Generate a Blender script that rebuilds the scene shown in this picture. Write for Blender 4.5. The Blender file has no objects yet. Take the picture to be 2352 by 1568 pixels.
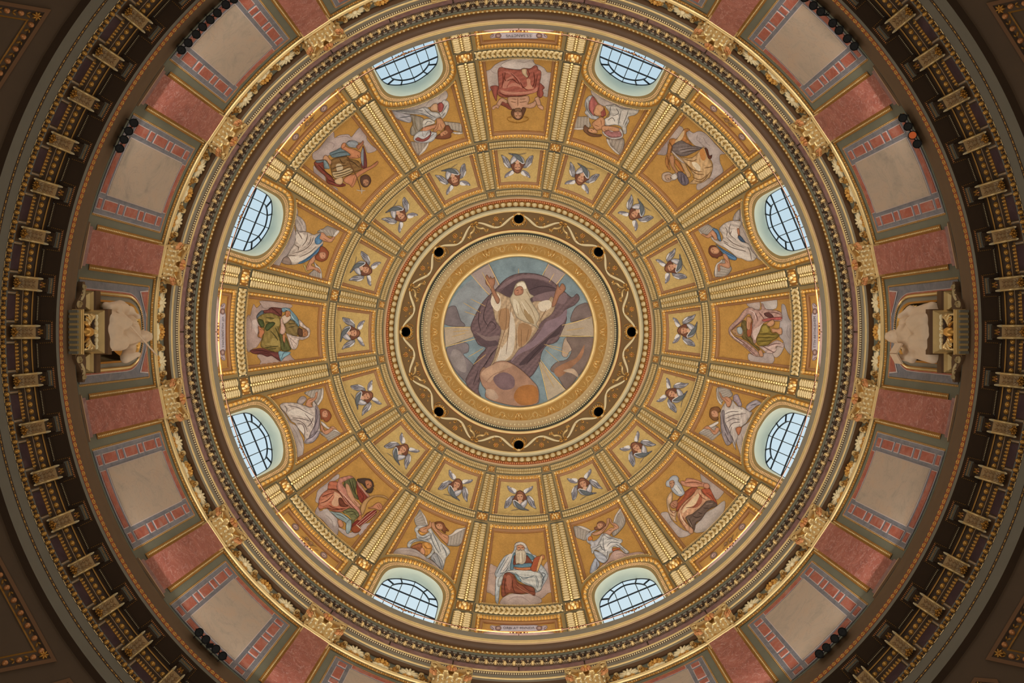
import bpy, bmesh, math, random
from math import pi, sin, cos, sqrt, hypot, atan2, radians, tan
from mathutils import Vector, Matrix, noise
from mathutils.geometry import delaunay_2d_cdt
random.seed(7)
sc = bpy.context.scene
# ------------------------------------------------------------------ camera, world, lights, exposure
F, CX, CY, CZ = 1900.0, 1191.5, 762.0, 1.6          # focal length (px of 2352), dome axis in the frame, eye height
cd = bpy.data.cameras.new('camera'); cam = bpy.data.objects.new('camera', cd); sc.collection.objects.link(cam)
cam.location = (0, 0, CZ); cam.rotation_euler = (pi, 0, 0)
cd.sensor_width = 36; cd.lens = F / 2352 * 36
cd.shift_x = -(CX - 1176) / 2352; cd.shift_y = (CY - 784) / 2352
cd.clip_end = 300; sc.camera = cam
sc.view_settings.view_transform = 'Standard'; sc.view_settings.look = 'None'
sc.view_settings.gamma = 1; sc.view_settings.use_curve_mapping = False
sc.view_settings.exposure = 0.0
w = bpy.data.worlds.new('sky'); sc.world = w; w.use_nodes = True
nt = w.node_tree; nt.nodes.clear()
def wn(t, **k):
    n = nt.nodes.new(t)
    for a, b in k.items(): setattr(n, a, b)
    return n
_o = wn('ShaderNodeOutputWorld'); _b = wn('ShaderNodeBackground'); _t = wn('ShaderNodeTexCoord'); _s = wn('ShaderNodeSeparateXYZ')
_m = wn('ShaderNodeMapRange'); _r = wn('ShaderNodeValToRGB'); _n = wn('ShaderNodeTexNoise')
_n.inputs['Scale'].default_value = 3.0; _n.inputs['Detail'].default_value = 3
nt.links.new(_t.outputs['Generated'], _s.inputs[0]); nt.links.new(_t.outputs['Generated'], _n.inputs['Vector'])
_ad = wn('ShaderNodeMath', operation='MULTIPLY_ADD'); _ad.inputs[1].default_value = 0.35
nt.links.new(_n.outputs['Fac'], _ad.inputs[0]); nt.links.new(_s.outputs['Y'], _ad.inputs[2])
nt.links.new(_ad.outputs[0], _m.inputs[0]); _m.inputs[1].default_value = -0.65; _m.inputs[2].default_value = 0.95
nt.links.new(_m.outputs[0], _r.inputs[0])
_r.color_ramp.elements[0].color = (0.40, 0.56, 0.68, 1); _r.color_ramp.elements[1].color = (0.70, 0.80, 0.84, 1)
nt.links.new(_r.outputs[0], _b.inputs[0]); _b.inputs[1].default_value = 1.12
nt.links.new(_b.outputs[0], _o.inputs[0])
SKY = _b

def lamp(name, kind, loc, energy, color, rot=None, **k):
    d = bpy.data.lights.new(name, kind); d.energy = energy; d.color = color
    for a, b in k.items(): setattr(d, a, b)
    o = bpy.data.objects.new(name, d); sc.collection.objects.link(o); o.location = loc
    if rot is not None: o.rotation_euler = rot
    return o
WARM = (1.0, 0.83, 0.60)
# the lit nave far below, fill lamps added on the drum ledge, and uplights lying on the gallery ledge under the dome
lamp('nave_light', 'AREA', (0, 0, 0.4), 950, (1.0, 0.92, 0.80), (pi, 0, 0), shape='DISK', size=20)
for i in range(16):
    a = radians(22.5 * i + 11.25)
    o = lamp('gallery_uplight', 'AREA', (10.05 * cos(a), 10.05 * sin(a), 26.5 + CZ), 98, (1.0, 0.95, 0.87), None, shape='RECTANGLE', size=3.6, size_y=0.3)
    o.rotation_euler = Vector((-cos(a) * 0.72, -sin(a) * 0.72, 0.69)).to_track_quat('-Z', 'Y').to_euler()
    if i in (0, 7, 8, 15): continue                                   # no added fill lamps beside the statue niches
    o = lamp('ledge_fill_light', 'AREA', (9.95 * cos(a), 9.95 * sin(a), 19.35 + CZ), 92, (1.0, 0.93, 0.83), None, shape='RECTANGLE', size=2.6, size_y=0.5)
    o.rotation_euler = Vector((-cos(a) * 0.80, -sin(a) * 0.80, 0.60)).to_track_quat('-Z', 'Y').to_euler()

# ------------------------------------------------------------------ colours and materials
def L1(c): c /= 255.0; return c / 12.92 if c <= 0.04045 else ((c + 0.055) / 1.055) ** 2.4
def C(h, k=1.0):
    if isinstance(h, str): h = (int(h[0:2], 16), int(h[2:4], 16), int(h[4:6], 16))
    return (min(1, L1(h[0]) * k), min(1, L1(h[1]) * k), min(1, L1(h[2]) * k), 1)
def newmat(name):
    m = bpy.data.materials.new(name); m.use_nodes = True
    return m, m.node_tree, m.node_tree.nodes['Principled BSDF']
def mat(name, col, rough=0.6, metal=0.0, var=0.12, scale=2.5, bump=0.0, bscale=30, col2=None):
    m, t, b = newmat(name); n, l = t.nodes, t.links
    g = n.new('ShaderNodeNewGeometry'); nz = n.new('ShaderNodeTexNoise')
    nz.inputs['Scale'].default_value = scale; nz.inputs['Detail'].default_value = 5; nz.inputs['Roughness'].default_value = 0.65
    l.new(g.outputs['Position'], nz.inputs['Vector'])
    r = n.new('ShaderNodeValToRGB'); r.color_ramp.elements[0].position = 0.3; r.color_ramp.elements[1].position = 0.7
    c = C(col); c2 = C(col2) if col2 else tuple(min(1, x * (1 + var)) for x in c[:3]) + (1,)
    r.color_ramp.elements[0].color = tuple(x * (1 - var) for x in c[:3]) + (1,); r.color_ramp.elements[1].color = c2
    l.new(nz.outputs['Fac'], r.inputs[0]); l.new(r.outputs[0], b.inputs['Base Color'])
    b.inputs['Roughness'].default_value = rough; b.inputs['Metallic'].default_value = metal
    if bump:
        z = n.new('ShaderNodeTexNoise'); z.inputs['Scale'].default_value = bscale; l.new(g.outputs['Position'], z.inputs['Vector'])
        bp = n.new('ShaderNodeBump'); bp.inputs['Strength'].default_value = bump; bp.inputs['Distance'].default_value = 0.02
        l.new(z.outputs['Fac'], bp.inputs['Height']); l.new(bp.outputs[0], b.inputs['Normal'])
    return m
def marble(name, stops, scale=1.2, dist=1.5, vein=None, vstr=0.6, vscale=2.2, rough=0.35):
    m, t, b = newmat(name); n, l = t.nodes, t.links
    g = n.new('ShaderNodeNewGeometry'); oi = n.new('ShaderNodeObjectInfo')
    ad = n.new('ShaderNodeVectorMath'); ad.operation = 'MULTIPLY_ADD'; ad.inputs[1].default_value = (9, 9, 9)
    cx = n.new('ShaderNodeCombineXYZ')
    for i in range(3): l.new(oi.outputs['Random'], cx.inputs[i])
    l.new(cx.outputs[0], ad.inputs[0]); l.new(g.outputs['Position'], ad.inputs[2])
    nz = n.new('ShaderNodeTexNoise'); nz.inputs['Scale'].default_value = scale; nz.inputs['Detail'].default_value = 9
    nz.inputs['Roughness'].default_value = 0.68; nz.inputs['Distortion'].default_value = dist
    l.new(ad.outputs[0], nz.inputs['Vector'])
    r = n.new('ShaderNodeValToRGB'); e = r.color_ramp.elements
    while len(e) < len(stops): e.new(0.5)
    for el, (p, c) in zip(e, stops): el.position = p; el.color = C(c)
    l.new(nz.outputs['Fac'], r.inputs[0]); out = r.outputs[0]
    if vein:
        v = n.new('ShaderNodeTexNoise'); v.inputs['Scale'].default_value = vscale; v.inputs['Detail'].default_value = 6; v.inputs['Distortion'].default_value = 2.5
        l.new(ad.outputs[0], v.inputs['Vector'])
        s = n.new('ShaderNodeMath'); s.operation = 'SUBTRACT'; s.inputs[1].default_value = 0.5; l.new(v.outputs['Fac'], s.inputs[0])
        a = n.new('ShaderNodeMath'); a.operation = 'ABSOLUTE'; l.new(s.outputs[0], a.inputs[0])
        mr = n.new('ShaderNodeMapRange'); mr.inputs[1].default_value = 0; mr.inputs[2].default_value = 0.022; mr.inputs[3].default_value = vstr; mr.inputs[4].default_value = 0
        l.new(a.outputs[0], mr.inputs[0])
        mx = n.new('ShaderNodeMix'); mx.data_type = 'RGBA'; l.new(mr.outputs[0], mx.inputs[0]); l.new(out, mx.inputs[6]); mx.inputs[7].default_value = C(vein)
        out = mx.outputs[2]
    l.new(out, b.inputs['Base Color']); b.inputs['Roughness'].default_value = rough
    return m
def colmat(name, rough=0.55, spec=0.3, tess=0.16, metal=0.0):
    m, t, b = newmat(name); n, l = t.nodes, t.links
    at = n.new('ShaderNodeAttribute'); at.attribute_name = 'col'
    g = n.new('ShaderNodeNewGeometry'); v = n.new('ShaderNodeTexVoronoi'); v.inputs['Scale'].default_value = 26
    l.new(g.outputs['Position'], v.inputs['Vector'])
    hs = n.new('ShaderNodeSeparateColor'); l.new(v.outputs['Color'], hs.inputs[0])
    mr = n.new('ShaderNodeMapRange'); mr.inputs[3].default_value = 1 - tess; mr.inputs[4].default_value = 1 + tess; l.new(hs.outputs[0], mr.inputs[0])
    mx = n.new('ShaderNodeVectorMath'); mx.operation = 'SCALE'; l.new(at.outputs['Color'], mx.inputs[0]); l.new(mr.outputs[0], mx.inputs['Scale'])
    l.new(mx.outputs[0], b.inputs['Base Color']); b.inputs['Roughness'].default_value = rough; b.inputs['Specular IOR Level'].default_value = spec
    b.inputs['Metallic'].default_value = metal
    return m
def emis(name, col, s):
    m, t, b = newmat(name); b.inputs['Emission Color'].default_value = C(col); b.inputs['Emission Strength'].default_value = s
    b.inputs['Base Color'].default_value = C(col); return m

OLIVE = mat('olive_stucco', '8a754a', 0.6, 0, 0.07)
CREAM = mat('cream_gilt_relief', 'c6b080', 0.5, 0.08, 0.08)
CREAMD = mat('cream_ground', '94793f', 0.5, 0.1, 0.08)
TEAL = mat('dark_green_ground_and_shade', '4d5148', 0.7)  # bead channel's own ground; elsewhere painted shade of panel rims and gap
GOLD = mat('gilding', 'd8a452', 0.34, 0.55, 0.10)
GOLDP = mat('pale_gilding', 'e6c98c', 0.33, 0.5, 0.08)
GOLDD = mat('old_gilding', 'a87a34', 0.4, 0.4, 0.12)
GOLDR = mat('rose_gilding', 'd0905a', 0.4, 0.35, 0.1)
ROSET = mat('rosette_ground', '9a6a2c', 0.5, 0.2)
FILLET = mat('brown_fillet', '9a7048', 0.6, 0, 0.06)
REDLINE = mat('red_brown_line', '7c4426', 0.6)
REDOR = mat('red_orange_ground', '9c4a20', 0.6)
GREY = mat('grey_stucco', '8a8474', 0.6, 0, 0.05)
GREYD = mat('grey_green_stucco', '6f7160', 0.6, 0, 0.06)
BROWN = mat('brown_stucco', '583c20', 0.5, 0, 0.06)
BROWND = mat('dark_brown_stucco', '5d442c', 0.55, 0, 0.08)
LBROWN = mat('lower_brown_stucco', '6a5238', 0.6, 0, 0.05)
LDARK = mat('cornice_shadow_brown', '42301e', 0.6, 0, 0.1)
LGREY = mat('lower_grey_stucco', '78766a', 0.6, 0, 0.05)
RUST = mat('rust_coffer', 'b0662e', 0.45, 0.1, 0.25, 3)
PINKB = mat('pink_beige_moulding', 'c4a37c', 0.5, 0.1, 0.05)
BEIGE = mat('beige_cove', 'c9b288', 0.55, 0.05, 0.05)
IVORY = mat('ivory', 'efe0b4', 0.4, 0.1, 0.04)
FRIEZE = mat('frieze_brown', '806540', 0.6, 0, 0.05)
REVEAL = mat('window_reveal_paint', 'd8d6bc', 0.7, 0, 0.04)
IRON = mat('window_iron', '1a1c1f', 0.5, 0.3, 0.0)
BLACK = mat('black_lamp_metal', '050505', 0.8, 0.0, 0.0)
LENS = mat('lamp_lens', '0a0808', 0.6, 0.0, 0.0)
VOID = mat('dark_void', '080606', 0.9, 0, 0.0)
RAIL = mat('bronze_rail', '5a3a26', 0.4, 0.5, 0.1)
WHITEL = mat('white_inlay', 'c9bcb8', 0.5, 0, 0.04)
STATUE = mat('statue_marble', 'd8bfa2', 0.5, 0, 0.06, 3)
PINKM = marble('red_marble', [(0.25, '7d4640'), (0.5, '9c5a4e'), (0.62, 'a8675a'), (0.8, 'b98678')], 1.5, 1.6, 'd0aaa0', 0.55, 2.6)
PINKP = marble('red_marble_tile', [(0.25, '8a4238'), (0.5, 'a85a48'), (0.75, 'b08478')], 3.0, 1.0, '9aa0a8', 0.25, 3)
PALEM = marble('pale_marble', [(0.22, '7d7672'), (0.36, 'a69888'), (0.5, 'b4a290'), (0.68, 'b8a08a'), (0.85, 'b4a496')], 0.9, 1.8, '8d8078', 0.3, 1.3)
BLUEM = marble('blue_grey_marble', [(0.25, '5c6068'), (0.5, '737680'), (0.75, '8b8a8e')], 3.5, 0.8, 'a09a96', 0.3, 4)
PURPM = marble('purple_marble', [(0.25, '74504e'), (0.5, '8c6866'), (0.75, 'a0827c')], 2.2, 1.2, 'b8a09c', 0.3, 3)
PURPD = marble('dark_purple_marble', [(0.25, '3a2a30'), (0.5, '4c3840'), (0.75, '5e4a50')], 2.2, 1.2, None)
MOSAIC = colmat('mosaic', 0.5, 0.25, 0.10)
FRESCO = colmat('round_mosaic', 0.55, 0.2, 0.08)
MGOLD = colmat('gold_mosaic', 0.42, 0.4, 0.10, 0.12)
GLOW = emis('lit_rail_glow', 'ffa850', 0.85)  # light falling on the rail, put in as emission

# ------------------------------------------------------------------ mesh and object helpers
class MB:
    def __init__(s): s.v = []; s.f = []; s.m = []; s.c = []
    def add(s, vs, fs, m=0, col=None):
        b = len(s.v); s.v += [tuple(p) for p in vs]
        for f in fs: s.f.append(tuple(b + i for i in f)); s.m.append(m)
        if col is not None:
            s.c += ([None] * (b - len(s.c)))
            if isinstance(col, list): s.c += col
            else: s.c += [col] * len(vs)
    def mesh(s, name, mats, O=None, smooth=False, inv=None):
        me = bpy.data.meshes.new(name)
        v = s.v
        if inv is not None: v = [inv @ Vector(p) for p in v]
        elif O is not None: v = [(p[0] - O[0], p[1] - O[1], p[2] - O[2]) for p in v]
        me.from_pydata(v, [], s.f)
        if not isinstance(mats, (list, tuple)): mats = [mats]
        for m in mats: me.materials.append(m)
        if len(mats) > 1: me.polygons.foreach_set('material_index', s.m)
        if smooth: me.polygons.foreach_set('use_smooth', [True] * len(s.f))
        if s.c:
            a = me.color_attributes.new('col', 'FLOAT_COLOR', 'POINT')
            c = s.c + [None] * (len(v) - len(s.c)); flat = []
            for q in c: flat += (q if q else (0.5, 0.5, 0.5, 1))
            a.data.foreach_set('color', flat)
        me.update(); return me
LINK = sc.collection.objects.link
def obj(name, me, parent=None, **props):
    o = bpy.data.objects.new(name, me); LINK(o)
    if parent is not None: o.parent = parent
    for k, v in props.items(): o[k] = v
    return o
def thing(name, label, cat, O=(0, 0, 0), th=0.0, group=None):
    """Empty at the thing's base; O is the base in the sector's own frame (sector axis = +x), th the sector's angle."""
    o = bpy.data.objects.new(name, None); LINK(o); o.empty_display_size = 0.2
    o.location = (O[0] * cos(th) - O[1] * sin(th), O[0] * sin(th) + O[1] * cos(th), O[2]); o.rotation_euler = (0, 0, th)
    o['label'] = label; o['category'] = cat
    if group: o['group'] = group
    return o
def worldinv(O, th): return (Matrix.Rotation(th, 4, 'Z') @ Matrix.Translation(Vector(O))).inverted()
def struct(name, me=None, O=(0, 0, 0), th=0.0):
    o = bpy.data.objects.new(name, me); LINK(o); o['kind'] = 'structure'
    o.location = (O[0] * cos(th) - O[1] * sin(th), O[0] * sin(th) + O[1] * cos(th), O[2]); o.rotation_euler = (0, 0, th)
    return o
def pol(r, th, z): return Vector((r * cos(th), r * sin(th), z))
def PX(rho, th, z): return pol(rho * z / F, th, z + CZ)
# the dome: a sphere; a point is named by the angle it is seen at (rho) and its depth 'off' into the room
ZC, RD = 27.6, 10.35
def DZ(rho, off=0.0):
    k = rho / F; q = 1 + k * k; R2 = RD - off
    return (ZC + sqrt(max(0, ZC * ZC - q * (ZC * ZC - R2 * R2)))) / q
def D(rho, th, off=0.0): return PX(rho, th, DZ(rho, off))
def Dp(x, y, off=0.0): return D(hypot(x, y), atan2(y, x), off)
def DN(rho, th):
    z = DZ(rho); r = rho * z / F; return Vector((-r / RD * cos(th), -r / RD * sin(th), -(z - ZC) / RD))
def bump(mb, p, T, B, N, seg=6, m=0, rings=2):
    vs = []; fs = []
    for k in range(rings):
        a = k * (pi / 2) / rings
        for i in range(seg):
            t = 2 * pi * i / seg
            vs.append(p + T * (cos(t) * cos(a)) + B * (sin(t) * cos(a)) + N * sin(a))
    vs.append(p + N); top = len(vs) - 1
    for k in range(rings - 1):
        for i in range(seg):
            j = (i + 1) % seg; fs.append((k * seg + i, k * seg + j, (k + 1) * seg + j, (k + 1) * seg + i))
    for i in range(seg): fs.append(((rings - 1) * seg + i, (rings - 1) * seg + (i + 1) % seg, top))
    mb.add(vs, fs, m)
def bumpM(mb, mp, x, y, ax, ay, h, rot=0.0, off=0.0, seg=6, m=0, rings=2):
    """Ellipsoid bump on the mapped surface mp(x, y, off): half axes ax (along rot) and ay in px, height h in metres."""
    p = mp(x, y, off); T = mp(x + ax * cos(rot), y + ax * sin(rot), off) - p; B = mp(x - ay * sin(rot), y + ay * cos(rot), off) - p
    N = T.cross(B).normalized()
    if N.dot(Vector((0, 0, CZ)) - p) < 0: N = -N
    bump(mb, p, T, B, N * h, seg, m, rings)
def rev(mb, prof, n=256, t0=0.0, t1=2 * pi, mats=None):
    """Surface of revolution; prof = [(rho, z), ...] as seen from the eye."""
    full = abs(t1 - t0 - 2 * pi) < 1e-6; cols = n if full else n + 1; b = len(mb.v); k = len(prof)
    vs = []
    for i in range(cols):
        a = t0 + (t1 - t0) * i / n
        for (rho, z) in prof: vs.append(PX(rho, a, z))
    mb.v += [tuple(p) for p in vs]
    for i in range(n):
        j = (i + 1) % cols
        for q in range(k - 1):
            mb.f.append((b + i * k + q, b + i * k + q + 1, b + j * k + q + 1, b + j * k + q)); mb.m.append(mats[q] if mats else 0)
def torusprof(rho1, z1, rho2, z2, bulge, n=6):
    """Half-round moulding between two seen edges, swelling into the room."""
    r1, r2 = rho1 * z1 / F, rho2 * z2 / F; out = []
    nx, nz = (z2 - z1), -(r2 - r1); l = hypot(nx, nz) or 1; nx /= l; nz /= l
    if nx * -r1 + nz * -z1 < 0: nx, nz = -nx, -nz
    for i in range(n + 1):
        t = i / n; b = bulge * sin(pi * t); r = r1 + (r2 - r1) * t + nx * b; z = z1 + (z2 - z1) * t + nz * b
        out.append((r * F / z, z))
    return out
def inpoly(x, y, P):
    r = False; j = len(P) - 1
    for i in range(len(P)):
        xi, yi = P[i]; xj, yj = P[j]
        if (yi > y) != (yj > y) and x < (xj - xi) * (y - yi) / (yj - yi) + xi: r = not r
        j = i
    return r
def cdt(outer, holes=(), grid=14.0):
    """Triangles filling a polygon (with holes), with inner points so it can follow a curved surface."""
    V = []; E = []
    for P in [outer] + list(holes):
        b = len(V); n = len(P); V += [Vector(p) for p in P]; E += [(b + i, b + (i + 1) % n) for i in range(n)]
    xs = [p[0] for p in outer]; ys = [p[1] for p in outer]
    x = min(xs) + grid * 0.5; row = 0
    while x < max(xs):
        y = min(ys) + grid * (0.5 if row % 2 else 0.0)
        while y < max(ys):
            if inpoly(x, y, outer) and not any(inpoly(x, y, h) for h in holes): V.append(Vector((x, y)))
            y += grid
        x += grid; row += 1
    r = delaunay_2d_cdt(V, E, [], 0, 1e-4)
    vs, fs = r[0], r[2]; out = []
    for f in fs:
        cx = sum(vs[i][0] for i in f) / len(f); cy = sum(vs[i][1] for i in f) / len(f)
        if inpoly(cx, cy, outer) and not any(inpoly(cx, cy, h) for h in holes): out.append(tuple(f))
    return vs, out
def fillpoly(mb, outer, holes=(), mp=Dp, off=0.0, grid=14.0, m=0, col=None):
    vs, fs = cdt(outer, holes, grid)
    c = None
    if col is not None: c = [col(v[0], v[1]) if callable(col) else col for v in vs]
    mb.add([mp(v[0], v[1], off) for v in vs], fs, m, c)
def smooth_closed(P, k=3):
    n = len(P); out = []
    for i in range(n):
        p0, p1, p2, p3 = P[i - 1], P[i], P[(i + 1) % n], P[(i + 2) % n]
        for j in range(k):
            t = j / k; t2 = t * t; t3 = t2 * t
            out.append(tuple(0.5 * (2 * p1[d] + (p2[d] - p0[d]) * t + (2 * p0[d] - 5 * p1[d] + 4 * p2[d] - p3[d]) * t2 + (3 * p1[d] - p0[d] - 3 * p2[d] + p3[d]) * t3) for d in (0, 1)))
    return out
def smooth_open(P, k=4):
    if len(P) < 3: k = max(k, 2)
    Q = [P[0]] + list(P) + [P[-1]]; out = []
    for i in range(1, len(Q) - 2):
        p0, p1, p2, p3 = Q[i - 1], Q[i], Q[i + 1], Q[i + 2]
        for j in range(k):
            t = j / k; t2 = t * t; t3 = t2 * t
            out.append(tuple(0.5 * (2 * p1[d] + (p2[d] - p0[d]) * t + (2 * p0[d] - 5 * p1[d] + 4 * p2[d] - p3[d]) * t2 + (3 * p1[d] - p0[d] - 3 * p2[d] + p3[d]) * t3) for d in (0, 1)))
    out.append(tuple(P[-1])); return out
def ribbon(mb, P, wd, mp=Dp, off=0.0, m=0, col=None, taper=True, closed=False, h=0.0):
    """Flat (or, with h, ridged) band along a line of surface px points."""
    n = len(P); vs = []; fs = []; k = 3 if h else 2
    for i in range(n):
        a = P[i - 1] if (i or closed) else P[i]; b = P[(i + 1) % n] if (i < n - 1 or closed) else P[i]
        dx, dy = b[0] - a[0], b[1] - a[1]; l = hypot(dx, dy) or 1; nx, ny = -dy / l, dx / l
        ww = wd * 0.5
        if taper and not closed: ww *= 0.25 + 0.75 * sin(pi * (i + 0.3) / (n - 0.4)) ** 0.6
        vs.append(mp(P[i][0] + nx * ww, P[i][1] + ny * ww, off))
        if h: vs.append(mp(P[i][0], P[i][1], off + h))
        vs.append(mp(P[i][0] - nx * ww, P[i][1] - ny * ww, off))
    for i in range(n if closed else n - 1):
        j = (i + 1) % n
        for q in range(k - 1): fs.append((i * k + q, i * k + q + 1, j * k + q + 1, j * k + q))
    mb.add(vs, fs, m, col)
def arcpts(rho, a0, a1, n): return [(rho * cos(a0 + (a1 - a0) * i / n), rho * sin(a0 + (a1 - a0) * i / n)) for i in range(n + 1)]
def sectorpoly(r0, r1, half, c=0.0, n=8): return arcpts(r0, c - half, c + half, n) + arcpts(r1, c + half, c - half, n)
def strip(mb, A, B, mp=Dp, offa=0.0, offb=0.0, m=0, closed=False, sub=1):
    """Quad strip between two matched lines of surface points."""
    n = len(A); vs = []; k = sub + 1
    for i in range(n):
        for q in range(k):
            t = q / sub; vs.append(mp(A[i][0] + (B[i][0] - A[i][0]) * t, A[i][1] + (B[i][1] - A[i][1]) * t, offa + (offb - offa) * t))
    fs = []
    for i in range(n if closed else n - 1):
        j = (i + 1) % n
        for q in range(sub): fs.append((i * k + q, i * k + q + 1, j * k + q + 1, j * k + q))
    mb.add(vs, fs, m)
def box(mb, c, ex, ey, ez, m=0):
    """Box from centre and three half-axis vectors."""
    c = Vector(c); vs = [c + ex * a + ey * b + ez * d for a in (-1, 1) for b in (-1, 1) for d in (-1, 1)]
    mb.add(vs, [(0, 1, 3, 2), (4, 6, 7, 5), (0, 4, 5, 1), (2, 3, 7, 6), (0, 2, 6, 4), (1, 5, 7, 3)], m)
def pairlen(P): return [hypot(P[i + 1][0] - P[i][0], P[i + 1][1] - P[i][1]) for i in range(len(P) - 1)]
def walk(P, pitch, start=0.5):
    """Evenly spaced (x, y, heading) stations along a polyline."""
    L = pairlen(P); tot = sum(L); n = max(1, round(tot / pitch)); out = []
    for i in range(n):
        d = (i + start) * tot / n; k = 0
        while k < len(L) - 1 and d > L[k]: d -= L[k]; k += 1
        t = d / (L[k] or 1); a, b = P[k], P[k + 1]
        out.append((a[0] + (b[0] - a[0]) * t, a[1] + (b[1] - a[1]) * t, atan2(b[1] - a[1], b[0] - a[0])))
    return out
S16 = pi / 8
# ------------------------------------------------------------------ the dome: shell, ribs, bands, rosettes
def dens(P, step=12.0, closed=True):
    out = []; n = len(P)
    for i in range(n if closed else n - 1):
        a, b = P[i], P[(i + 1) % n]; k = max(1, int(hypot(b[0] - a[0], b[1] - a[1]) / step))
        out += [(a[0] + (b[0] - a[0]) * j / k, a[1] + (b[1] - a[1]) * j / k) for j in range(k)]
    if not closed: out.append(tuple(P[-1]))
    return out
def rings(n=10): return None
def secring(r0, r1, half, n=14, m=14):
    """Matched closed outline of a sector: inner arc, side, outer arc, side."""
    P = arcpts(r0, -half, half, n)[:-1]
    P += [((r0 + (r1 - r0) * i / m) * cos(half), (r0 + (r1 - r0) * i / m) * sin(half)) for i in range(m)]
    P += arcpts(r1, half, -half, n)[:-1]
    P += [((r1 + (r0 - r1) * i / m) * cos(-half), (r1 + (r0 - r1) * i / m) * sin(-half)) for i in range(m)]
    return P
R85 = radians(8.5)
OVH = [(575, 0), (577, 25), (580.5, 45), (586, 65), (592, 80), (600, 91), (612, 98), (640, 101), (670, 104), (712, 108.5)]
RVH = [(595, 0), (597, 18), (600, 33), (605, 47), (613, 60), (623, 69), (636, 74), (650, 76), (675, 78), (712, 80)]
PVH = [(621, 0), (622.5, 15), (626, 30), (631, 45), (638, 58), (646, 66), (656, 70.5), (670, 73), (690, 75.5), (712, 78)]
def full(H): return smooth_open([(a, -t) for a, t in H[:0:-1]] + H, 4)
OV, RV, PV = full(OVH), full(RVH), full(PVH)
ANG_BOT = smooth_open([(591, 88.3), (584.5, 76), (579, 62), (574.5, 45), (571.5, 25), (570.5, 0), (571.5, -25), (574.5, -45), (579, -62), (584.5, -76), (591, -88.3)], 3)
def angelopen(r0=445.5, half=R85, din=0.0):
    bot = [(a + din, t * tan(half) / tan(R85)) for a, t in ANG_BOT]
    rb = hypot(*bot[0])
    P = arcpts(r0, -half, half, 14)[:-1]
    P += [((r0 + (rb - r0) * i / 12) * cos(half), (r0 + (rb - r0) * i / 12) * sin(half)) for i in range(12)]
    P += bot[:-1]
    P += [((rb + (r0 - rb) * i / 12) * cos(-half), (rb + (r0 - rb) * i / 12) * sin(-half)) for i in range(12)]
    return P
CH_OPEN = secring(331.5, 422, R85)
MA_OPEN = secring(445.5, 628, R85)
CA_OPEN = secring(655, 706, R85)
AN_OPEN = angelopen()
ceiling = struct('ceiling')
ceiling['label'] = 'coffered olive and gold dome vault above the drum'
WEDGE = dens(sectorpoly(309.5, 713, radians(11.26), 0, 16))
me_even = MB(); fillpoly(me_even, WEDGE, [CH_OPEN, MA_OPEN, CA_OPEN], grid=15); me_even = me_even.mesh('vault_even', OLIVE, smooth=True)
me_odd = MB(); fillpoly(me_odd, WEDGE, [CH_OPEN, AN_OPEN, [p for p in RV]], grid=15); me_odd = me_odd.mesh('vault_odd', OLIVE, smooth=True)
def cpart(name, me, parent, th=0.0, **p):
    o = obj(name, me, parent, **p); o.rotation_euler = (0, 0, th); return o
for s in range(16): cpart('vault_segment', me_odd if s % 2 else me_even, ceiling, s * S16)
# ribs run between the sectors: built at angle 0, turned to 11.25 + 22.5 k degrees
RDOT = mat('relief_hollow_shade', '6e5c38', .7)  # dark colour paints the shade of hollows; the dots themselves are raised
def ribmesh(r0, r1, half, pitch, wide=True):
    mb = MB()
    fillpoly(mb, dens(sectorpoly(r0 - 2.5, r1 + 2.5, half + radians(0.16), 0, 3)), off=0.006, grid=18, m=0)  # dark rim plate paints the shade round the relief panel
    fillpoly(mb, dens(sectorpoly(r0, r1, half, 0, 3)), off=0.035, grid=18, m=1)
    A = secring(r0, r1, half, 4, 12); strip(mb, A, A, offa=0.006, offb=0.035, m=1, closed=True)
    n = int((r1 - r0) / pitch)
    for i in range(n):
        r = r0 + (i + 0.5) * (r1 - r0) / n; hw = r * half
        for sgn in (-1, 1):
            y = sgn * hw * 0.54
            bumpM(mb, Dp, r, y, pitch * 0.47, hw * 0.40, 0.06, 0, 0.034, 8, 2, 2)
            bumpM(mb, Dp, r, y, pitch * 0.30, hw * 0.15, 0.082, 0, 0.03, 6, 3, 1); bumpM(mb, Dp, r, y, pitch * 0.12, hw * 0.06, 0.094, 0, 0.03, 5, 4, 1)
        bumpM(mb, Dp, r + pitch * 0.5, 0, pitch * 0.34, hw * 0.16, 0.055, 0, 0.034, 5, 4, 1)
    return mb.mesh('rib_panel', [TEAL, CREAMD, CREAM, RDOT, GOLDP])
def ringmesh(r0, r1, half, pitch):
    mb = MB()
    fillpoly(mb, dens(sectorpoly(r0 - 1.6, r1 + 1.6, half + 0.004, 0, 14)), off=0.006, grid=18, m=0)
    fillpoly(mb, dens(sectorpoly(r0, r1, half, 0, 14)), off=0.035, grid=18, m=1)
    A = secring(r0, r1, half, 14, 3); strip(mb, A, A, offa=0.006, offb=0.035, m=1, closed=True)
    rm = (r0 + r1) / 2; hw = (r1 - r0) / 2; n = int(2 * half * rm / pitch)
    for i in range(n):
        a = -half + (i + 0.5) * 2 * half / n
        for sgn in (-1, 1):
            r = rm + sgn * hw * 0.52
            bumpM(mb, Dp, r * cos(a), r * sin(a), pitch * 0.52, hw * 0.44, 0.05, a + pi / 2, 0.034, 7, 2, 2)
            bumpM(mb, Dp, r * cos(a), r * sin(a), pitch * 0.2, hw * 0.11, 0.066, a + pi / 2, 0.03, 5, 3, 1)
    return mb.mesh('band_panel', [TEAL, CREAMD, CREAM, RDOT])
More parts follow.
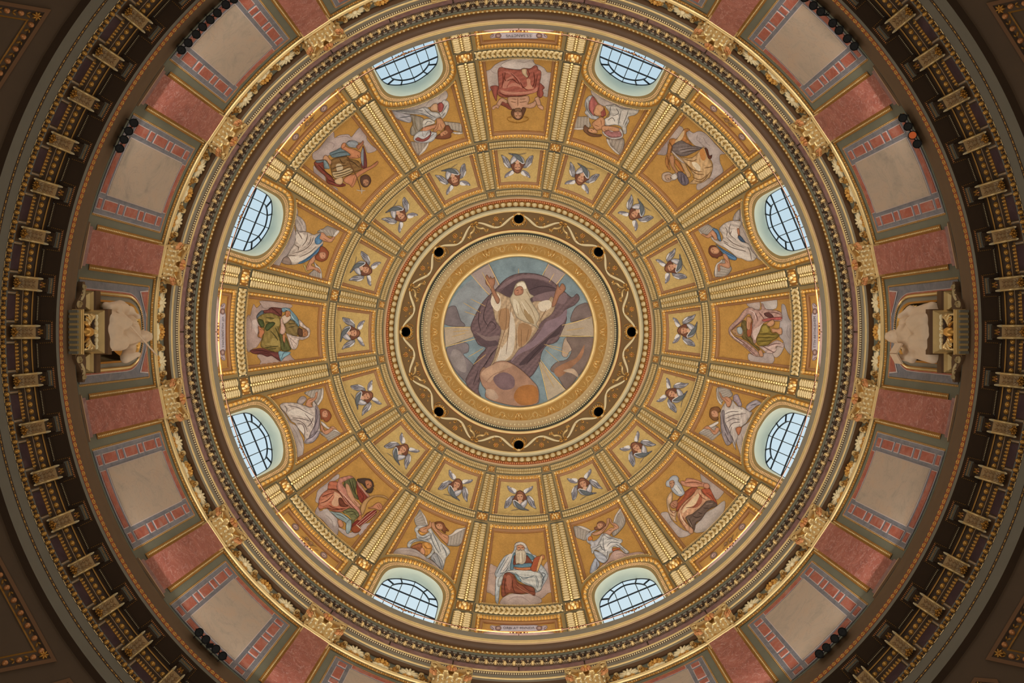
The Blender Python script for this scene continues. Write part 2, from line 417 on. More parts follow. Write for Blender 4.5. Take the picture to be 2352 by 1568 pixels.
def leafband(r0, r1, half):
    mb = MB()
    fillpoly(mb, dens(sectorpoly(r0 - 2.5, r1 + 2, half + 0.004, 0, 16)), off=0.006, grid=18, m=0)
    fillpoly(mb, dens(sectorpoly(r0, r1, half, 0, 16)), off=0.03, grid=18, m=1)
    A = secring(r0, r1, half, 16, 3); strip(mb, A, A, offa=0.006, offb=0.03, m=1, closed=True)
    rm = (r0 + r1) / 2; n = 17
    for i in range(n):
        a = -half + (i + 0.5) * 2 * half / n
        for sgn in (-1, 1):
            r = rm + sgn * 4.0
            bumpM(mb, Dp, r * cos(a), r * sin(a), 7.2, 2.6, 0.07, a + pi / 2 - sgn * 0.62, 0.03, 7, 2, 2)
            r = rm + sgn * 4.6; a2 = a + 0.006
            bumpM(mb, Dp, r * cos(a2), r * sin(a2), 1.5, 1.5, 0.09, 0, 0.03, 5, 4, 1)
            r = rm + sgn * 6.6; a2 = a - 0.008
            bumpM(mb, Dp, r * cos(a2), r * sin(a2), 3.6, 1.7, 0.06, a + pi / 2 + sgn * 0.3, 0.03, 5, 2, 1)
    return mb.mesh('leaf_band', [TEAL, CREAMD, CREAM, GREYD, GOLDP])
def rosette(r0, r1, half):
    g = MB(); fillpoly(g, dens(sectorpoly(r0 - 1, r1 + 1, half * 1.05, 0, 3), 8), off=0.008, grid=9, m=1)
    fillpoly(g, dens(sectorpoly(r0, r1, half, 0, 3), 8), off=0.016, grid=9, m=0)
    rm = (r0 + r1) / 2; hr = (r1 - r0) / 2; ht = rm * half; f = MB()
    for k in range(8):
        t = 2 * pi * k / 8 + 0.39; x = rm + hr * 0.5 * cos(t); y = ht * 0.55 * sin(t)
        bumpM(f, Dp, x, y, hr * 0.36, ht * 0.22, 0.10, t, 0.016, 6, k % 2, 2)
    bumpM(f, Dp, rm, 0, hr * 0.34, ht * 0.3, 0.15, 0, 0.016, 7, 1, 2)
    for sx in (-1, 1):
        for sy in (-1, 1): bumpM(f, Dp, rm + sx * hr * 0.84, sy * ht * 0.86, hr * 0.13, ht * 0.09, 0.06, 0, 0.016, 5, 1, 1)
    return g.mesh('rosette_panel', [ROSET, TEAL]), f.mesh('rosette', [GOLD, GOLDP], smooth=True)
RIB_L = ribmesh(447.5, 627, radians(1.88), 5.7); RIB_S = ribmesh(333, 419, radians(1.85), 5.6); RIB_B = ribmesh(656, 706, radians(1.9), 4.6)
BAND_I = ringmesh(314, 327, radians(9.25), 4.0); BAND_M = ringmesh(424.5, 438.5, radians(9.05), 5.0); LEAFB = leafband(633.5, 649.5, radians(8.95))
ROS = [rosette(314, 327, radians(1.3)), rosette(423, 440, radians(1.62)), rosette(632, 650.5, radians(1.72))]
for s in range(16):
    th = s * S16; tr = th + S16 / 2
    for me in (RIB_L, RIB_S, RIB_B): cpart('rib_panel', me, ceiling, tr)
    cpart('band_panel', BAND_I, ceiling, th); cpart('band_panel', BAND_M, ceiling, th)
    if s % 2 == 0: cpart('leaf_band', LEAFB, ceiling, th)
    for g, f in ROS:
        o = cpart('rosette_panel', g, ceiling, tr); obj('rosette', f, o)

# ------------------------------------------------------------------ frames of the mosaic panels
def eggs(mb, P, pitch, w, off, h=0.07, closed=False):
    for i, (x, y, a) in enumerate(walk(P, pitch / 2)):
        if i % 2 == 0: bumpM(mb, Dp, x, y, pitch * 0.36, w * 0.5, h, a, off, 7, 1, 2)
        else: bumpM(mb, Dp, x, y, pitch * 0.16, w * 0.46, h * 0.9, a, off, 5, 2, 1)
def mid(A, B, t=0.5): return [(a[0] + (b[0] - a[0]) * t, a[1] + (b[1] - a[1]) * t) for a, b in zip(A, B)]
def framemesh(A, B, Cc, n, m, pitch, w, beads=None):
    """A opening, B foot of the egg moulding, Cc edge of the mosaic; n, m = points of arc and side."""
    e = MB(); strip(e, A, B, Dp, 0.0, -0.10, 0, True, 2)
    M_ = mid(A, B); M_.append(M_[0])
    eggs(e, M_[:n + 1], pitch, w, -0.045); eggs(e, M_[n:n + m + 1], pitch, w * 0.9, -0.045); eggs(e, M_[-(m + 1):], pitch, w * 0.9, -0.045)
    for k in (0, n): bumpM(e, Dp, M_[k][0], M_[k][1], w * 0.62, w * 0.62, 0.08, 0, -0.05, 7, 2, 2)
    if beads:
        for (x, y, a) in walk(beads, 3.6): bumpM(e, Dp, x, y, 1.2, 1.2, 0.035, a, 0.0, 5, 2, 1)
    f = MB(); strip(f, B, Cc, Dp, -0.10, -0.13, 0, True, 2)
    q = MB()
    for t in (0.12, 0.88):
        Q = mid(B, Cc, t); ribbon(f, Q, 0.8, Dp, -0.103 if t < 0.5 else -0.124, 1, taper=False, closed=True)
    return e.mesh('egg_moulding', [GOLDD, GOLD, GOLDP], smooth=True), f.mesh('fillet', [FILLET, REDLINE])
rd = radians
FR_CH = framemesh(CH_OPEN, secring(339, 425, rd(7.75)), secring(345.5, 427, rd(6.75)), 14, 14, 7.6, 6.5, arcpts(421, -rd(8.1), rd(8.1), 20))
FR_MA = framemesh(MA_OPEN, secring(453.5, 631.5, rd(7.65)), secring(460.5, 634, rd(7.05)), 14, 14, 8.7, 7.6, arcpts(627.3, -rd(8.1), rd(8.1), 20))
FR_AN = framemesh(AN_OPEN, angelopen(453.5, rd(7.65), 3.0), angelopen(460.5, rd(7.05), 5.0), 14, 12, 8.7, 7.6, [(a - 0.6, t) for a, t in ANG_BOT[2:-2]])
FR_CA = framemesh(CA_OPEN, secring(664, 709, rd(7.6)), secring(671, 711, rd(7.05)), 14, 14, 7.4, 7.4)
def goldcol(base, k=0.16):
    c = C(base)
    def f(x, y):
        v = 1 + k * noise.noise(Vector((x * 0.05, y * 0.05, 3.1))) + 0.5 * k * noise.noise(Vector((x * 0.2, y * 0.2, 7.7)))
        return (c[0] * v, c[1] * v, c[2] * v, 1)
    return f
def fieldmesh(P, base, off):
    mb = MB(); fillpoly(mb, dens(P, 9), off=off, grid=9, col=goldcol(base)); return mb.mesh('gold_ground', MGOLD, smooth=True)
FD_CH = fieldmesh(secring(345.5, 430, rd(6.75)), 'bea163', -0.13)
FD_MA = fieldmesh(secring(460.5, 638, rd(7.05)), 'b68a48', -0.13)
FD_AN = fieldmesh(angelopen(460.5, rd(7.05), 7.0), 'b68a48', -0.13)
FD_CA = fieldmesh(secring(671, 712, rd(7.05)), 'b68a48', -0.13)
LN = MB()
for r in (672.5,): ribbon(LN, arcpts(r, -rd(6.9), rd(6.9), 20), 1.6, Dp, -0.120, 0, taper=False)
LN_CA = LN.mesh('red_line', REDLINE)
LN = MB(); ribbon(LN, arcpts(462.3, -rd(6.9), rd(6.9), 20), 1.3, Dp, -0.124, 0, taper=False); LN_MA = LN.mesh('red_line', REDLINE)

# ------------------------------------------------------------------ windows
DP = 10.75
def PW(a, t, off=0.0): d = DP - off; return Vector((d, t * d / a, F * d / a + CZ))
def bar3(mb, P, wd, dp, m=0, closed=False):
    """Square bar along points of the window plane (x = plane normal)."""
    n = len(P); vs = []
    for i in range(n):
        a = P[max(0, i - 1)]; b = P[min(n - 1, i + 1)]; t = (b - a).normalized(); nr = Vector((1, 0, 0)); s = t.cross(nr) * (wd / 2)
        for q in (s - nr * dp / 2, s + nr * dp / 2, -s + nr * dp / 2, -s - nr * dp / 2): vs.append(P[i] + q)
    fs = [(4 * i + q, 4 * i + (q + 1) % 4, 4 * i + 4 + (q + 1) % 4, 4 * i + 4 + q) for i in range(n - 1) for q in range(4)] + [(0, 1, 2, 3), (4 * n - 4, 4 * n - 1, 4 * n - 2, 4 * n - 3)]
    mb.add(vs, fs, m)
def pane_glass():
    m, t, b = newmat('window_glass'); n, l = t.nodes, t.links
    tr = n.new('ShaderNodeBsdfTransparent'); tr.inputs[0].default_value = (0.94, 0.97, 0.98, 1); mx = n.new('ShaderNodeMixShader'); mx.inputs[0].default_value = 0.06
    gl = n.new('ShaderNodeBsdfGlossy'); gl.inputs['Roughness'].default_value = 0.1
    l.new(tr.outputs[0], mx.inputs[1]); l.new(gl.outputs[0], mx.inputs[2]); l.new(mx.outputs[0], n['Material Output'].inputs[0]); return m
GLASS = pane_glass()
rv = MB(); A = RV; vs = [Dp(a, t) for a, t in A] + [PW(a, t) for a, t in PV]; k = len(A)
NS = 6; vs = []
for i in range(k):
    p, q = Dp(*A[i]), PW(*PV[i])
    for j in range(NS + 1): vs.append(p.lerp(q, j / NS))
rv.add(vs, [(i * (NS + 1) + j, i * (NS + 1) + j + 1, (i + 1) * (NS + 1) + j + 1, (i + 1) * (NS + 1) + j) for i in range(k - 1) for j in range(NS)])
ME_REV = rv.mesh('reveal', REVEAL, smooth=True)
fm = MB()
strip(fm, OV, mid(OV, RV, 0.5), Dp, 0.01, -0.02, 0, False, 2)
eggs(fm, mid(OV, RV, 0.26), 11.2, 9.0, 0.0, 0.09)
ME_EGG = fm.mesh('egg_moulding', [GOLDD, GOLD, GOLDP], smooth=True)
fm = MB(); strip(fm, mid(OV, RV, 0.5), mid(OV, RV, 0.8), Dp, -0.005, -0.005, 0, False, 1)
for tt in (0.57, 0.73):
    for (x, y, a) in walk(mid(OV, RV, tt), 3.7): bumpM(fm, Dp, x, y, 1.9, 1.5, 0.04, a, -0.004, 6, 1, 1)
for (x, y, a) in walk(mid(OV, RV, 0.65), 3.7): bumpM(fm, Dp, x, y, 0.8, 1.8, 0.04, a + 0.6, -0.004, 5, 1, 1)
ME_CHAIN = fm.mesh('chain_moulding', [REDOR, mat('pink_gilt_chain', 'e2bb88', 0.45, 0.15)], smooth=True)
fm = MB(); strip(fm, mid(OV, RV, 0.8), RV, Dp, 0.0, -0.01, 0, False, 1); ME_FIL = fm.mesh('fillet', GREY)
PIN = smooth_open([(712, -51.5), (690, -50.5), (655, -48), (645, -42), (636, -26), (632, -10), (631, 0), (632, 10), (636, 26), (645, 42), (655, 48), (690, 50.5), (712, 51.5)], 4)
def tubeline(P): return [PW(a, t) for a, t in P]
br = MB()
bar3(br, tubeline(PV), 0.036, 0.06); bar3(br, tubeline(PIN), 0.026, 0.05)
def V(a0, t0, a1, t1, wd=0.03): bar3(br, [PW(a0, t0), PW(a1, t1)], wd, 0.055)
V(621, 0, 712, 0); V(636, 26, 712, 27.5); V(636, -26, 712, -27.5)
for s in (-1, 1):
    V(627.0, 33 * s, 636, 26 * s); V(640, 60 * s, 645.5, 43 * s); V(655, 70 * s, 655, 48 * s, 0.02)
V(655, -48, 655, 48, 0.014); V(683, -74, 683, 74, 0.016)
ME_BARS = br.mesh('muntins', IRON)
def arcpart(P, t0, t1):
    Q = [p for p in P if min(t0, t1) + 0.5 < p[1] < max(t0, t1) - 0.5 and p[0] < 656]
    Q = sorted(Q, key=lambda p: p[1], reverse=t1 < t0); return Q
def ainterp(P, t):
    c = [p for p in P]
    for i in range(len(c) - 1):
        if (c[i][1] - t) * (c[i + 1][1] - t) <= 0 and c[i][1] != c[i + 1][1]:
            return c[i][0] + (c[i + 1][0] - c[i][0]) * (t - c[i][1]) / (c[i + 1][1] - c[i][1])
    return c[0][0]
panes = []
for s in (-1, 1):
    for (i0, i1, o0, o1) in ((0, 26, 0, 33), (26, 43, 33, 60), (43, 48, 60, 70)):
        a = [(ainterp(PV, s * o0), s * o0)] + arcpart(PV, s * o0, s * o1) + [(ainterp(PV, s * o1) if o1 < 70 else 655, s * o1)]
        b = [(ainterp(PIN, s * i0), s * i0)] + arcpart(PIN, s * i0, s * i1) + [(ainterp(PIN, s * i1) if i1 < 48 else 655, s * i1)]
        panes.append(a + b[::-1])
    for (a0, a1) in ((655, 683), (683, 712)): panes.append([(a0, s * 48.3), (a1, s * 51), (a1, s * 77.5), (a0, s * 70.5)])
    for (t0, t1) in ((0, 26), (26, 48)):
        top = [(ainterp(PIN, s * t0), s * t0)] + arcpart(PIN, s * t0, s * t1) + ([(ainterp(PIN, s * t1), s * t1)] if t1 < 48 else [])
        panes.append(top + [(655, s * t1), (655, s * t0)])
        for (a0, a1) in ((655, 683), (683, 712)): panes.append([(a0, s * t0), (a1, s * t0), (a1, s * t1 * 1.05), (a0, s * t1)])
PANES = []
for P in panes:
    mb = MB(); mb.add([PW(a, t, -0.01) for a, t in P], [tuple(range(len(P)))]); PANES.append(mb.mesh('pane', GLASS))
WIN = ['on the left of the photo, upper one', 'at the top left', 'at the top right', 'on the right, upper one', 'on the right, lower one', 'at the bottom right', 'at the bottom left', 'on the left, lower one']
for i in range(8):
    th = (2 * i + 1) * S16
    wd = struct('window_%d' % (i + 1)); wd.rotation_euler = (0, 0, th)
    for nm, me in (('egg_moulding', ME_EGG), ('chain_moulding', ME_CHAIN), ('fillet', ME_FIL), ('reveal', ME_REV), ('muntins', ME_BARS)):
        o = obj(nm, me, wd)
        if nm in ('egg_moulding', 'chain_moulding', 'muntins'): o['kind'] = 'stuff'
    for me in PANES: obj('pane', me, wd)
# ------------------------------------------------------------------ oculus ring under the lantern
def revobj(name, prof, m, parent, n=256, smooth=True, **p):
    mb = MB(); rev(mb, prof, n); return obj(name, mb.mesh(name, m, smooth=smooth), parent, **p)
def rowmesh(name, n, rho, z, ax, ay, h, m, dz=0.0, seg=6, rings=2, t0=0.0, slope=None, two=None):
    """A whole ring of n small bumps as one mesh; slope = surface direction (d rho, d z) across the ring."""
    mb = MB()
    for i in range(n):
        a = 2 * pi * (i + t0) / n; p = PX(rho, a, z); T = pol(1, a + pi / 2, 0) * (ax * z / F)
        dr, dzz = slope if slope else (1, 0); p2 = PX(rho + dr * 0.5, a, z + dzz * 0.5); B = (p2 - p).normalized() * ay
        N = T.cross(B).normalized()
        if N.dot(Vector((0, 0, CZ)) - p) < 0: N = -N
        bump(mb, p, T, B, N * h, seg, 0, rings)
    return mb.mesh(name, m, smooth=True)
def unitbump(name, rho, z, ax, ay, h, m, slope=(1, 0), seg=8, rings=3):
    """One such piece at angle 0, origin at its own foot, to be copied round the ring."""
    mb = MB(); p = PX(rho, 0, z); T = Vector((0, ax * z / F, 0)); p2 = PX(rho + slope[0] * .5, 0, z + slope[1] * .5); B = (p2 - p).normalized() * ay
    N = T.cross(B).normalized()
    if N.dot(Vector((0, 0, CZ)) - p) < 0: N = -N
    bump(mb, Vector((0, 0, 0)), T, B, N * h, seg, 0, rings); return mb.mesh(name, m, smooth=True), p
def ringcopies(name, me, p, n, parent, t0=0.0, vis=None, sub=None):
    out = []
    for i in range(n):
        a = 2 * pi * (i + t0) / n
        if vis and not vis(a): continue
        o = obj(name, me, parent); o.location = (p[0] * cos(a) - p[1] * sin(a), p[0] * sin(a) + p[1] * cos(a), p[2]); o.rotation_euler = (0, 0, a); out.append(o)
    return out
Z309 = DZ(309)
oc = struct('trim_1'); oc['label'] = 'moulded gold and cream ring round the central round mosaic'
revobj('pink_moulding', torusprof(309.5, Z309, 305, Z309 + .03, 0.06), PINKB, oc)
revobj('bead_ground', [(305, Z309 + .03), (299.3, Z309 + .10)], REDOR, oc)
obj('bead_row', rowmesh('bead_row', 384, 302.2, Z309 + .05, 2.0, .045, .06, GOLDR, slope=(-1, .012)), oc, kind='stuff')
revobj('lobe_ground', [(299.3, Z309 + .10), (293, Z309 + 0.2), (287.6, Z309 + 0.34)], GOLDD, oc)
me, p = unitbump('egg_lobe', 294.2, Z309 + .16, 6.4, .13, .12, CREAM, (-1, .03)); ringcopies('egg_lobe', me, p, 128, oc, 0.5)
revobj('shadow_gap', [(288.2, Z309 + .3), (286.2, Z309 + .75)], TEAL, oc)
revobj('outer_torus', torusprof(287, Z309 + .75, 278, Z309 + .9, 0.10), IVORY, oc)
revobj('outer_torus_lip', torusprof(281.2, Z309 + .78, 277.6, Z309 + .9, 0.08), GOLDP, oc)
revobj('red_rim', [(278.2, Z309 + .88), (276.2, Z309 + .95)], REDOR, oc)
ZA, ZB = Z309 + .95, Z309 + 1.95
def FZ(x, y, off=0.0):
    rho = hypot(x, y); th = atan2(y, x); t = (276.5 - rho) / (276.5 - 235.0); z = ZA + (ZB - ZA) * t
    return PX(rho, th, z) * 1.0 + Vector((-cos(th) * off * 0.8, -sin(th) * off * 0.8, -off * 0.6))
HOLE = [(259.5 + 10.6 * cos(2 * pi * i / 24), 11.2 * sin(2 * pi * i / 24)) for i in range(24)]
fr = MB(); fillpoly(fr, dens(sectorpoly(234.6, 277, radians(22.51), 0, 20), 9), [HOLE], FZ, grid=10)
me_fr = fr.mesh('frieze_panel', FRIEZE, smooth=True)
tn = MB(); vs = [FZ(x, y) for x, y in HOLE] + [FZ(x, y) + Vector((.55, 0, 1.4)) for x, y in HOLE]
tn.add(vs, [(i, (i + 1) % 24, 24 + (i + 1) % 24, 24 + i) for i in range(24)] + [tuple(range(24, 48))]); me_tn = tn.mesh('round_opening', VOID)
RIMG = MB(); ribbon(RIMG, [(259.5 + (10.9 + 1.2) * cos(2 * pi * i / 28), (11.4 + 1.2) * sin(2 * pi * i / 28)) for i in range(28)], 2.6, FZ, 0.01, 0, taper=False, closed=True, h=0.05)
for i in range(15):
    t = radians(50 + i * 260 / 14); bumpM(RIMG, FZ, 259.5 + 14.2 * cos(t), 14.8 * sin(t), 2.3, 1.5, 0.07, t + 0.8 + (i % 2) * 1.2, 0.0, 5, i % 2, 2)
bumpM(RIMG, FZ, 272.5, 0, 2.2, 5.5, 0.10, 0, 0.0, 8, 1, 2)
for s in (-1, 1): ribbon(RIMG, smooth_open([(270, 7 * s), (258, 17 * s), (247, 17 * s), (243, 12 * s)]), 1.6, FZ, 0.01, 0, h=0.04)
me_rim = RIMG.mesh('gilt_wreath', [GOLD, GOLDP], smooth=True)
def wav(a): return 257.5 + 12.2 * cos(2 * pi * a / radians(22.5))
rb = MB(); A = [radians(-22.5 + 45 * i / 90) for i in range(91)]
def seg_ribbon(a0, a1):
    Q = [(wav(a) * cos(a), wav(a) * sin(a)) for a in [a0 + (a1 - a0) * i / 16 for i in range(17)]]; ribbon(rb, Q, 5.2, FZ, 0.012, 0, h=0.04)
for s in (-1, 1): seg_ribbon(radians(2.4) * s, radians(10.6) * s); seg_ribbon(radians(10.0) * s, radians(20.5) * s)
me_rb = rb.mesh('ribbon_scroll', [IVORY], smooth=True)
fl = MB()
def curl(mb, x, y, r, a0, turns, w, mp, h, m=0, sgn=1, off=0.01):
    Q = []
    for i in range(18):
        t = i / 17; q = a0 + sgn * 2 * pi * turns * t; rr = r * (1 - 0.8 * t); Q.append((x + rr * cos(q), y + rr * sin(q)))
    ribbon(mb, Q, w, mp, off, m, h=h)
for s in (-1, 1):
    a = radians(11.4) * s; x, y = 265 * cos(a), 265 * sin(a)
    for k in range(8):
        t = 2 * pi * k / 8; bumpM(fl, FZ, x + 4.3 * cos(t), y + 4.3 * sin(t), 2.2, 1.1, 0.06, t, 0, 5, 0, 2)
    bumpM(fl, FZ, x, y, 2.4, 2.4, 0.10, 0, 0, 7, 1, 2)
    for q in (-1, 1):
        a2 = a + q * radians(2.0); curl(fl, 253 * cos(a2), 253 * sin(a2), 4.2, a2 + pi, 1.1, 1.2, FZ, 0.04, 0, q)
        a3 = a + q * radians(3.4); bumpM(fl, FZ, 262 * cos(a3), 262 * sin(a3), 2.6, 0.9, 0.05, a3 + q, 0, 5, 0, 2)
me_fl = fl.mesh('flower_spray', [GOLD, GOLDR], smooth=True)
cn = MB()
for s in (-1, 1):
    curl(cn, 267, 5.5 * s, 5.0, -s * pi / 2, 1.2, 1.8, FZ, 0.05, 0, s)
    ribbon(cn, smooth_open([(265, 2 * s), (258, 4 * s), (253, 10 * s), (251, 16 * s), (246, 19 * s)]), 4.2, FZ, 0.012, 1, h=0.06)
    for k in range(5): bumpM(cn, FZ, 245 - (k % 2) * 2.4, (17 + k * 1.8) * s, 2.4, 1.0, 0.06, 2.6 + k * .5, 0, 5, k % 2, 2)
for k in (-1, 0, 1): bumpM(cn, FZ, 250 - abs(k) * 1.5, 4 * k, 3.6, 1.0, 0.06, k * .5, 0, 5, 0, 2)
me_cn = cn.mesh('cornucopia_pair', [GOLD, GOLDP], smooth=True)
for i in range(8):
    a = i * pi / 4
    f = cpart('frieze_panel', me_fr, oc, a); obj('gilt_wreath', me_rim, f); obj('ribbon_scroll', me_rb, f); obj('flower_spray', me_fl, f)
    cpart('round_opening', me_tn, oc, a); cpart('cornucopia_pair', me_cn, oc, a + pi / 8)
revobj('red_rim', [(235.4, ZB - .02), (233.8, ZB + .02)], REDOR, oc)
revobj('inner_torus', torusprof(234.4, ZB + .01, 229, ZB + .15, 0.07), GOLDP, oc)
revobj('bead_channel', [(229, ZB + .15), (225, ZB + .45), (219.5, ZB + .5)], TEAL, oc)
obj('bead_row', rowmesh('bead_row', 288, 222.6, ZB + .42, 2.2, .05, .07, IVORY), oc, kind='stuff')
revobj('fluted_cove', [(220, ZB + .42), (214, ZB + .62), (208, ZB + .76), (203.6, ZB + .84)], BEIGE, oc)
obj('flute_row', rowmesh('flute_row', 144, 212.5, ZB + .655, 1.5, .075, .045, IVORY, slope=(-1, .024)), oc, kind='stuff')
ZG0, ZG1 = ZB + .84, ZB + 1.1
def GZ(x, y, off=0.0):
    rho = hypot(x, y); th = atan2(y, x); t = (203.6 - rho) / (203.6 - 181); return PX(rho, th, ZG0 + (ZG1 - ZG0) * t) + Vector((0, 0, -off))
revobj('gilt_band', [(203.8, ZG0), (192, (ZG0 + ZG1) / 2), (180.6, ZG1)], mat('gilt_band', 'a87f3c', .42, .35, .06), oc)
mk = MB()
for k in range(5):
    t = -1.3 + k * .65; bumpM(mk, GZ, 192.5 + 4.6 * cos(t + pi), 5.6 * sin(t), 3.2, 1.9, .07, t, 0, 6, k % 2, 2)
bumpM(mk, GZ, 192.5, 0, 3.6, 3.0, .13, 0, 0, 8, 1, 3); bumpM(mk, GZ, 190.6, 1.2, .7, .7, .15, 0, 0, 5, 0, 1); bumpM(mk, GZ, 190.6, -1.2, .7, .7, .15, 0, 0, 5, 0, 1)
for s in (-1, 1):
    bumpM(mk, GZ, 194, 6.4 * s, 5.0, 1.7, .06, .35 * s, 0, 6, 1, 2); curl(mk, 200, 4.4 * s, 2.6, 0, 1.1, 1.0, GZ, .04, 0, s)
    ribbon(mk, smooth_open([(197.8, 3.0 * s), (196.5, 8 * s), (200.5, 13 * s), (201, 18 * s)]), 1.2, GZ, .01, 0, h=.04)
    ribbon(mk, smooth_open([(186, 13.4 * s), (192, 14.5 * s), (196, 18.6 * s)]), 1.3, GZ, .01, 1, h=.04)
me_mk = mk.mesh('gilt_mask', [GOLD, GOLDP], smooth=True)
an = MB()
for k in range(9):
    t = -1.9 + k * .475; bumpM(an, GZ, 193.6 - 5.6 * cos(t), 5.6 * sin(t), 2.9, 1.0, .06, -t, 0, 5, 0, 2)
bumpM(an, GZ, 194.2, 0, 1.8, 1.8, .07, 0, 0, 6, 1, 2)
for s in (-1, 1):
    curl(an, 199.5, 3.6 * s, 2.7, 0, 1.1, 1.0, GZ, .04, 0, s)
    ribbon(an, smooth_open([(186, 12.5 * s), (191, 13.4 * s), (195.5, 17 * s)]), 1.3, GZ, .01, 0, h=.04)
    ribbon(an, smooth_open([(197.2, 2.6 * s), (195.8, 8 * s), (200, 13 * s), (201, 19 * s)]), 1.2, GZ, .01, 0, h=.04)
me_an = an.mesh('gilt_palmette', [GOLDP, GOLD], smooth=True)
for i in range(16): cpart('gilt_mask', me_mk, oc, i * S16); cpart('gilt_palmette', me_an, oc, i * S16 + S16 / 2)
revobj('mosaic_frame_torus', torusprof(180.8, ZG1, 172, ZG1 + .1, 0.10), GOLDP, oc)
ZM = ZG1 + .12
def MZ(px, py, off=0.0): z = ZM - off; return Vector(((px - CX) * z / F, (py - CY) * z / F, z + CZ))

# ------------------------------------------------------------------ upper entablature between drum and dome
RW = 10.5
def zr(rho, r): return F * r / rho
ue = struct('trim_2'); ue['label'] = 'upper cornice of the drum with egg and dart, dentils and gilt mouldings'
def zprof(L): return [(rho, zr(rho, r)) for rho, r in L]
zs = zr(816, RW)
revobj('architrave_soffit', [(817, zs), (804, zs)], BROWN, ue)
r1 = 804 * zs / F
revobj('lower_fascia', zprof([(804, r1), (798.6, r1)]), GREY, ue)
z1 = zr(798.6, r1)
revobj('gilt_line', torusprof(799.2, z1 - .015, 795.4, z1 + .05, .03), GOLDP, ue)
r2 = 795.6 * (z1 + .05) / F
revobj('upper_fascia', zprof([(795.6, r2), (788.6, r2)]), GREY, ue)
z2 = zr(788.6, r2)
revobj('bead_channel', [(789, z2), (785, z2 + .03), (782, z2 + .09)], BROWND, ue)
obj('bead_row', rowmesh('bead_row', 928, 785.6, z2 + .02, 1.75, .03, .035, IVORY), ue, kind='stuff')
revobj('gilt_fillet', torusprof(782.6, z2 + .08, 778.4, z2 + .14, .02), GOLDP, ue)
r3 = 778.4 * (z2 + .14) / F
fz = zprof([(778.8, r3), (768.8, r3 + .01)])
for i in range(32):
    mb = MB(); rev(mb, fz, 8, radians(i * 11.25 + 0.12), radians((i + 1) * 11.25 - 0.12)); obj('marble_frieze_slab', mb.mesh('marble_frieze_slab', PURPM, smooth=True), ue)
revobj('frieze_joint', zprof([(779, r3 + .03), (768.6, r3 + .04)]), BROWND, ue)
z3 = zr(768.8, r3)
revobj('ovolo', [(768.9, z3), (766, z3 + .03), (761, z3 + .10), (757.6, z3 + .20)], BROWND, ue)
me, p = unitbump('egg', 763.4, z3 + .06, 4.7, .075, .12, GOLDP, (-1, .022)); vis_all = lambda a: -790 < 762 * sin(a) < 830
ringcopies('egg', me, p, 224, ue, 0.5, vis_all)
dt = MB()
for i in range(224):
    a0 = 2 * pi * i / 224
    for s in (-1, 1):
        for (da, rho, ln, ax, rt) in ((.0058, 763, 4.6, .8, .5), (.0018, 762, 3.6, .6, .2)):
            a = a0 + s * da; mp = lambda x, y, off=0.0: PX(hypot(x, y), atan2(y, x), z3 + .012 * (769 - hypot(x, y)) + .002) + Vector((-cos(a) * off, -sin(a) * off, -off))
            bumpM(dt, mp, rho * cos(a), rho * sin(a), ln, ax, .025, a - s * rt, 0, 5, 0, 1)
obj('dart_row', dt.mesh('dart_row', IVORY, smooth=True), ue, kind='stuff')
z4 = z3 + .20
revobj('dentil_ground', [(757.8, z4), (747.5, z4 + .03)], BROWND, ue)
dn = MB()
for i in range(336):
    a = 2 * pi * (i + .5) / 336; T = pol(1, a + pi / 2, 0); R_ = pol(1, a, 0); zz = z4 + .0
    box(dn, PX(754.4, a, z4 - .02), T * (1.45 * z4 / F), R_ * (1.9 * z4 / F), Vector((0, 0, .05)), 1)
    box(dn, PX(749.4, a, z4 - .01), T * (4.2 * z4 / F), R_ * (1.6 * z4 / F), Vector((0, 0, .05)), 0)
obj('dentil_row', dn.mesh('dentil_row', [GREY, PINKB]), ue, kind='stuff')
revobj('grey_strip', [(748, z4 - .05), (743, z4 + .08)], GREYD, ue)
revobj('leaf_moulding', [(743, z4 + .08), (740, z4 + .11), (737, z4 + .17)], GOLDD, ue)
obj('leaf_row', rowmesh('leaf_row', 448, 740.2, z4 + .10, 3.4, .045, .045, GOLDP, slope=(-1, .03)), ue, kind='stuff')
z5 = z4 + .17
revobj('corona_soffit', [(737.2, z5), (733, z5 - .01), (720, z5), (717.6, z5 + .03)], BROWN, ue)
revobj('pale_edge', torusprof(718.2, z5 + .02, 714.6, z5 + .07, .02), PINKB, ue)
revobj('gilt_torus', torusprof(715, z5 + .06, 711.4, z5 + .14, .04), GOLDP, ue)
revobj('gilt_torus', torusprof(711.8, z5 + .13, 708.2, z5 + .21, .03), GOLDP, ue)
revobj('crown_face', [(708.6, z5 + .2), (705, z5 + .27), (701, z5 + .42), (697, z5 + .62)], GREY, ue)
z6 = z5 + .62; r6 = 697 * z6 / F
mb = MB()
for (a_, b_) in (((r6, z6), (10.42, z6 + .03)), ((10.42, z6 + .03), (10.42, DZ(712) + .1))): rev(mb, [(a_[0] * F / a_[1], a_[1]), (b_[0] * F / b_[1], b_[1])], 128)
obj('gallery_ledge', mb.mesh('gallery_ledge', GREY, smooth=False), ue)

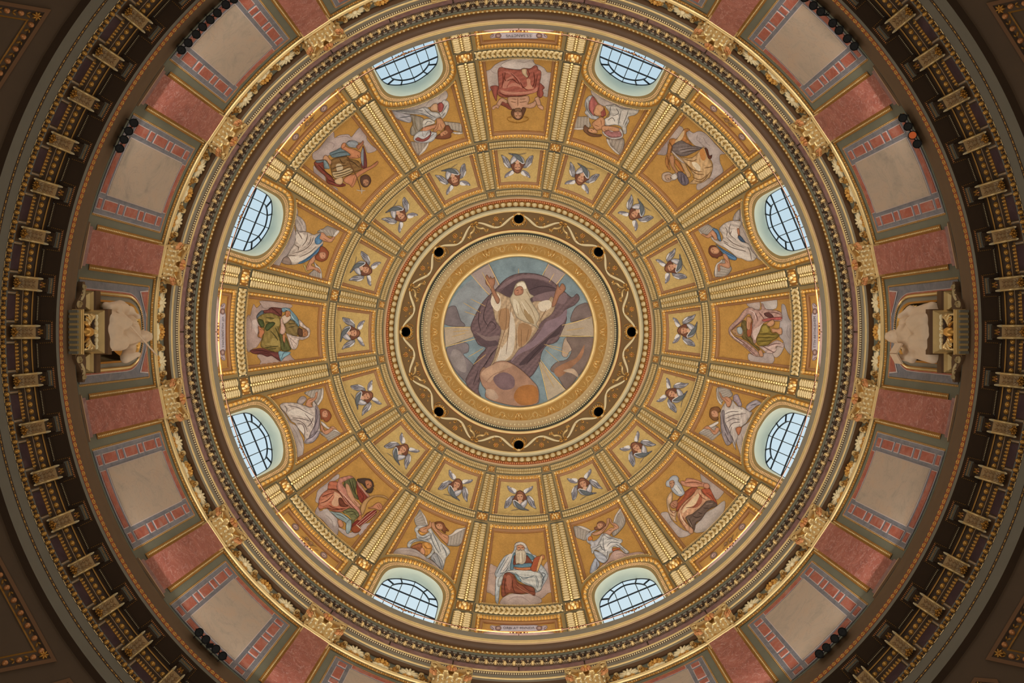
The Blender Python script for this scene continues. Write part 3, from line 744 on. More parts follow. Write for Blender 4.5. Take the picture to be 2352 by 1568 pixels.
# ------------------------------------------------------------------ lower cornice under the drum
lc = struct('trim_3'); lc['label'] = 'dark lower cornice with gilt console brackets and rust coffers'
zl = 18.96
mb = MB(); rl = 1022 * zl / F; rev(mb, [(rl * F / (zl + .02), zl + .02), ((RW + .02) * F / (zl + .12), zl + .12)], 128); obj('drum_ledge', mb.mesh('drum_ledge', GREYD), lc)
revobj('crown_cyma', [(1021.5, zl + .02), (1024, zl - .05), (1030, zl - .13), (1038, zl - .22), (1043, zl - .34), (1047.5, zl - .38)], LBROWN, lc)
zc2 = zl - .38
revobj('chain_ground', [(1047.4, zc2), (1056, zc2 - .10)], REDOR, lc)
ch = MB()
for i in range(480):
    a = 2 * pi * i / 480; mp = lambda x, y, off=0.0: PX(hypot(x, y), atan2(y, x), zc2 - .0118 * (hypot(x, y) - 1047.4)) + Vector((-cos(a) * off * .6, -sin(a) * off * .6, -off * .8))
    for s in (-1, 1): bumpM(ch, mp, (1051.4 + 2.1 * s) * cos(a), (1051.4 + 2.1 * s) * sin(a), 5.2, 1.15, .03, a + pi / 2, 0, 5, 0, 1)
    for q in (-.0043, .0043): bumpM(ch, mp, 1051.4 * cos(a + q), 1051.4 * sin(a + q), 1.3, 2.4, .03, a + pi / 2, 0, 5, 0, 1)
obj('chain_row', ch.mesh('chain_row', GOLD, smooth=True), lc, kind='stuff')
zc3 = zc2 - .10; r7 = 1056.5 * zc3 / F
revobj('corona_face', zprof([(1056, r7), (1063.5, r7)]), LGREY, lc)
zS = zr(1063.5, r7)                                                   # the soffit
UN = 2 * pi / 64; VISB = lambda a: abs(sin(a)) < 0.80
def SZ(x, y, off=0.0): rho = hypot(x, y); th = atan2(y, x); z = zS - off; return PX(rho, th, z)
CQ = [(1068.5, -25.5), (1100, -26), (1100, 26), (1068.5, 25.5)]
sf = MB(); W = dens(sectorpoly(1063.2, 1109, UN / 2 + .0001, 0, 6), 12)
fillpoly(sf, W, [dens(CQ, 10)], SZ, grid=20)
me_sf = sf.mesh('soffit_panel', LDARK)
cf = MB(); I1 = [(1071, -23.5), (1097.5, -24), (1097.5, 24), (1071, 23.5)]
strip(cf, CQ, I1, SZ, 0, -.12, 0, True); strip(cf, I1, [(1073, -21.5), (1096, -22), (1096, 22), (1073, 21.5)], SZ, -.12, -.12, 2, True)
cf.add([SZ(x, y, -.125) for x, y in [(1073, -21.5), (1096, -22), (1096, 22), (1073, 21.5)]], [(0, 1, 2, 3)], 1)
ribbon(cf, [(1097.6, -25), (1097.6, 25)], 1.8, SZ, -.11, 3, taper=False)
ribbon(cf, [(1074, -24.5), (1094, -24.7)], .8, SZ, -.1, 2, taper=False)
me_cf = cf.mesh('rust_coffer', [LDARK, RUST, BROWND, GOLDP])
bd = MB()
for i in range(15): bumpM(bd, SZ, 1106, (i - 7) * 3.7, 1.25, 1.25, .03, 0, 0, 5, 0, 1)
for s in (-1, 1):
    for i in range(7): bumpM(bd, SZ, 1071 + i * 4.6, s * 28.2, 1.2, 1.2, .03, 0, 0, 5, 1, 1)
me_bd = bd.mesh('coffer_beads', [IVORY, GOLDD], smooth=True)
fb = MB()   # flower box and bead strips in front of each bracket
box(fb, SZ(1096.5, 0, .06), Vector((0, 15 * zS / F, 0)), Vector((11 * zS / F, 0, 0)), Vector((0, 0, .06)), 0)
for k in range(5): t = 2 * pi * k / 5; bumpM(fb, SZ, 1098 + 4 * cos(t), 5.5 * sin(t), 3.0, 2.2, .09, t, .12, 6, 1, 2)
bumpM(fb, SZ, 1098, 0, 2.6, 2.6, .13, 0, .12, 6, 2, 2)
box(fb, SZ(1081, 0, .03), Vector((0, 18 * zS / F, 0)), Vector((4.6 * zS / F, 0, 0)), Vector((0, 0, .03)), 3)
for i in range(9): bumpM(fb, SZ, 1079.5, (i - 4) * 3.7, 1.2, 1.7, .03, .5, .06, 5, 1, 1)
for i in range(11): bumpM(fb, SZ, 1071.5, (i - 5) * 4.2, 1.7, 1.7, .05, 0, 0, 5, 4, 2)
me_fb = fb.mesh('flower_box', [LDARK, GOLDD, GOLDR, LGREY, GOLDR], smooth=False)
# bed mouldings and frieze behind the brackets
z8 = zS; r8 = 1109 * z8 / F
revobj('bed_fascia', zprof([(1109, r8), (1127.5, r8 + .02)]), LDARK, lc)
revobj('gilt_line', torusprof(1118.4, zr(1118.4, r8), 1120.6, zr(1120.6, r8), .02), GOLDD, lc, 256)
z9 = zr(1127.5, r8 + .02)
revobj('bed_ovolo', [(1127.5, z9), (1134, z9 - .04), (1141, z9 - .10)], LDARK, lc)
me_lf, p_lf = unitbump('gilt_leaf', 1134.6, z9 - .045, 7.0, .058, .06, GOLD, (1, -.007), 7, 2)
revobj('pale_line', torusprof(1141.6, z9 - .10, 1143.4, z9 - .115, .012), PINKB, lc, 256)
r9 = 1142 * (z9 - .1) / F
revobj('lower_fascia', zprof([(1141, r9), (1151, r9 + .01)]), LDARK, lc)
r10 = r9 + .03
revobj('frieze_ground', zprof([(1150, r10 + .02), (1180, r10 + .02)]), BROWND, lc)
def FR(x, y, off=0.0): rho = hypot(x, y); th = atan2(y, x); r = r10 + .015 - off; return pol(r, th, zr(rho, r) + CZ)
fp = MB(); fillpoly(fp, dens([(1158.5, -27), (1177, -28), (1177, 28), (1158.5, 27)], 12), (), FR, .02, 16)
me_fp = fp.mesh('marble_frieze_slab', PURPD)
fm = MB(); fillpoly(fm, dens([(1151, -37), (1158, -37), (1158, 37), (1151, 37)], 12), (), FR, .01, 16, 0)
for i in range(8): bumpM(fm, FR, 1154.6, (i - 3.5) * 8.2, 3.0, 3.4, .05, .5, .01, 6, 1, 2)
for s in (-1, 1):
    fillpoly(fm, dens([(1158, s * 30), (1177, s * 31), (1177, s * 37), (1158, s * 36)], 12), (), FR, .01, 16, 2)
    for i in range(6): bumpM(fm, FR, 1160 + i * 3, s * 33.2, 1.3, 2.6, .03, .6 * s, .01, 5, 3, 1)
me_fm = fm.mesh('leaf_border', [GOLDD, GOLD, LGREY, PINKB], smooth=True)
# the console bracket: sloping fluted belly between two pale ridges, a leaf mask at its foot
zb0, zb1 = zS - .30, zr(1164, r10 - .02)
def BK(x, y, off=0.0):
    t = (x - 1109.5) / (1164 - 1109.5); z = zb0 + (zb1 - zb0) * t - .10 * sin(pi * t) - off; return Vector((x * z / F, y * z / F, z + CZ))
bk = MB(); N_ = 10
Lp = [[BK(1109.5 + 54.5 * i / N_, y) for i in range(N_ + 1)] for y in (-16.5, 16.5)]
for L in Lp: bk.add(L + [Vector((q[0] + .02, q[1], zS + CZ)) for q in L], [(i, i + 1, N_ + 2 + i, N_ + 1 + i) for i in range(N_)], 0)
bk.add([Lp[0][0], Lp[1][0], Vector((Lp[1][0][0], Lp[1][0][1], zS + CZ)), Vector((Lp[0][0][0], Lp[0][0][1], zS + CZ))], [(0, 1, 2, 3)], 0)
bk.add(Lp[0] + Lp[1], [(i, i + 1, N_ + 2 + i, N_ + 1 + i) for i in range(N_)], 1)
for i in range(5):
    x = 1116 + i * 9.2
    for s in (-1, 1): ribbon(bk, smooth_open([(x - 1.5, 7 * s), (x + 3.5, 3.2 * s), (x + 6.5, 6.5 * s), (x + 2, 9.5 * s)]), 1.3, BK, .005, 2, h=.03)
    for k in (-2, -1, 0, 1, 2): ribbon(bk, [(x, k * 2.2), (x + 6, k * 2.2)], .7, BK, .004, 2, h=.02)
me_bk = bk.mesh('bracket', [LDARK, mat('bracket_belly', 'a88d62', .45, .15), PINKB])
def ridgemesh(s):
    rg = MB(); ribbon(rg, [(1109 + 55 * i / 10, 13.8 * s) for i in range(11)], 5.0, BK, .0, 0, taper=False, h=.09)
    bumpM(rg, BK, 1110.5, 13.8 * s, 3.0, 2.9, .13, 0, 0, 8, 1, 3); bumpM(rg, BK, 1162, 13.8 * s, 3.4, 2.9, .12, 0, 0, 8, 1, 3)
    return rg.mesh('gilt_ridge', [GOLDP, IVORY], smooth=True)
RG = [ridgemesh(-1), ridgemesh(1)]
lm = MB()
for k in range(9): t = 2 * pi * k / 9; bumpM(lm, BK, 1159 + 4.6 * cos(t), 8.0 * sin(t), 3.2, 2.6, .06, t, .01, 6, k % 2, 2)
bumpM(lm, BK, 1159, 0, 3.6, 4.0, .10, 0, .02, 8, 0, 2); bumpM(lm, BK, 1152, 0, 4.0, 2.4, .06, 0, .02, 6, 1, 2)
me_lm = lm.mesh('leaf_mask', [GOLDD, GOLD], smooth=True)
for i in range(64):
    a = i * UN
    if not VISB(a): continue
    b = cpart('bracket', me_bk, lc, a); obj('gilt_ridge', RG[0], b); obj('gilt_ridge', RG[1], b); obj('leaf_mask', me_lm, b)
    cpart('flower_box', me_fb, lc, a)
    a += UN / 2
    s = cpart('soffit_panel', me_sf, lc, a); obj('rust_coffer', me_cf, s); obj('coffer_beads', me_bd, s)
    s = cpart('marble_frieze_slab', me_fp, lc, a); obj('leaf_border', me_fm, s)
    for k in range(5):
        q = a + (k - 2) * .0149; o = obj('gilt_leaf', me_lf, lc); o.location = pol(p_lf[0], q, p_lf[2]); o.rotation_euler = (0, 0, q)
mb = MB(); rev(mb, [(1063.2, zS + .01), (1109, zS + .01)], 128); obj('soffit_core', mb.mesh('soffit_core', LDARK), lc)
r11 = 1178 * zr(1178, r10) / F; z10 = zr(1178, r10)
revobj('grey_fillet', [(1177.5, z10), (1181, z10 - .02)], LGREY, lc)
revobj('egg_ground', [(1180.5, z10 - .02), (1186, z10 - .05), (1192.5, z10 - .12)], LDARK, lc)
VISE = lambda a: (abs(1187 * cos(a)) < 1200 and -775 < 1187 * sin(a) < 815)
me, p = unitbump('egg', 1186, z10 - .05, 5.6, .062, .07, GOLD, (1, -.012), 8, 3); ringcopies('egg', me, p, 336, lc, 0.5, VISE)
dt = MB()
for i in range(336):
    a = 2 * pi * i / 336; mp = lambda x, y, off=0.0: PX(hypot(x, y), atan2(y, x), z10 - .02 - .0083 * (hypot(x, y) - 1180)) + Vector((-cos(a) * off * .6, -sin(a) * off * .6, -off * .8))
    if not VISE(a): continue
    bumpM(dt, mp, 1183.4 * cos(a), 1183.4 * sin(a), 2.6, 4.2, .05, a, 0, 6, 0, 1); bumpM(dt, mp, 1188.5 * cos(a), 1188.5 * sin(a), 3.0, 2.0, .05, a, 0, 5, 0, 1)
    ribbon(dt, [((1191.6) * cos(a + q), (1191.6) * sin(a + q)) for q in (-.0062, 0, .0062)], 1.3, mp, .01, 1, taper=False)
obj('dart_row', dt.mesh('dart_row', [GOLDD, GOLDP], smooth=True), lc, kind='stuff')
z11 = z10 - .12; r12 = 1192.5 * z11 / F
revobj('upper_architrave', zprof([(1192.5, r12), (1212, r12)]), LGREY, lc)
z12 = zr(1212, r12)
revobj('reel_channel', [(1212, z12), (1219, z12 - .05)], LDARK, lc)
rp = MB()
for i in range(480):
    a = 2 * pi * i / 480
    if not VISE(a): continue
    mp = lambda x, y, off=0.0: PX(hypot(x, y), atan2(y, x), z12 - .007 * (hypot(x, y) - 1212)) + Vector((-cos(a) * off * .6, -sin(a) * off * .6, -off * .8))
    bumpM(rp, mp, 1215.6 * cos(a), 1215.6 * sin(a), 5.4, 1.5, .03, a + pi / 2, 0, 6, 0, 1); b = a + pi / 480; bumpM(rp, mp, 1215.6 * cos(b), 1215.6 * sin(b), 1.3, 1.5, .03, 0, 0, 5, 0, 1)
obj('reel_row', rp.mesh('reel_row', GOLD, smooth=True), lc, kind='stuff')
z13 = z12 - .05; r13 = 1219 * z13 / F
revobj('lower_architrave', zprof([(1219, r13), (1243, r13)]), LGREY, lc)
z14 = zr(1243, r13)
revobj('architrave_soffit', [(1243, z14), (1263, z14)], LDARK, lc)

# ------------------------------------------------------------------ vault surfaces round the drum, nave walls and floor (close the room)
def VZ(x, y, off=0.0):
    rho = hypot(x, y); th = atan2(y, x); z = z14 - max(0, rho - 1262) * .0058 - off; return PX(rho, th, z)
mb = MB(); rev(mb, [(1262, z14)] + [(r, z14 - (r - 1262) * .0058) for r in (1330, 1400, 1500, 1650, 1800, 1950)], 96)
pv = struct('wall_pendentive', mb.mesh('wall_pendentive', mat('vault_brown', '5a4630', .65, 0, .06), smooth=True)); pv['label'] = 'plain brown vault below the round cornice'
zq = z14 - (1950 - 1262) * .0058; rq = 1950 * zq / F
mb = MB(); n = 96
mb.add([pol(rq, 2 * pi * i / n, z) for z in (zq + CZ, 0.0) for i in range(n)], [(i, (i + 1) % n, n + (i + 1) % n, n + i) for i in range(n)])
struct('wall_nave', mb.mesh('wall_nave', mat('nave_wall', '8a7656', .7, 0, .05)))
mb = MB(); mb.add([pol(rq, 2 * pi * i / n, 0) for i in range(n)], [tuple(range(n))]); struct('floor', mb.mesh('floor', marble('floor_marble', [(0.3, '8a7a68'), (.7, 'b8a890')], 1.5)))
# ------------------------------------------------------------------ drum wall: marble bays, gilt borders, niches
def W2(x, y, off=0.0): return pol(RW - off, y / RW, x + CZ)           # x = height above the eye, y = metres along the wall
def rect(z0, z1, t0, t1): return [(z0, t0), (z1, t0), (z1, t1), (z0, t1)]
def wplate(mb, z0, z1, t0, t1, off, m=0):
    """A slab standing 'off' proud of the wall, with its edges."""
    n = max(1, int((t1 - t0) / 0.35)); T = [t0 + (t1 - t0) * i / n for i in range(n + 1)]
    for i in range(n):
        a, b = T[i], T[i + 1]
        mb.add([W2(z0, a, off), W2(z0, b, off), W2(z1, b, off), W2(z1, a, off), W2(z0, a, 0), W2(z0, b, 0), W2(z1, b, 0), W2(z1, a, 0)],
               [(0, 1, 2, 3), (0, 4, 5, 1), (3, 2, 6, 7)] + ([(0, 3, 7, 4)] if i == 0 else []) + ([(1, 5, 6, 2)] if i == n - 1 else []), m)
wall = struct('wall_drum'); wall['label'] = 'round drum wall of grey stucco with inlaid marble bays'
ZW0, ZW1 = 18.9, zs + .02
NIH = [(22.87, 0), (22.84, .22), (22.74, .44), (22.55, .61), (22.3, .71), (22.0, .75), (21.0, .755), (19.7, .76)]
NI = smooth_open([(z, -t) for z, t in NIH[:0:-1]] + NIH, 3)
def nis(k, dz=0.0): return [(22.87 + dz + (z - 22.87) * 1.0 if z > 19.8 else z, t * k) for z, t in NI]
half = S16 / 2 * RW + .002
mb = MB(); fillpoly(mb, dens(rect(ZW0, ZW1, -half, half), .3), (), W2, 0, .6); ME_WALL = mb.mesh('wall_segment', GREYD, smooth=True)
mb = MB(); fillpoly(mb, dens(rect(ZW0, ZW1, -half, half), .3), [NI], W2, 0, .6); ME_WALLN = mb.mesh('wall_segment', GREYD, smooth=True)
for s in range(16): cpart('wall_segment', ME_WALLN if s in (0, 8) else ME_WALL, wall, s * S16)
# inlaid bay
mb = MB(); wplate(mb, 19.60, 23.27, -1.25, 1.25, .02); ME_SLAB = mb.mesh('inlay_slab', BLUEM)
mb = MB(); wplate(mb, 19.97, 22.97, -.745, .745, .05); ME_PALE = mb.mesh('pale_marble_slab', PALEM)
TZ = []; z = 19.66
for l in (.16, .60, .2, .60, .2, .60, .2): TZ.append((z, z + l)); z += l + .145
inl = MB(); wplate(inl, 19.95, 22.99, -.765, .765, .035)
TILES = {}
for s in (-1, 1):
    for (a, b) in TZ:
        t0, t1 = sorted((s * .885, s * 1.115)); wplate(inl, a - .022, b + .022, t0 - .02, t1 + .02, .03)
wplate(inl, 19.62, 19.88, -.745, .745, .03); wplate(inl, 23.05, 23.25, -.74, .74, .03)
wplate(inl, 19.60, 23.27, -1.262, -1.25, .03); wplate(inl, 19.60, 23.27, 1.25, 1.262, .03)
ME_INL = inl.mesh('inlay_lines', WHITEL)
def tilemesh(l, w_):
    mb = MB(); wplate(mb, 0, l, -w_ / 2, w_ / 2, .045); return [(v[0] - RW, v[1], v[2] - CZ) for v in mb.v], mb.f
def tile(z0, z1, t0, t1):
    k = (round(z1 - z0, 3), round(t1 - t0, 3))
    if k not in TILES:
        mb = MB(); mb.v, mb.f = tilemesh(*k); mb.m = [0] * len(mb.f); TILES[k] = mb.mesh('marble_tile', PINKP)
    return TILES[k], (z0 + CZ, (t0 + t1) / 2)
def puttile(parent, z0, z1, t0, t1):
    me, (z, t) = tile(z0, z1, t0, t1); o = obj('marble_tile', me, parent); a = t / RW
    o.location = (RW * cos(a), RW * sin(a), z); o.rotation_euler = (0, 0, a)
def wbead(mb, z0, t0, z1, t1, pitch, a, b, h, m=0, rot=0.0, two=None):
    n = max(1, int(hypot(z1 - z0, t1 - t0) / pitch)); hd = atan2(t1 - t0, z1 - z0)
    for i in range(n):
        f = (i + .5) / n
        if two and i % 2: bumpM(mb, W2, z0 + (z1 - z0) * f, t0 + (t1 - t0) * f, two[0], two[1], h, hd + two[2], .0, 5, m + 1, 1)
        else: bumpM(mb, W2, z0 + (z1 - z0) * f, t0 + (t1 - t0) * f, a, b, h, hd + rot, .0, 5, m, 1)
be = MB()
for s in (-1, 1):
    ribbon(be, [(19.6, 1.285 * s), (21.4, 1.285 * s), (23.31, 1.285 * s)], .05, W2, .006, 2, taper=False); wbead(be, 19.6, 1.285 * s, 23.3, 1.285 * s, .075, .03, .02, .03, 0)
ribbon(be, [(23.32, t) for t in (-1.29, -.6, 0, .6, 1.29)], .06, W2, .006, 3, taper=False); wbead(be, 23.32, -1.28, 23.32, 1.28, .06, .026, .024, .03, 1)
ME_BF = be.mesh('bead_frame', [GOLDP, GOLDR, GOLDD, GOLDR])
eb = MB()
for s in (-1, 1):
    ribbon(eb, [(19.95, 1.575 * s), (21.8, 1.575 * s), (23.6, 1.575 * s)], .15, W2, .02, 2, taper=False)
    wbead(eb, 19.98, 1.565 * s, 23.58, 1.565 * s, .085, .018, .05, .06, 0, .5 * s)
ribbon(eb, [(23.6, t) for t in (-1.62, -.8, 0, .8, 1.62)], .16, W2, .012, 2, taper=False); wbead(eb, 23.6, -1.6, 23.6, 1.6, .066, .03, .04, .05, 0, 0, (.018, .05, .7))
ME_EB = eb.mesh('leaf_border', [GOLDP, GOLD, GOLDD], smooth=True)
tb = MB(); n = 14
for (zc_, rr) in ((23.79, .055), (23.88, .03)):
    prof = [(zc_ + rr * cos(t), .01 + rr * sin(t) * 1.5) for t in [pi * i / 6 for i in range(7)]]
    vs = [W2(zz, -1.66 + 3.32 * i / n, o) for i in range(n + 1) for zz, o in prof]
    tb.add(vs, [(i * 7 + q, i * 7 + q + 1, i * 7 + 8 + q, i * 7 + 7 + q) for i in range(n) for q in range(6)])
ME_TB = tb.mesh('gilt_torus', GOLDP, smooth=True)
# the garland relief over each bay
def shell(mb, z, t, r, m=0):
    for k in range(7):
        a = -1.25 + k * .417; bumpM(mb, W2, z + r * .55 * cos(a), t + r * .55 * sin(a), r * .5, r * .15, .13 - .02 * abs(k - 3), a, .0, 6, m, 2)
    bumpM(mb, W2, z, t, r * .22, r * .3, .14, 0, 0, 6, m, 2)
    for k in range(5): a = pi - 1.1 + k * .55; bumpM(mb, W2, z + r * .32 * cos(a), t + r * .36 * sin(a), r * .26, r * .09, .07, a, 0, 5, m + 1, 2)
def wcurl(mb, z, t, r, a0, sgn, w_, m=0): curl(mb, z, t, r, a0, 1.2, w_, W2, .06, m, sgn)
def garland():
    flw = MB()
    for k in range(10): a = 2 * pi * k / 10; bumpM(flw, W2, 24.2 + .14 * cos(a), .15 * sin(a), .09, .05, .10, a, 0, 5, 1, 2)
    bumpM(flw, W2, 24.2, 0, .08, .08, .16, 0, 0, 7, 1, 2); bumpM(flw, W2, 24.0, 0, .08, .14, .1, 0, 0, 7, 0, 2)
    for s in (-1, 1): bumpM(flw, W2, 23.98, .16 * s, .06, .12, .08, .4 * s, 0, 6, 0, 2)
    sc_ = MB()
    for s in (-1, 1):
        for (t, k) in ((.42, 1), (1.28, -1)):
            wcurl(sc_, 24.12, t * s, .13, 0, s * k, .05, 1); wcurl(sc_, 24.3, (t + .05 * k) * s, .10, pi, -s * k, .04, 0); bumpM(sc_, W2, 24.02, t * s, .07, .07, .1, 0, 0, 6, 1, 2)
            for q in range(4): a = 1.2 + q * 1.3; bumpM(sc_, W2, 24.03 + .1 * cos(a), t * s + .11 * sin(a), .06, .03, .06, a, 0, 5, q % 2, 2)
            ribbon(sc_, smooth_open([(23.98, (t - .16 * k) * s), (24.1, (t - .25 * k) * s), (24.25, (t - .18 * k) * s), (24.32, (t - .30 * k) * s)]), .045, W2, .01, 0, h=.05)
        ribbon(sc_, smooth_open([(23.97, 1.45 * s), (24.1, 1.5 * s), (24.3, 1.42 * s), (24.36, 1.55 * s)]), .05, W2, .01, 0, h=.05)
    return flw.mesh('gilt_flower', [IVORY, GOLD], smooth=True), sc_.mesh('gilt_scroll', [GOLDP, GOLDD], smooth=True)
ME_GF, ME_GS = garland()
ME_SH = []
for s in (-1, 1): mb = MB(); shell(mb, 24.05, .86 * s, .36); ME_SH.append(mb.mesh('gilt_shell', [IVORY, GOLD], smooth=True))
BAYS = [0, 1, 2, 3, 13, 14, 15, 5, 6, 7, 8, 9, 10, 11]
for s in BAYS:
    th = s * S16
    cpart('leaf_border', ME_EB, wall, th, kind='stuff'); cpart('gilt_torus', ME_TB, wall, th)
    for me in ME_SH: cpart('gilt_shell', me, wall, th)
    cpart('gilt_flower', ME_GF, wall, th); cpart('gilt_scroll', ME_GS, wall, th); cpart('bead_frame', ME_BF, wall, th, kind='stuff')
    if s in (0, 8): continue
    sl = cpart('inlay_slab', ME_SLAB, wall, th); obj('inlay_lines', ME_INL, sl, kind='stuff'); obj('pale_marble_slab', ME_PALE, sl)
    for q in (-1, 1):
        for (a, b) in TZ: t0, t1 = sorted((q * .885, q * 1.115)); puttile(sl, a, b, t0, t1)
    puttile(sl, 19.64, 19.86, -.725, .725); puttile(sl, 23.07, 23.23, -.72, .72)
# niche bays
def around(k, dz):                                                      # outline parallel to the niche opening
    out = []
    for i, (z, t) in enumerate(NI):
        a = NI[max(0, i - 1)]; b = NI[min(len(NI) - 1, i + 1)]; dx, dy = b[0] - a[0], b[1] - a[1]; l = hypot(dx, dy); nx, ny = -dy / l, dx / l
        if nx * (z - 21) + ny * t < 0: nx, ny = -nx, -ny
        out.append((z + nx * k * dz, t + ny * k))
    return out
N_ = lambda k: around(k, .82)
slab = MB(); fillpoly(slab, dens(rect(19.6, 23.27, -1.25, 1.25), .3), [N_(.30)], W2, .02, .5); ME_NSL = slab.mesh('inlay_slab', BLUEM)
nr = MB(); strip(nr, NI, N_(.05), W2, .0, .05, 0); strip(nr, N_(.05), N_(.16), W2, .03, .03, 1); strip(nr, N_(.16), N_(.255), W2, .06, .03, 2); strip(nr, N_(.255), N_(.29), W2, .03, .03, 3); strip(nr, N_(.29), N_(.305), W2, .035, .035, 4)
for (x, y, a) in walk(N_(.20), .062): bumpM(nr, W2, x, y, .024, .045, .04, a, .04, 5, 5, 1)
ME_NFR = nr.mesh('niche_frame', [GOLD, GREY, GOLDD, PINKP, WHITEL, GOLDP])
nb = MB(); back = [(21.0 + (z - 21.0) * .93, t * .82) for z, t in NI]; k = len(NI)
for j in range(4):
    f0, f1 = j / 4, (j + 1) / 4
    A = [(p[0] + (q[0] - p[0]) * f0 ** 2, p[1] + (q[1] - p[1]) * f0 ** 2) for p, q in zip(NI, back)]; B = [(p[0] + (q[0] - p[0]) * f1 ** 2, p[1] + (q[1] - p[1]) * f1 ** 2) for p, q in zip(NI, back)]
    strip(nb, A, B, W2, -.62 * f0, -.62 * f1, 0)
nb.add([W2(z, t, -.62) for z, t in back], [tuple(range(k))], 0)
ME_NB = nb.mesh('niche_recess', mat('niche_olive', '7d6c4c', .6, 0, .06))
sh = MB(); NL = 11
def SHp(s, ph, d=0.0): return W2(22.0 + .84 * cos(ph) * s, .66 * sin(ph) * s, -.50 + .47 * s * s + d)
for kx in range(NL * 2 + 1):
    ph = radians(-100 + 200 * kx / (NL * 2)); 
    if kx < NL * 2:
        p2 = radians(-100 + 200 * (kx + 1) / (NL * 2)); vs = []
        for i in range(7):
            s = .12 + .88 * i / 6; e = 1.04 if False else 1.0
            vs += [SHp(s * (1.03 if kx % 2 else .97) if i == 6 else s, ph, .07 * s if kx % 2 else 0), SHp(s * (.97 if kx % 2 else 1.03) if i == 6 else s, p2, 0 if kx % 2 else .07 * s)]
        sh.add(vs, [(2 * i, 2 * i + 1, 2 * i + 3, 2 * i + 2) for i in range(6)], 0)
Q = [SHp(1.0, radians(-100 + 200 * i / 40)) for i in range(41)]
for p in Q[::2]: bump(sh, p, Vector((0, .06, 0)), Vector((0, 0, .06)), Vector((-.07, 0, 0)), 6, 1, 2)
ME_SHELL = sh.mesh('scallop_shell', [GOLD, GOLDP], smooth=True)
tri = []
for s in (-1, 1):
    mb = MB(); fillpoly(mb, [(23.22, 1.17 * s), (23.22, .42 * s), (23.02, .72 * s), (22.72, 1.12 * s)], (), W2, .035, .4, 1); fillpoly(mb, [(23.20, 1.13 * s), (23.2, .5 * s), (23.02, .77 * s), (22.8, 1.1 * s)], (), W2, .045, .4, 0)
    tri.append(mb.mesh('spandrel_tile', [PINKP, WHITEL]))
mb = MB(); 
for s in (-1, 1): t0, t1 = sorted((.62 * s, 1.12 * s)); wplate(mb, 19.1, 19.9, t0, t1, .03)
ME_LOW = mb.mesh('red_marble_slab', PINKM)
for s in (0, 8):
    th = s * S16; sl = cpart('inlay_slab', ME_NSL, wall, th); obj('niche_frame', ME_NFR, sl); obj('red_marble_slab', ME_LOW, sl)
    nn = cpart('niche_recess', ME_NB, wall, th); obj('scallop_shell', ME_SHELL, nn)
    for me in tri: obj('spandrel_tile', me, sl)

# ------------------------------------------------------------------ pilasters with gilt capitals
X, Y, Z3 = Vector((1, 0, 0)), Vector((0, 1, 0)), Vector((0, 0, 1))
RP = 10.30; O_P = (RP, 0, 19.0 + CZ)
def bx(mb, r0, r1, t0, t1, z0, z1, m=0): box(mb, ((r0 + r1) / 2, (t0 + t1) / 2, (z0 + z1) / 2 + CZ), X * ((r1 - r0) / 2), Y * ((t1 - t0) / 2), Z3 * ((z1 - z0) / 2), m)
mb = MB(); bx(mb, RP, RW, -.41, .41, 19.3, 23.46); ME_SHAFT = mb.mesh('shaft', PINKM, O_P)
mb = MB(); bx(mb, RP + .02, RW, -.50, .50, 19.0, 19.35, 0); bx(mb, RP - .10, RW, -.56, .56, 19.0, 19.10, 1); bx(mb, RP - .05, RW, -.53, .53, 19.13, 19.22, 2); bx(mb, RP - .02, RW, -.47, .47, 19.24, 19.42, 0)
ME_PBASE = mb.mesh('base', [PURPM, BROWND, PINKB], O_P)
mb = MB()
for (zz, rr) in ((23.46, .05), (23.40, .025)):
    for i in range(8):
        a0, a1 = pi * i / 8, pi * (i + 1) / 8
        vs = [Vector((RP - rr * sin(a), t, zz - rr * cos(a) + CZ)) for t in (-.46, .46) for a in (a0, a1)]; mb.add(vs, [(0, 1, 3, 2)])
    bx(mb, RP, RW, -.46, .46, zz - rr, zz + rr)
ME_AST = mb.mesh('astragal', GOLDP, O_P)
bell = MB(); K = 7; vs = []
for i in range(K):
    f = i / (K - 1); z = 23.5 + .8 * f + CZ; hw = .41 + .10 * f ** 2; rf = 10.28 - .12 * f ** 2
    vs += [Vector((RW, -hw, z)), Vector((rf, -hw, z)), Vector((rf - .02, 0, z)), Vector((rf, hw, z)), Vector((RW, hw, z))]
bell.add(vs, [(i * 5 + q, i * 5 + q + 1, i * 5 + 6 + q, i * 5 + 5 + q) for i in range(K - 1) for q in range(4)], 0)
ab = [(10.5, -.62), (10.02, -.63), (9.99, -.55), (10.10, -.28), (10.14, 0), (10.10, .28), (9.99, .55), (10.02, .63), (10.5, .62)]
vs = [Vector((r, t, z + CZ)) for z in (24.27, 24.34, 24.43) for r, t in ab]
bell.add(vs, [(k * 9 + q, k * 9 + q + 1, k * 9 + 10 + q, k * 9 + 9 + q) for k in range(2) for q in range(8)] + [tuple(range(9))[::-1]], 1)
ME_BELL = bell.mesh('capital_bell', [GOLD, GOLDP], O_P, smooth=False)
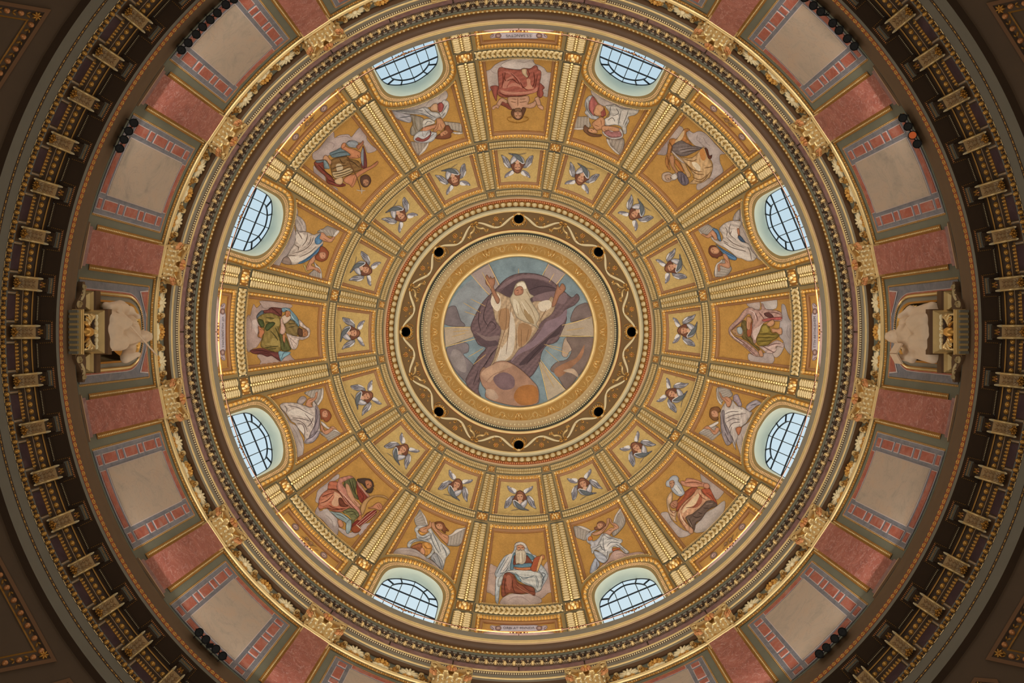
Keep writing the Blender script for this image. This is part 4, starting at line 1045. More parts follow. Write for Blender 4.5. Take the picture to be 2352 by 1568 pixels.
def leaf(mb, base, out, up, wid, h, curlo, m=0, lobes=5):
    out = out.normalized(); side = out.cross(up).normalized(); P = [(0, 0, .55), (.10, .25, .9), (.16, .5, 1.0), (.32, .78, .9), (.62, .95, .7), (.88, .88, .5), (.95, .68, .18)]
    vs = []
    for j, (o_, u_, w_) in enumerate(P):
        c = base + out * (o_ * curlo) + up * (u_ * h); ww = wid / 2 * w_ * (1.12 if j % 2 else .9)
        vs += [c - side * ww, c - side * ww * .5 + out * .03, c + out * .01 - up * .0, c + side * ww * .5 + out * .03, c + side * ww]
    mb.add(vs, [(i * 5 + q, i * 5 + q + 1, i * 5 + 6 + q, i * 5 + 5 + q) for i in range(len(P) - 1) for q in range(4)], m)
lv = []
for (t, z, wd_, h, c, ang) in ((-.27, 23.5, .26, .42, .2, 0), (0, 23.5, .26, .42, .2, 0), (.27, 23.5, .26, .42, .2, 0), (-.40, 23.52, .22, .62, .24, -.6), (.40, 23.52, .22, .62, .24, .6), (-.14, 23.6, .22, .6, .24, -.1), (.14, 23.6, .22, .6, .24, .1)):
    mb = MB(); leaf(mb, Vector((10.28, t, z + CZ)), Vector((-1, ang, 0)), Z3, wd_, h, c, 0)
    for k in range(4): bump(mb, Vector((10.25 - .03 * k, t + (k % 2 - .5) * .12, z + .1 + .08 * k + CZ)), Y * .03, Z3 * .06, -X * .05, 5, 1, 1)
    lv.append(mb.mesh('acanthus_leaf', [GOLDP, IVORY], O_P, smooth=True))
vol = []
for s in (-1, 1):
    mb = MB(); pts = []
    for i in range(22):
        a = i / 21 * 2.6 * pi; r = .15 * (1 - .72 * i / 21); pts.append(Vector((10.10 - .10 * (1 if True else 0) - .0 + .05 * (i / 21), s * (.50 + r * cos(a) * .7), 24.12 + r * sin(a) + CZ)))
    pts = [Vector((10.26, s * .12, 23.75 + CZ)), Vector((10.2, s * .3, 24.05 + CZ))] + pts
    n = len(pts); vs = []
    for i, p in enumerate(pts): vs += [p + Vector((.05, 0, 0)), p + Vector((-.02, 0, .028)), p + Vector((-.06, 0, 0)), p + Vector((-.02, 0, -.028))]
    mb.add(vs, [(4 * i + q, 4 * i + (q + 1) % 4, 4 * i + 4 + (q + 1) % 4, 4 * i + 4 + q) for i in range(n - 1) for q in range(4)], 0)
    for k in range(5): bump(mb, Vector((10.16, s * (.46 + .05 * (k % 3)), 23.86 + .06 * k + CZ)), Y * .07, Z3 * .06, Vector((-.10, s * .05, 0)), 6, 1, 2)
    vol.append(mb.mesh('volute', [GOLDP, GOLDR], O_P, smooth=True))
mb = MB(); cpt = Vector((10.08, 0, 24.28 + CZ))
for k in range(8): a = 2 * pi * k / 8; bump(mb, cpt + Y * (.10 * cos(a)) + Z3 * (.10 * sin(a)), (Y * cos(a) + Z3 * sin(a)) * .075, (Z3 * cos(a) - Y * sin(a)) * .045, -X * .08, 6, 0, 2)
bump(mb, cpt, Y * .06, Z3 * .06, -X * .13, 7, 1, 2)
ME_FLR = mb.mesh('flower', [GOLDR, GOLD], O_P, smooth=True)
PIL = {0: 'below right of the right-hand statue niche', }
side = ['right', 'left']
def pname(k):
    a = (22.5 * k + 11.25) % 360
    v = 'lower' if a < 180 else 'upper'; h = 'right' if (a < 90 or a > 270) else 'left'; q = min(abs(a - 0), abs(a - 180), abs(a - 360))
    n = {11.25: 'first', 33.75: 'second', 56.25: 'third', 78.75: 'fourth'}[round(q, 2)]
    return 'red marble pilaster with gilt leafy capital, %s from the %s statue niche, %s side' % (n, h, v)
for k in range(16):
    th = k * S16 + S16 / 2
    t = thing('pilaster', pname(k), 'pilaster', O_P, th, 'red marble pilasters round the drum')
    for nm, me in (('shaft', ME_SHAFT), ('base', ME_PBASE), ('astragal', ME_AST), ('flower', ME_FLR)): obj(nm, me, t)
    b = obj('capital_bell', ME_BELL, t)
    for me in lv: obj('acanthus_leaf', me, b)
    for me in vol: obj('volute', me, b)

# ------------------------------------------------------------------ statue pedestals (bracketed gilt shelves) and seated statues
def slabprof(mb, t0, t1, prof, rb, m0=0):
    """Moulded shelf: prof = [(r, z, material)] from top edge down, returning to the wall at both ends."""
    for i in range(len(prof) - 1):
        (ra, za, m), (rb_, zb_, _) = prof[i], prof[i + 1]; e = 1.0
        da, db = RP - ra, RP - rb_
        A = [Vector((RW, t0 - da, za + CZ)), Vector((ra, t0 - da, za + CZ)), Vector((ra, t1 + da, za + CZ)), Vector((RW, t1 + da, za + CZ))]
        B = [Vector((RW, t0 - db, zb_ + CZ)), Vector((rb_, t0 - db, zb_ + CZ)), Vector((rb_, t1 + db, zb_ + CZ)), Vector((RW, t1 + db, zb_ + CZ))]
        mb.add(A + B, [(0, 1, 5, 4), (1, 2, 6, 5), (2, 3, 7, 6)], m)
    r, z, m = prof[0]; d = RP - r; mb.add([Vector((RW, t0 - d, z + CZ)), Vector((r, t0 - d, z + CZ)), Vector((r, t1 + d, z + CZ)), Vector((RW, t1 + d, z + CZ))], [(0, 1, 2, 3)], 0)
O_N = (9.95, 0, 18.8 + CZ); DZL = RP
mb = MB(); slabprof(mb, .02, -.02, [(9.74, 19.80, 0), (9.74, 19.62, 0), (9.79, 19.56, 1), (9.77, 19.52, 1), (9.83, 19.47, 1), (9.81, 19.44, 1), (9.88, 19.38, 0), (9.97, 19.33, 0), (9.97, 18.95, 0)], RW)
ME_BLK = mb.mesh('pedestal_block', [BROWN, GOLDP], O_N)
mb = MB()
for (r_, z0, z1, hw) in ((9.93, 18.86, 18.90, .52), (9.95, 18.80, 18.85, .50)): bx(mb, r_, RW, -hw, hw, z0, z1, 0)
for i in range(9): bx(mb, 10.0, 10.2, -.50 + i * .117, -.50 + i * .117 + .06, 18.74, 18.80, 1)
ME_PFT = mb.mesh('pedestal_foot', [GOLDP, LGREY], O_N)
mb = MB()
for s in (-1, 1):
    for k in range(9):
        a = -.9 + k * .24; bump(mb, Vector((9.95 - .02 * (k % 2), s * (.12 + .02 * k + .1 * cos(a)), 19.0 + .035 * k + CZ)), Vector((0, s * .13 * cos(a), .13 * sin(a))), Vector((0, -.035 * sin(a), .035 * cos(a))), -X * .07, 6, k % 2, 2)
bump(mb, Vector((9.96, 0, 19.12 + CZ)), Y * .13, Z3 * .17, -X * .13, 8, 0, 2); bump(mb, Vector((9.9, 0, 19.28 + CZ)), Y * .06, Z3 * .06, -X * .1, 7, 1, 2)
for s in (-1, 1): bx(mb, 9.93, 9.97, s * .40 - .02, s * .40 + .02, 18.92, 19.3, 1)
ME_EAG = mb.mesh('gilt_eagle_ornament', [GOLD, GOLDP], O_N, smooth=True)
bal = []
for t in (-.27, 0, .27):
    mb = MB(); 
    for (dt_, rr, l) in ((-.075, .05, .07), (.075, .05, .07), (0, .034, .05)): bump(mb, Vector((9.885, t + dt_, 19.355 + CZ)), Y * l, Vector((rr, 0, 0)), -Z3 * .05, 8, 0, 2)
    bal.append(mb.mesh('baluster', IVORY, O_N, smooth=True))
wings = []
for s in (-1, 1):
    mb = MB(); a, b = sorted((.46 * s, .98 * s)); lo, hi = a, b
    slabprof(mb, a + .26, b - .26, [(10.04, 19.86, 0), (10.04, 19.66, 0), (10.08, 19.62, 1), (10.06, 19.58, 1), (10.12, 19.52, 1), (10.10, 19.48, 1), (10.18, 19.42, 1), (10.26, 19.36, 0), (10.26, 19.28, 0)], RW)
    wings.append(mb.mesh('shelf_wing', [BROWN, GOLDP], O_N))
def SC(x, y, off=0.0): return Vector((10.16 - off, y, x + CZ))
scrl = []
for s in (-1, 1):
    mb = MB()
    Pq = smooth_closed([(19.30, .52 * s), (19.30, 1.1 * s), (19.2, 1.16 * s), (19.14, 1.06 * s), (19.15, .95 * s), (19.05, .82 * s), (18.92, .70 * s), (18.86, .58 * s), (18.93, .50 * s)], 3)
    vs = [SC(x, y, .05) for x, y in Pq] + [SC(x, y, -.12) for x, y in Pq]; n = len(Pq)
    mb.add(vs, [tuple(range(n))] + [(i, (i + 1) % n, n + (i + 1) % n, n + i) for i in range(n)], 0)
    curl(mb, 18.99, .62 * s, .10, 0, 1.4, .04, SC, .05, 1, s, .06); curl(mb, 19.2, 1.06 * s, .06, 0, 1.2, .03, SC, .05, 1, -s, .06); ribbon(mb, smooth_open([(19.22, 1.0 * s), (19.2, .86 * s), (19.08, .72 * s)]), .06, SC, .055, 1, h=.04)
    for k in range(4): bumpM(mb, SC, 19.1 + .03 * k, (.66 + .1 * k) * s, .05, .02, .04, 1 + k, .05, 5, 1, 1)
    scrl.append(mb.mesh('scroll_bracket', [BROWND, CREAM], O_N))
for s, nm in ((8, 'left'), (0, 'right')):
    th = s * S16
    t = thing('statue_pedestal', 'gilt moulded pedestal shelf with eagle ornament under the %s statue' % nm, 'pedestal', O_N, th)
    for n_, me in (('pedestal_block', ME_BLK), ('pedestal_foot', ME_PFT), ('gilt_eagle_ornament', ME_EAG)): obj(n_, me, t)
    for me in bal: obj('baluster', me, t)
    for me in wings: obj('shelf_wing', me, t)
    for me in scrl: obj('scroll_bracket', me, t)

def capsule(mb, a, b, ra, rb, seg=10, sq=(1, 1)):
    a, b = Vector(a), Vector(b); d = (b - a); L = d.length or 1e-6; d = d / L; u = d.orthogonal().normalized(); v = d.cross(u); vs = []; st = []
    for k in range(5): t = -pi / 2 + k * pi / 8; st.append((-ra * -sin(t) * -1 if False else ra * sin(t), ra * cos(t), a))
    for k in range(1, 6): t = (k - 1) * pi / 8; st.append((rb * sin(t), rb * cos(t), b))
    for (h, r, c) in st:
        for i in range(seg): q = 2 * pi * i / seg; vs.append(c + d * h + (u * cos(q) + v * sin(q)) * max(r, .002))
    fs = [(k * seg + i, k * seg + (i + 1) % seg, (k + 1) * seg + (i + 1) % seg, (k + 1) * seg + i) for k in range(len(st) - 1) for i in range(seg)]
    fs += [tuple(range(seg))[::-1], tuple(range((len(st) - 1) * seg, len(st) * seg))]
    mb.add(vs, fs)
def fuse(mb, name, m, voxel, O, folds=0.0, seed=0):
    me = mb.mesh('tmp', m); o = bpy.data.objects.new('tmp', me); LINK(o)
    r = o.modifiers.new('r', 'REMESH'); r.mode = 'VOXEL'; r.voxel_size = voxel
    s = o.modifiers.new('s', 'SMOOTH'); s.factor = .5; s.iterations = 3
    dg = bpy.context.evaluated_depsgraph_get(); out = bpy.data.meshes.new_from_object(o.evaluated_get(dg)); bpy.data.objects.remove(o)
    if folds:
        nn = [v.normal.copy() for v in out.vertices]
        for v, nrm in zip(out.vertices, nn):
            p = v.co
            if p.z - CZ < 21.62:
                a = p.y * 17 + 3.0 * noise.noise(Vector((p.x * 2, p.y * 2, p.z * 1.4 + seed))) + p.z * 1.5 * (1 if seed else -1) + p.x * 9
                v.co = p + nrm * (folds * sin(a) * (.5 + noise.noise(p * 1.7)))
    for v in out.vertices: v.co = v.co - Vector(O)
    out.name = name; out.materials.clear(); out.materials.append(m); out.polygons.foreach_set('use_smooth', [True] * len(out.polygons)); return out
O_S = (9.95, 0, 19.80 + CZ)
def statue(kind):
    b = MB(); z = CZ; q = 1 if kind == 'left' else -1
    def c(a, e, ra, rb): capsule(b, (a[0], a[1] * q, a[2] + z), (e[0], e[1] * q, e[2] + z), ra, rb)
    c((10.12, 0, 20.1), (10.1, 0, 20.5), .42, .38); c((10.1, .0, 20.5), (10.04, -.06, 21.25), .36, .34)
    c((10.05, .18, 20.45), (9.78, .22, 20.42), .25, .22); c((10.05, -.18, 20.42), (9.80, -.25, 20.36), .25, .22)
    c((9.80, .22, 20.4), (9.84, .30, 19.85), .24, .20); c((9.82, -.25, 20.34), (9.86, -.28, 19.85), .23, .20); c((9.9, 0, 20.1), (9.92, .02, 19.86), .28, .3)
    c((10.05, -.36, 21.34), (10.05, .28, 21.38), .20, .20); c((10.0, -.10, 21.4), (9.95, -.12, 21.8), .13, .12)
    c((9.94, -.12, 21.90), (9.93, -.12, 22.02), .17, .165)
    c((10.03, .36, 21.35), (9.92, .56, 20.95), .17, .13); c((9.92, .56, 20.95), (9.68, .42, 20.95), .13, .08)
    c((10.03, -.44, 21.3), (9.95, -.68, 20.95), .16, .13); c((9.95, -.68, 20.95), (9.72, -.60, 21.1), .12, .075)
    if kind == 'left':
        c((9.85, -.12, 21.74), (9.80, -.12, 21.55), .13, .06); c((9.99, -.12, 22.06), (9.99, -.12, 21.9), .17, .17)
        c((10.1, .45, 21.2), (9.95, .55, 20.3), .16, .22); c((9.95, .62, 20.7), (9.9, .6, 19.9), .18, .14)
    else:
        c((10.0, -.12, 22.06), (10.05, -.12, 21.6), .18, .2); c((10.1, .4, 21.3), (10.0, .5, 20.0), .2, .24); c((10.05, -.45, 21.2), (9.98, -.5, 20.0), .18, .25)
    for (x, y, zz, r) in ((9.755, -.12, 21.93, .035), (9.77, -.12, 22.0, .05), (9.775, -.18, 21.99, .045), (9.775, -.06, 21.99, .045), (9.775, -.12, 21.84, .05)): c((x, y, zz), (x, y, zz + .005), r, r)
    for k in range(5): c((9.68 - .02 * (k == 2), .36 + .025 * k, 20.98 - .01 * k), (9.60, .34 + .025 * k, 20.93), .022, .016); c((9.72, -.66 + .025 * k, 21.12), (9.64, -.66 + .03 * k, 21.17), .022, .016)
    return fuse(b, 'body', STATUE, .036, O_S, .035, 0 if kind == 'left' else 5)
for s, nm, lab in ((8, 'left', 'seated pale marble statue of a bearded man with a long staff, left niche'), (0, 'right', 'seated pale marble statue in a long veil holding an open book, right niche')):
    t = thing('statue', lab, 'statue', O_S, s * S16); obj('body', statue(nm), t)
    m2 = MB()
    if nm == 'left':
        capsule(m2, (9.75, .50, 20.1 + CZ), (9.60, -.62, 21.95 + CZ), .022, .022, 8); obj('staff', m2.mesh('staff', STATUE, O_S, smooth=True), t)
    else:
        for q in (-1, 1):
            m2 = MB(); c_ = Vector((9.64, .55 + .13 * q, 21.12 + CZ)); box(m2, c_, Vector((.07 * q, .125, 0)), Vector((.0, 0, .19)), Vector((-.02, .008 * q, 0)), 0); obj('book_page', m2.mesh('book_page', STATUE, O_S), t)

# ------------------------------------------------------------------ gallery rail and its lit stretches, drawn as glowing tubes
def tube_ring(rho, z, rad, a0, a1, n, seg=8):
    mb = MB(); r = rho * z / F; vs = []; full_ = abs(a1 - a0 - 2 * pi) < 1e-6; c = n if full_ else n + 1
    for i in range(c):
        a = a0 + (a1 - a0) * i / n
        for q in range(seg): t = 2 * pi * q / seg; vs.append(pol(r + rad * cos(t), a, z + CZ + rad * sin(t)))
    mb.add(vs, [(i * seg + q, i * seg + (q + 1) % seg, ((i + 1) % c) * seg + (q + 1) % seg, ((i + 1) % c) * seg + q) for i in range(n) for q in range(seg)])
    if not full_: mb.add([], []); mb.f += [tuple(range(seg)), tuple(range(n * seg, n * seg + seg))]; mb.m += [0, 0]
    return mb
ZR = 26.72; RRH = 689.5
rail = thing('gallery_rail', 'thin bronze gallery rail running round the dome foot in front of the windows', 'railing', (RRH * ZR / F, 0, ZR + CZ))
rail.location = (0, 0, z6 + CZ)
OR = (0, 0, z6 + CZ)
obj('rail', tube_ring(RRH, ZR, .020, 0, 2 * pi, 160, 6).mesh('rail', RAIL, OR, smooth=True), rail)
orn = MB(); RO = RRH * ZR / F
def OM(x, y, off=0.0): return Vector((RO - off, y, ZR + x + CZ))
for s in (-1, 1):
    for (t, r) in ((.07, .06), (.19, .045), (.28, .03)): curl(orn, -.07 + .01 * (t > .1), t * s, r, pi, 1.2, .022, OM, .02, 0, s, .0); bumpM(orn, OM, -.06, t * s, .022, .022, .04, 0, 0, 6, 1, 2)
bumpM(orn, OM, -.11, 0, .035, .035, .06, 0, 0, 6, 1, 2); bx(orn, RO - .012, RO + .012, -.012, .012, z6, ZR, 0)
me_or = orn.mesh('rail_ornament', [RAIL, GOLDR], OR, smooth=True)
for k in range(32): cpart('rail_ornament', me_or, rail, k * pi / 16)
NAMEM = {0: 'the figure in a green skirt and striped veil', 1: 'the old man in brown, lower right diagonal', 2: 'the bearded figure with the red book', 3: 'the crowned harp player', 4: 'the hooded figure reading a page', 5: 'the half-naked man with a thin cross', 6: 'the bare-chested figure in red', 7: 'the bald old man in grey and tan'}
for i in range(8):
    a = i * pi / 4; o_ = (RO, 0, ZR + CZ)
    tb = tube_ring(RRH, ZR - .0, .021, -radians(8.2), radians(8.2), 16).mesh('glow_tube', GLOW, o_, smooth=True)
    if i == 0: TUBE = tb
    t = thing('lit_rail_strip', 'glowing amber rail tube below ' + NAMEM[i], 'light', o_, a, 'glowing lit stretches along the gallery rail'); obj('glow_tube', TUBE, t)
    mb = MB()
    if i == 0:
        for s in (-1, 1): box(mb, pol(RO, s * radians(8.3), ZR + CZ), X * .04, Y * .03, Z3 * .04)
        CAPS = mb.mesh('end_cap', RAIL, o_)
    obj('end_cap', CAPS, t)

# ------------------------------------------------------------------ spotlights hanging off the drum ledge
def spotmesh():
    h = MB(); n = 20; R_ = .094; prof = [(R_ * .55, -.20), (R_ * .95, -.15), (R_, .10), (R_ * 1.05, .11), (R_ * 1.05, .14), (R_ * .9, .14), (R_ * .86, .08)]
    vs = [Vector((r * cos(2 * pi * i / n), r * sin(2 * pi * i / n), -z)) for r, z in prof for i in range(n)]
    h.add(vs, [(k * n + i, k * n + (i + 1) % n, (k + 1) * n + (i + 1) % n, (k + 1) * n + i) for k in range(len(prof) - 1) for i in range(n)] + [tuple(range(n))])
    l = MB(); l.add([Vector((.08 * cos(2 * pi * i / n), .08 * sin(2 * pi * i / n), -.085)) for i in range(n)], [tuple(range(n))])
    for k in range(2): t = k * pi / 2; box(l, (0, 0, -.09), Vector((cos(t), sin(t), 0)) * .06, Vector((-sin(t), cos(t), 0)) * .006, Z3 * .006)
    a = MB(); box(a, (.12, 0, .02), X * .12, Y * .008, Z3 * .012); box(a, (.23, 0, .06), X * .012, Y * .008, Z3 * .07)
    for s in (-1, 1): box(a, (0, s * .105, .02), X * .015, Y * .006, Z3 * .08)
    return h.mesh('housing', BLACK, smooth=True), l.mesh('lens', LENS), a.mesh('bracket_arm', BLACK)
SPM = spotmesh()
GR = [('upper left', [(417, 115), (432.5, 98.5), (451, 79), (465.5, 62), (483, 45.5), (499.5, 30), (519, 11), (537, -2)]),
      ('left', [(275, 341), (285, 320.5), (296, 301), (307.8, 282.3)]),
      ('upper right', [(1848, -5), (1868, 13), (1885, 27), (1912.5, 53.4), (1927, 70), (1946, 89), (1962, 106.5)]),
      ('right', [(2073.4, 271), (2085.3, 290.8), (2096, 310.5), (2106.4, 330.6)]),
      ('lower left', [(457.6, 1451.8), (473, 1468), (496, 1490), (511.6, 1505.8)]),
      ('lower right', [(1881.5, 1501), (1898, 1486.5), (1917, 1466), (1934.5, 1450.5)])]
ORD = ['first', 'second', 'third', 'fourth', 'fifth', 'sixth', 'seventh', 'eighth']
for gname, pts in GR:
    for k, (px, py) in enumerate(pts):
        x, y = px - CX, py - CY; rho = hypot(x, y); th = atan2(y, x); z = 18.95; r = rho * z / F
        amber = gname == 'right' and k == 2
        lab = 'round black spotlight with an amber glint in its lens on the right ledge' if amber else 'round black spotlight, %s of the row on the %s ledge counted from the %s' % (ORD[k], gname, 'top' if gname in ('right',) else ('bottom' if gname == 'left' else 'left'))
        t = thing('spotlight', lab, 'spotlight', (r, 0, z + CZ), th, 'black spotlights on the %s ledge' % gname); t.rotation_euler = (0, .47, th)
        obj('housing', SPM[0], t); obj('bracket_arm', SPM[2], t)
        if amber:
            me2 = SPM[1].copy(); me2.materials[0] = emis('glint_lens', 'b5521c', .5); obj('lens', me2, t)  # reflected glint in the lens put in as emission
        else: obj('lens', SPM[1], t)
for (px, py, w_, h_, ang, lab) in ((482, 1482, .10, .16, .9, 'flat black floodlight box between the round spotlights at lower left'), (1895.5, 34, .045, .17, .9, 'thin flat black floodlight between the round spotlights at upper right')):
    x, y = px - CX, py - CY; rho = hypot(x, y); th = atan2(y, x); z = 18.95; r = rho * z / F
    t = thing('floodlight', lab, 'floodlight', (r, 0, z + CZ), th); t.rotation_euler = (0, .47, th)
    mb = MB(); c = Vector((cos(ang), sin(ang), 0)); e = Vector((-sin(ang), cos(ang), 0)); box(mb, (0, 0, 0), c * h_ * .5, e * w_ * .5, Z3 * .07); obj('housing', mb.mesh('housing', BLACK), t)
    mb = MB(); box(mb, (.14, 0, .04), X * .12, Y * .008, Z3 * .012); obj('bracket_arm', mb.mesh('bracket_arm', BLACK), t)

# ------------------------------------------------------------------ framed gilt panels of the vault corners
def VP(px, py, off=0.0): return VZ(px - CX, py - CY, off)
def inset(P, d):
    out = []; n = len(P); A = sum(P[i][0] * P[(i + 1) % n][1] - P[(i + 1) % n][0] * P[i][1] for i in range(n)); sg = 1 if A > 0 else -1
    for i in range(n):
        a, b, c = Vector(P[i - 1]), Vector(P[i]), Vector(P[(i + 1) % n]); u = (b - a).normalized(); v = (c - b).normalized()
        n1 = Vector((-u.y, u.x)) * sg; n2 = Vector((-v.y, v.x)) * sg; bis = (n1 + n2); bis = bis / max(.2, bis.dot(n1)); out.append(tuple(b + bis * d))
    return out
def sub(P, k=10): return dens(P, 26)
RBR = mat('vault_frame_brown', '7a5636', .5, .1, .05); RFD = mat('vault_field_rust', '6c4426', .5, .1, .12)
ballme = None
def cornerpanel(P, lab, foli):
    cx = sum(p[0] for p in P) / len(P) - CX; cy = sum(p[1] for p in P) / len(P) - CY; O = VZ(P[0][0] - CX, P[0][1] - CY)
    t = thing('framed_panel', lab, 'panel', O, 0.0, 'gilt framed panels of the vault corners')
    mb = MB(); A, B, C_, D_, E_ = P, inset(P, 9), inset(P, 30), inset(P, 35), inset(P, 46)
    def ringst(P1, P2, o1, o2, m):
        a, b = [], []
        for i in range(len(P1)):
            p, q, r, s = P1[i], P1[(i + 1) % len(P1)], P2[i], P2[(i + 1) % len(P2)]
            for j in range(8): f = j / 8; a.append((p[0] + (q[0] - p[0]) * f, p[1] + (q[1] - p[1]) * f)); b.append((r[0] + (s[0] - r[0]) * f, r[1] + (s[1] - r[1]) * f))
        strip(mb, a, b, VP, o1, o2, m, True)
    ringst(A, A, 0, .05, 0); ringst(A, B, .05, .05, 0); ringst(B, C_, .05, -.05, 1); ringst(C_, D_, .0, .02, 2); ringst(D_, E_, .0, -.12, 3)
    obj('frame', mb.mesh('frame', [RBR, LDARK, GOLDD, LDARK], O), t)
    mb = MB(); fillpoly(mb, dens(E_, 25), (), VP, -.12, 30); obj('field', mb.mesh('field', RFD, O), t)
    global ballme
    Q = inset(P, 19.5); n = len(Q)
    for i in range(n):
        a, b = Q[i], Q[(i + 1) % n]; L = hypot(b[0] - a[0], b[1] - a[1]); k = int(L / 33.0); hd = atan2(b[1] - a[1], b[0] - a[0]); dl = MB()
        for j in range(k):
            f = (j + .75) * 33.0 / L; x, y = a[0] + (b[0] - a[0]) * f, a[1] + (b[1] - a[1]) * f
            if f > .97 or not (-40 < x < 2392 and -40 < y < 1608): continue
            p = VP(x, y, -.0)
            if ballme is None:
                bb = MB(); bump(bb, Vector((0, 0, 0)), X * .058, Y * .058, -Z3 * .075, 10, 0, 4); ballme = bb.mesh('gilt_ball', GOLDR, smooth=True)
            o = obj('gilt_ball', ballme, t); o.location = p - O
            for s in (-1, 1): bumpM(dl, VP, x + 16.5 * cos(hd) - s * 4 * sin(hd), y + 16.5 * sin(hd) + s * 4 * cos(hd), 7, 3.2, .04, hd + s * .6, .0, 5, 0, 2)
        if dl.v: obj('leaf_dart_row', dl.mesh('leaf_dart_row', GOLDD, O, smooth=True), t, kind='stuff')
    c = MB(); x, y = inset(P, 20)[0]
    for k in range(7): a = 2 * pi * k / 7; bumpM(c, VP, x + 6 * cos(a), y + 6 * sin(a), 7, 2.6, .05, a, .02, 5, 0, 2)
    obj('corner_leaf', c.mesh('corner_leaf', GOLD, O, smooth=True), t)
    if foli:
        f = MB(); x, y = foli
        for k in range(14):
            a = 2 * pi * k / 14 * 1.6; r = 6 + k * 1.9; bumpM(f, VP, x + r * cos(a), y + r * sin(a), 8, 3, .07, a + .8, -.12, 6, k % 2, 2)
        obj('gilt_foliage', f.mesh('gilt_foliage', [GOLD, GOLDD], O, smooth=True), t)
cornerpanel([(118, 22), (-64, 305), (-190, 305), (-190, -30)], 'gilt framed vault panel with ball moulding at the upper left corner', (-2, 72))
cornerpanel([(131, 1518), (-190, 1582), (-190, 1200), (-30, 1222)], 'gilt framed vault panel with ball moulding at the lower left corner', (2, 1462))
cornerpanel([(2265, 7), (2560, -60), (2560, 420), (2500, 380)], 'gilt framed vault panel with ball moulding at the upper right corner', None)
cornerpanel([(2263, 1514), (2500, 1120), (2560, 1180), (2560, 1578)], 'gilt framed vault panel with ball moulding at the lower right corner', None)
cornerpanel([(160, 1556), (420, 1900), (-60, 1900), (112, 1570)], 'brown framed vault panel cut off at the bottom left edge', None)
cornerpanel([(2238, 1555), (2290, 1559), (2440, 1900), (2000, 1900)], 'brown framed vault panel cut off at the bottom right edge', None)
# ------------------------------------------------------------------ the mosaic pictures: coloured areas and lines laid on the panels
# lines:  @part | hex x,y ... area | !hex straight-edged area | ohex cx,cy rx ry deg ellipse | ~hex width x,y ... line | ^hex x,y x,y x,y x,y n feathers
def pts(L): return [tuple(float(q) for q in p.split(',')) for p in L]
def feathers(P, n):
    (a, b, c, d) = P; out = []
    for i in range(n):
        f = (i + .5) / n; out.append(((a[0] + (b[0] - a[0]) * f, a[1] + (b[1] - a[1]) * f), (d[0] + (c[0] - d[0]) * f, d[1] + (c[1] - d[1]) * f)))
    return out
def segdist(x, y, P):
    m = 1e9
    for i in range(len(P)):
        ax, ay = P[i - 1]; bx_, by_ = P[i]; dx, dy = bx_ - ax, by_ - ay; l = dx * dx + dy * dy
        t = max(0.0, min(1.0, ((x - ax) * dx + (y - ay) * dy) / l)) if l else 0.0
        d = (x - ax - t * dx) ** 2 + (y - ay - t * dy) ** 2
        if d < m: m = d
    return sqrt(m)
FOLDW = ('robe', 'cloak', 'tunic', 'lap', 'skirt', 'mantle', 'veil', 'fur', 'lining', 'torso')
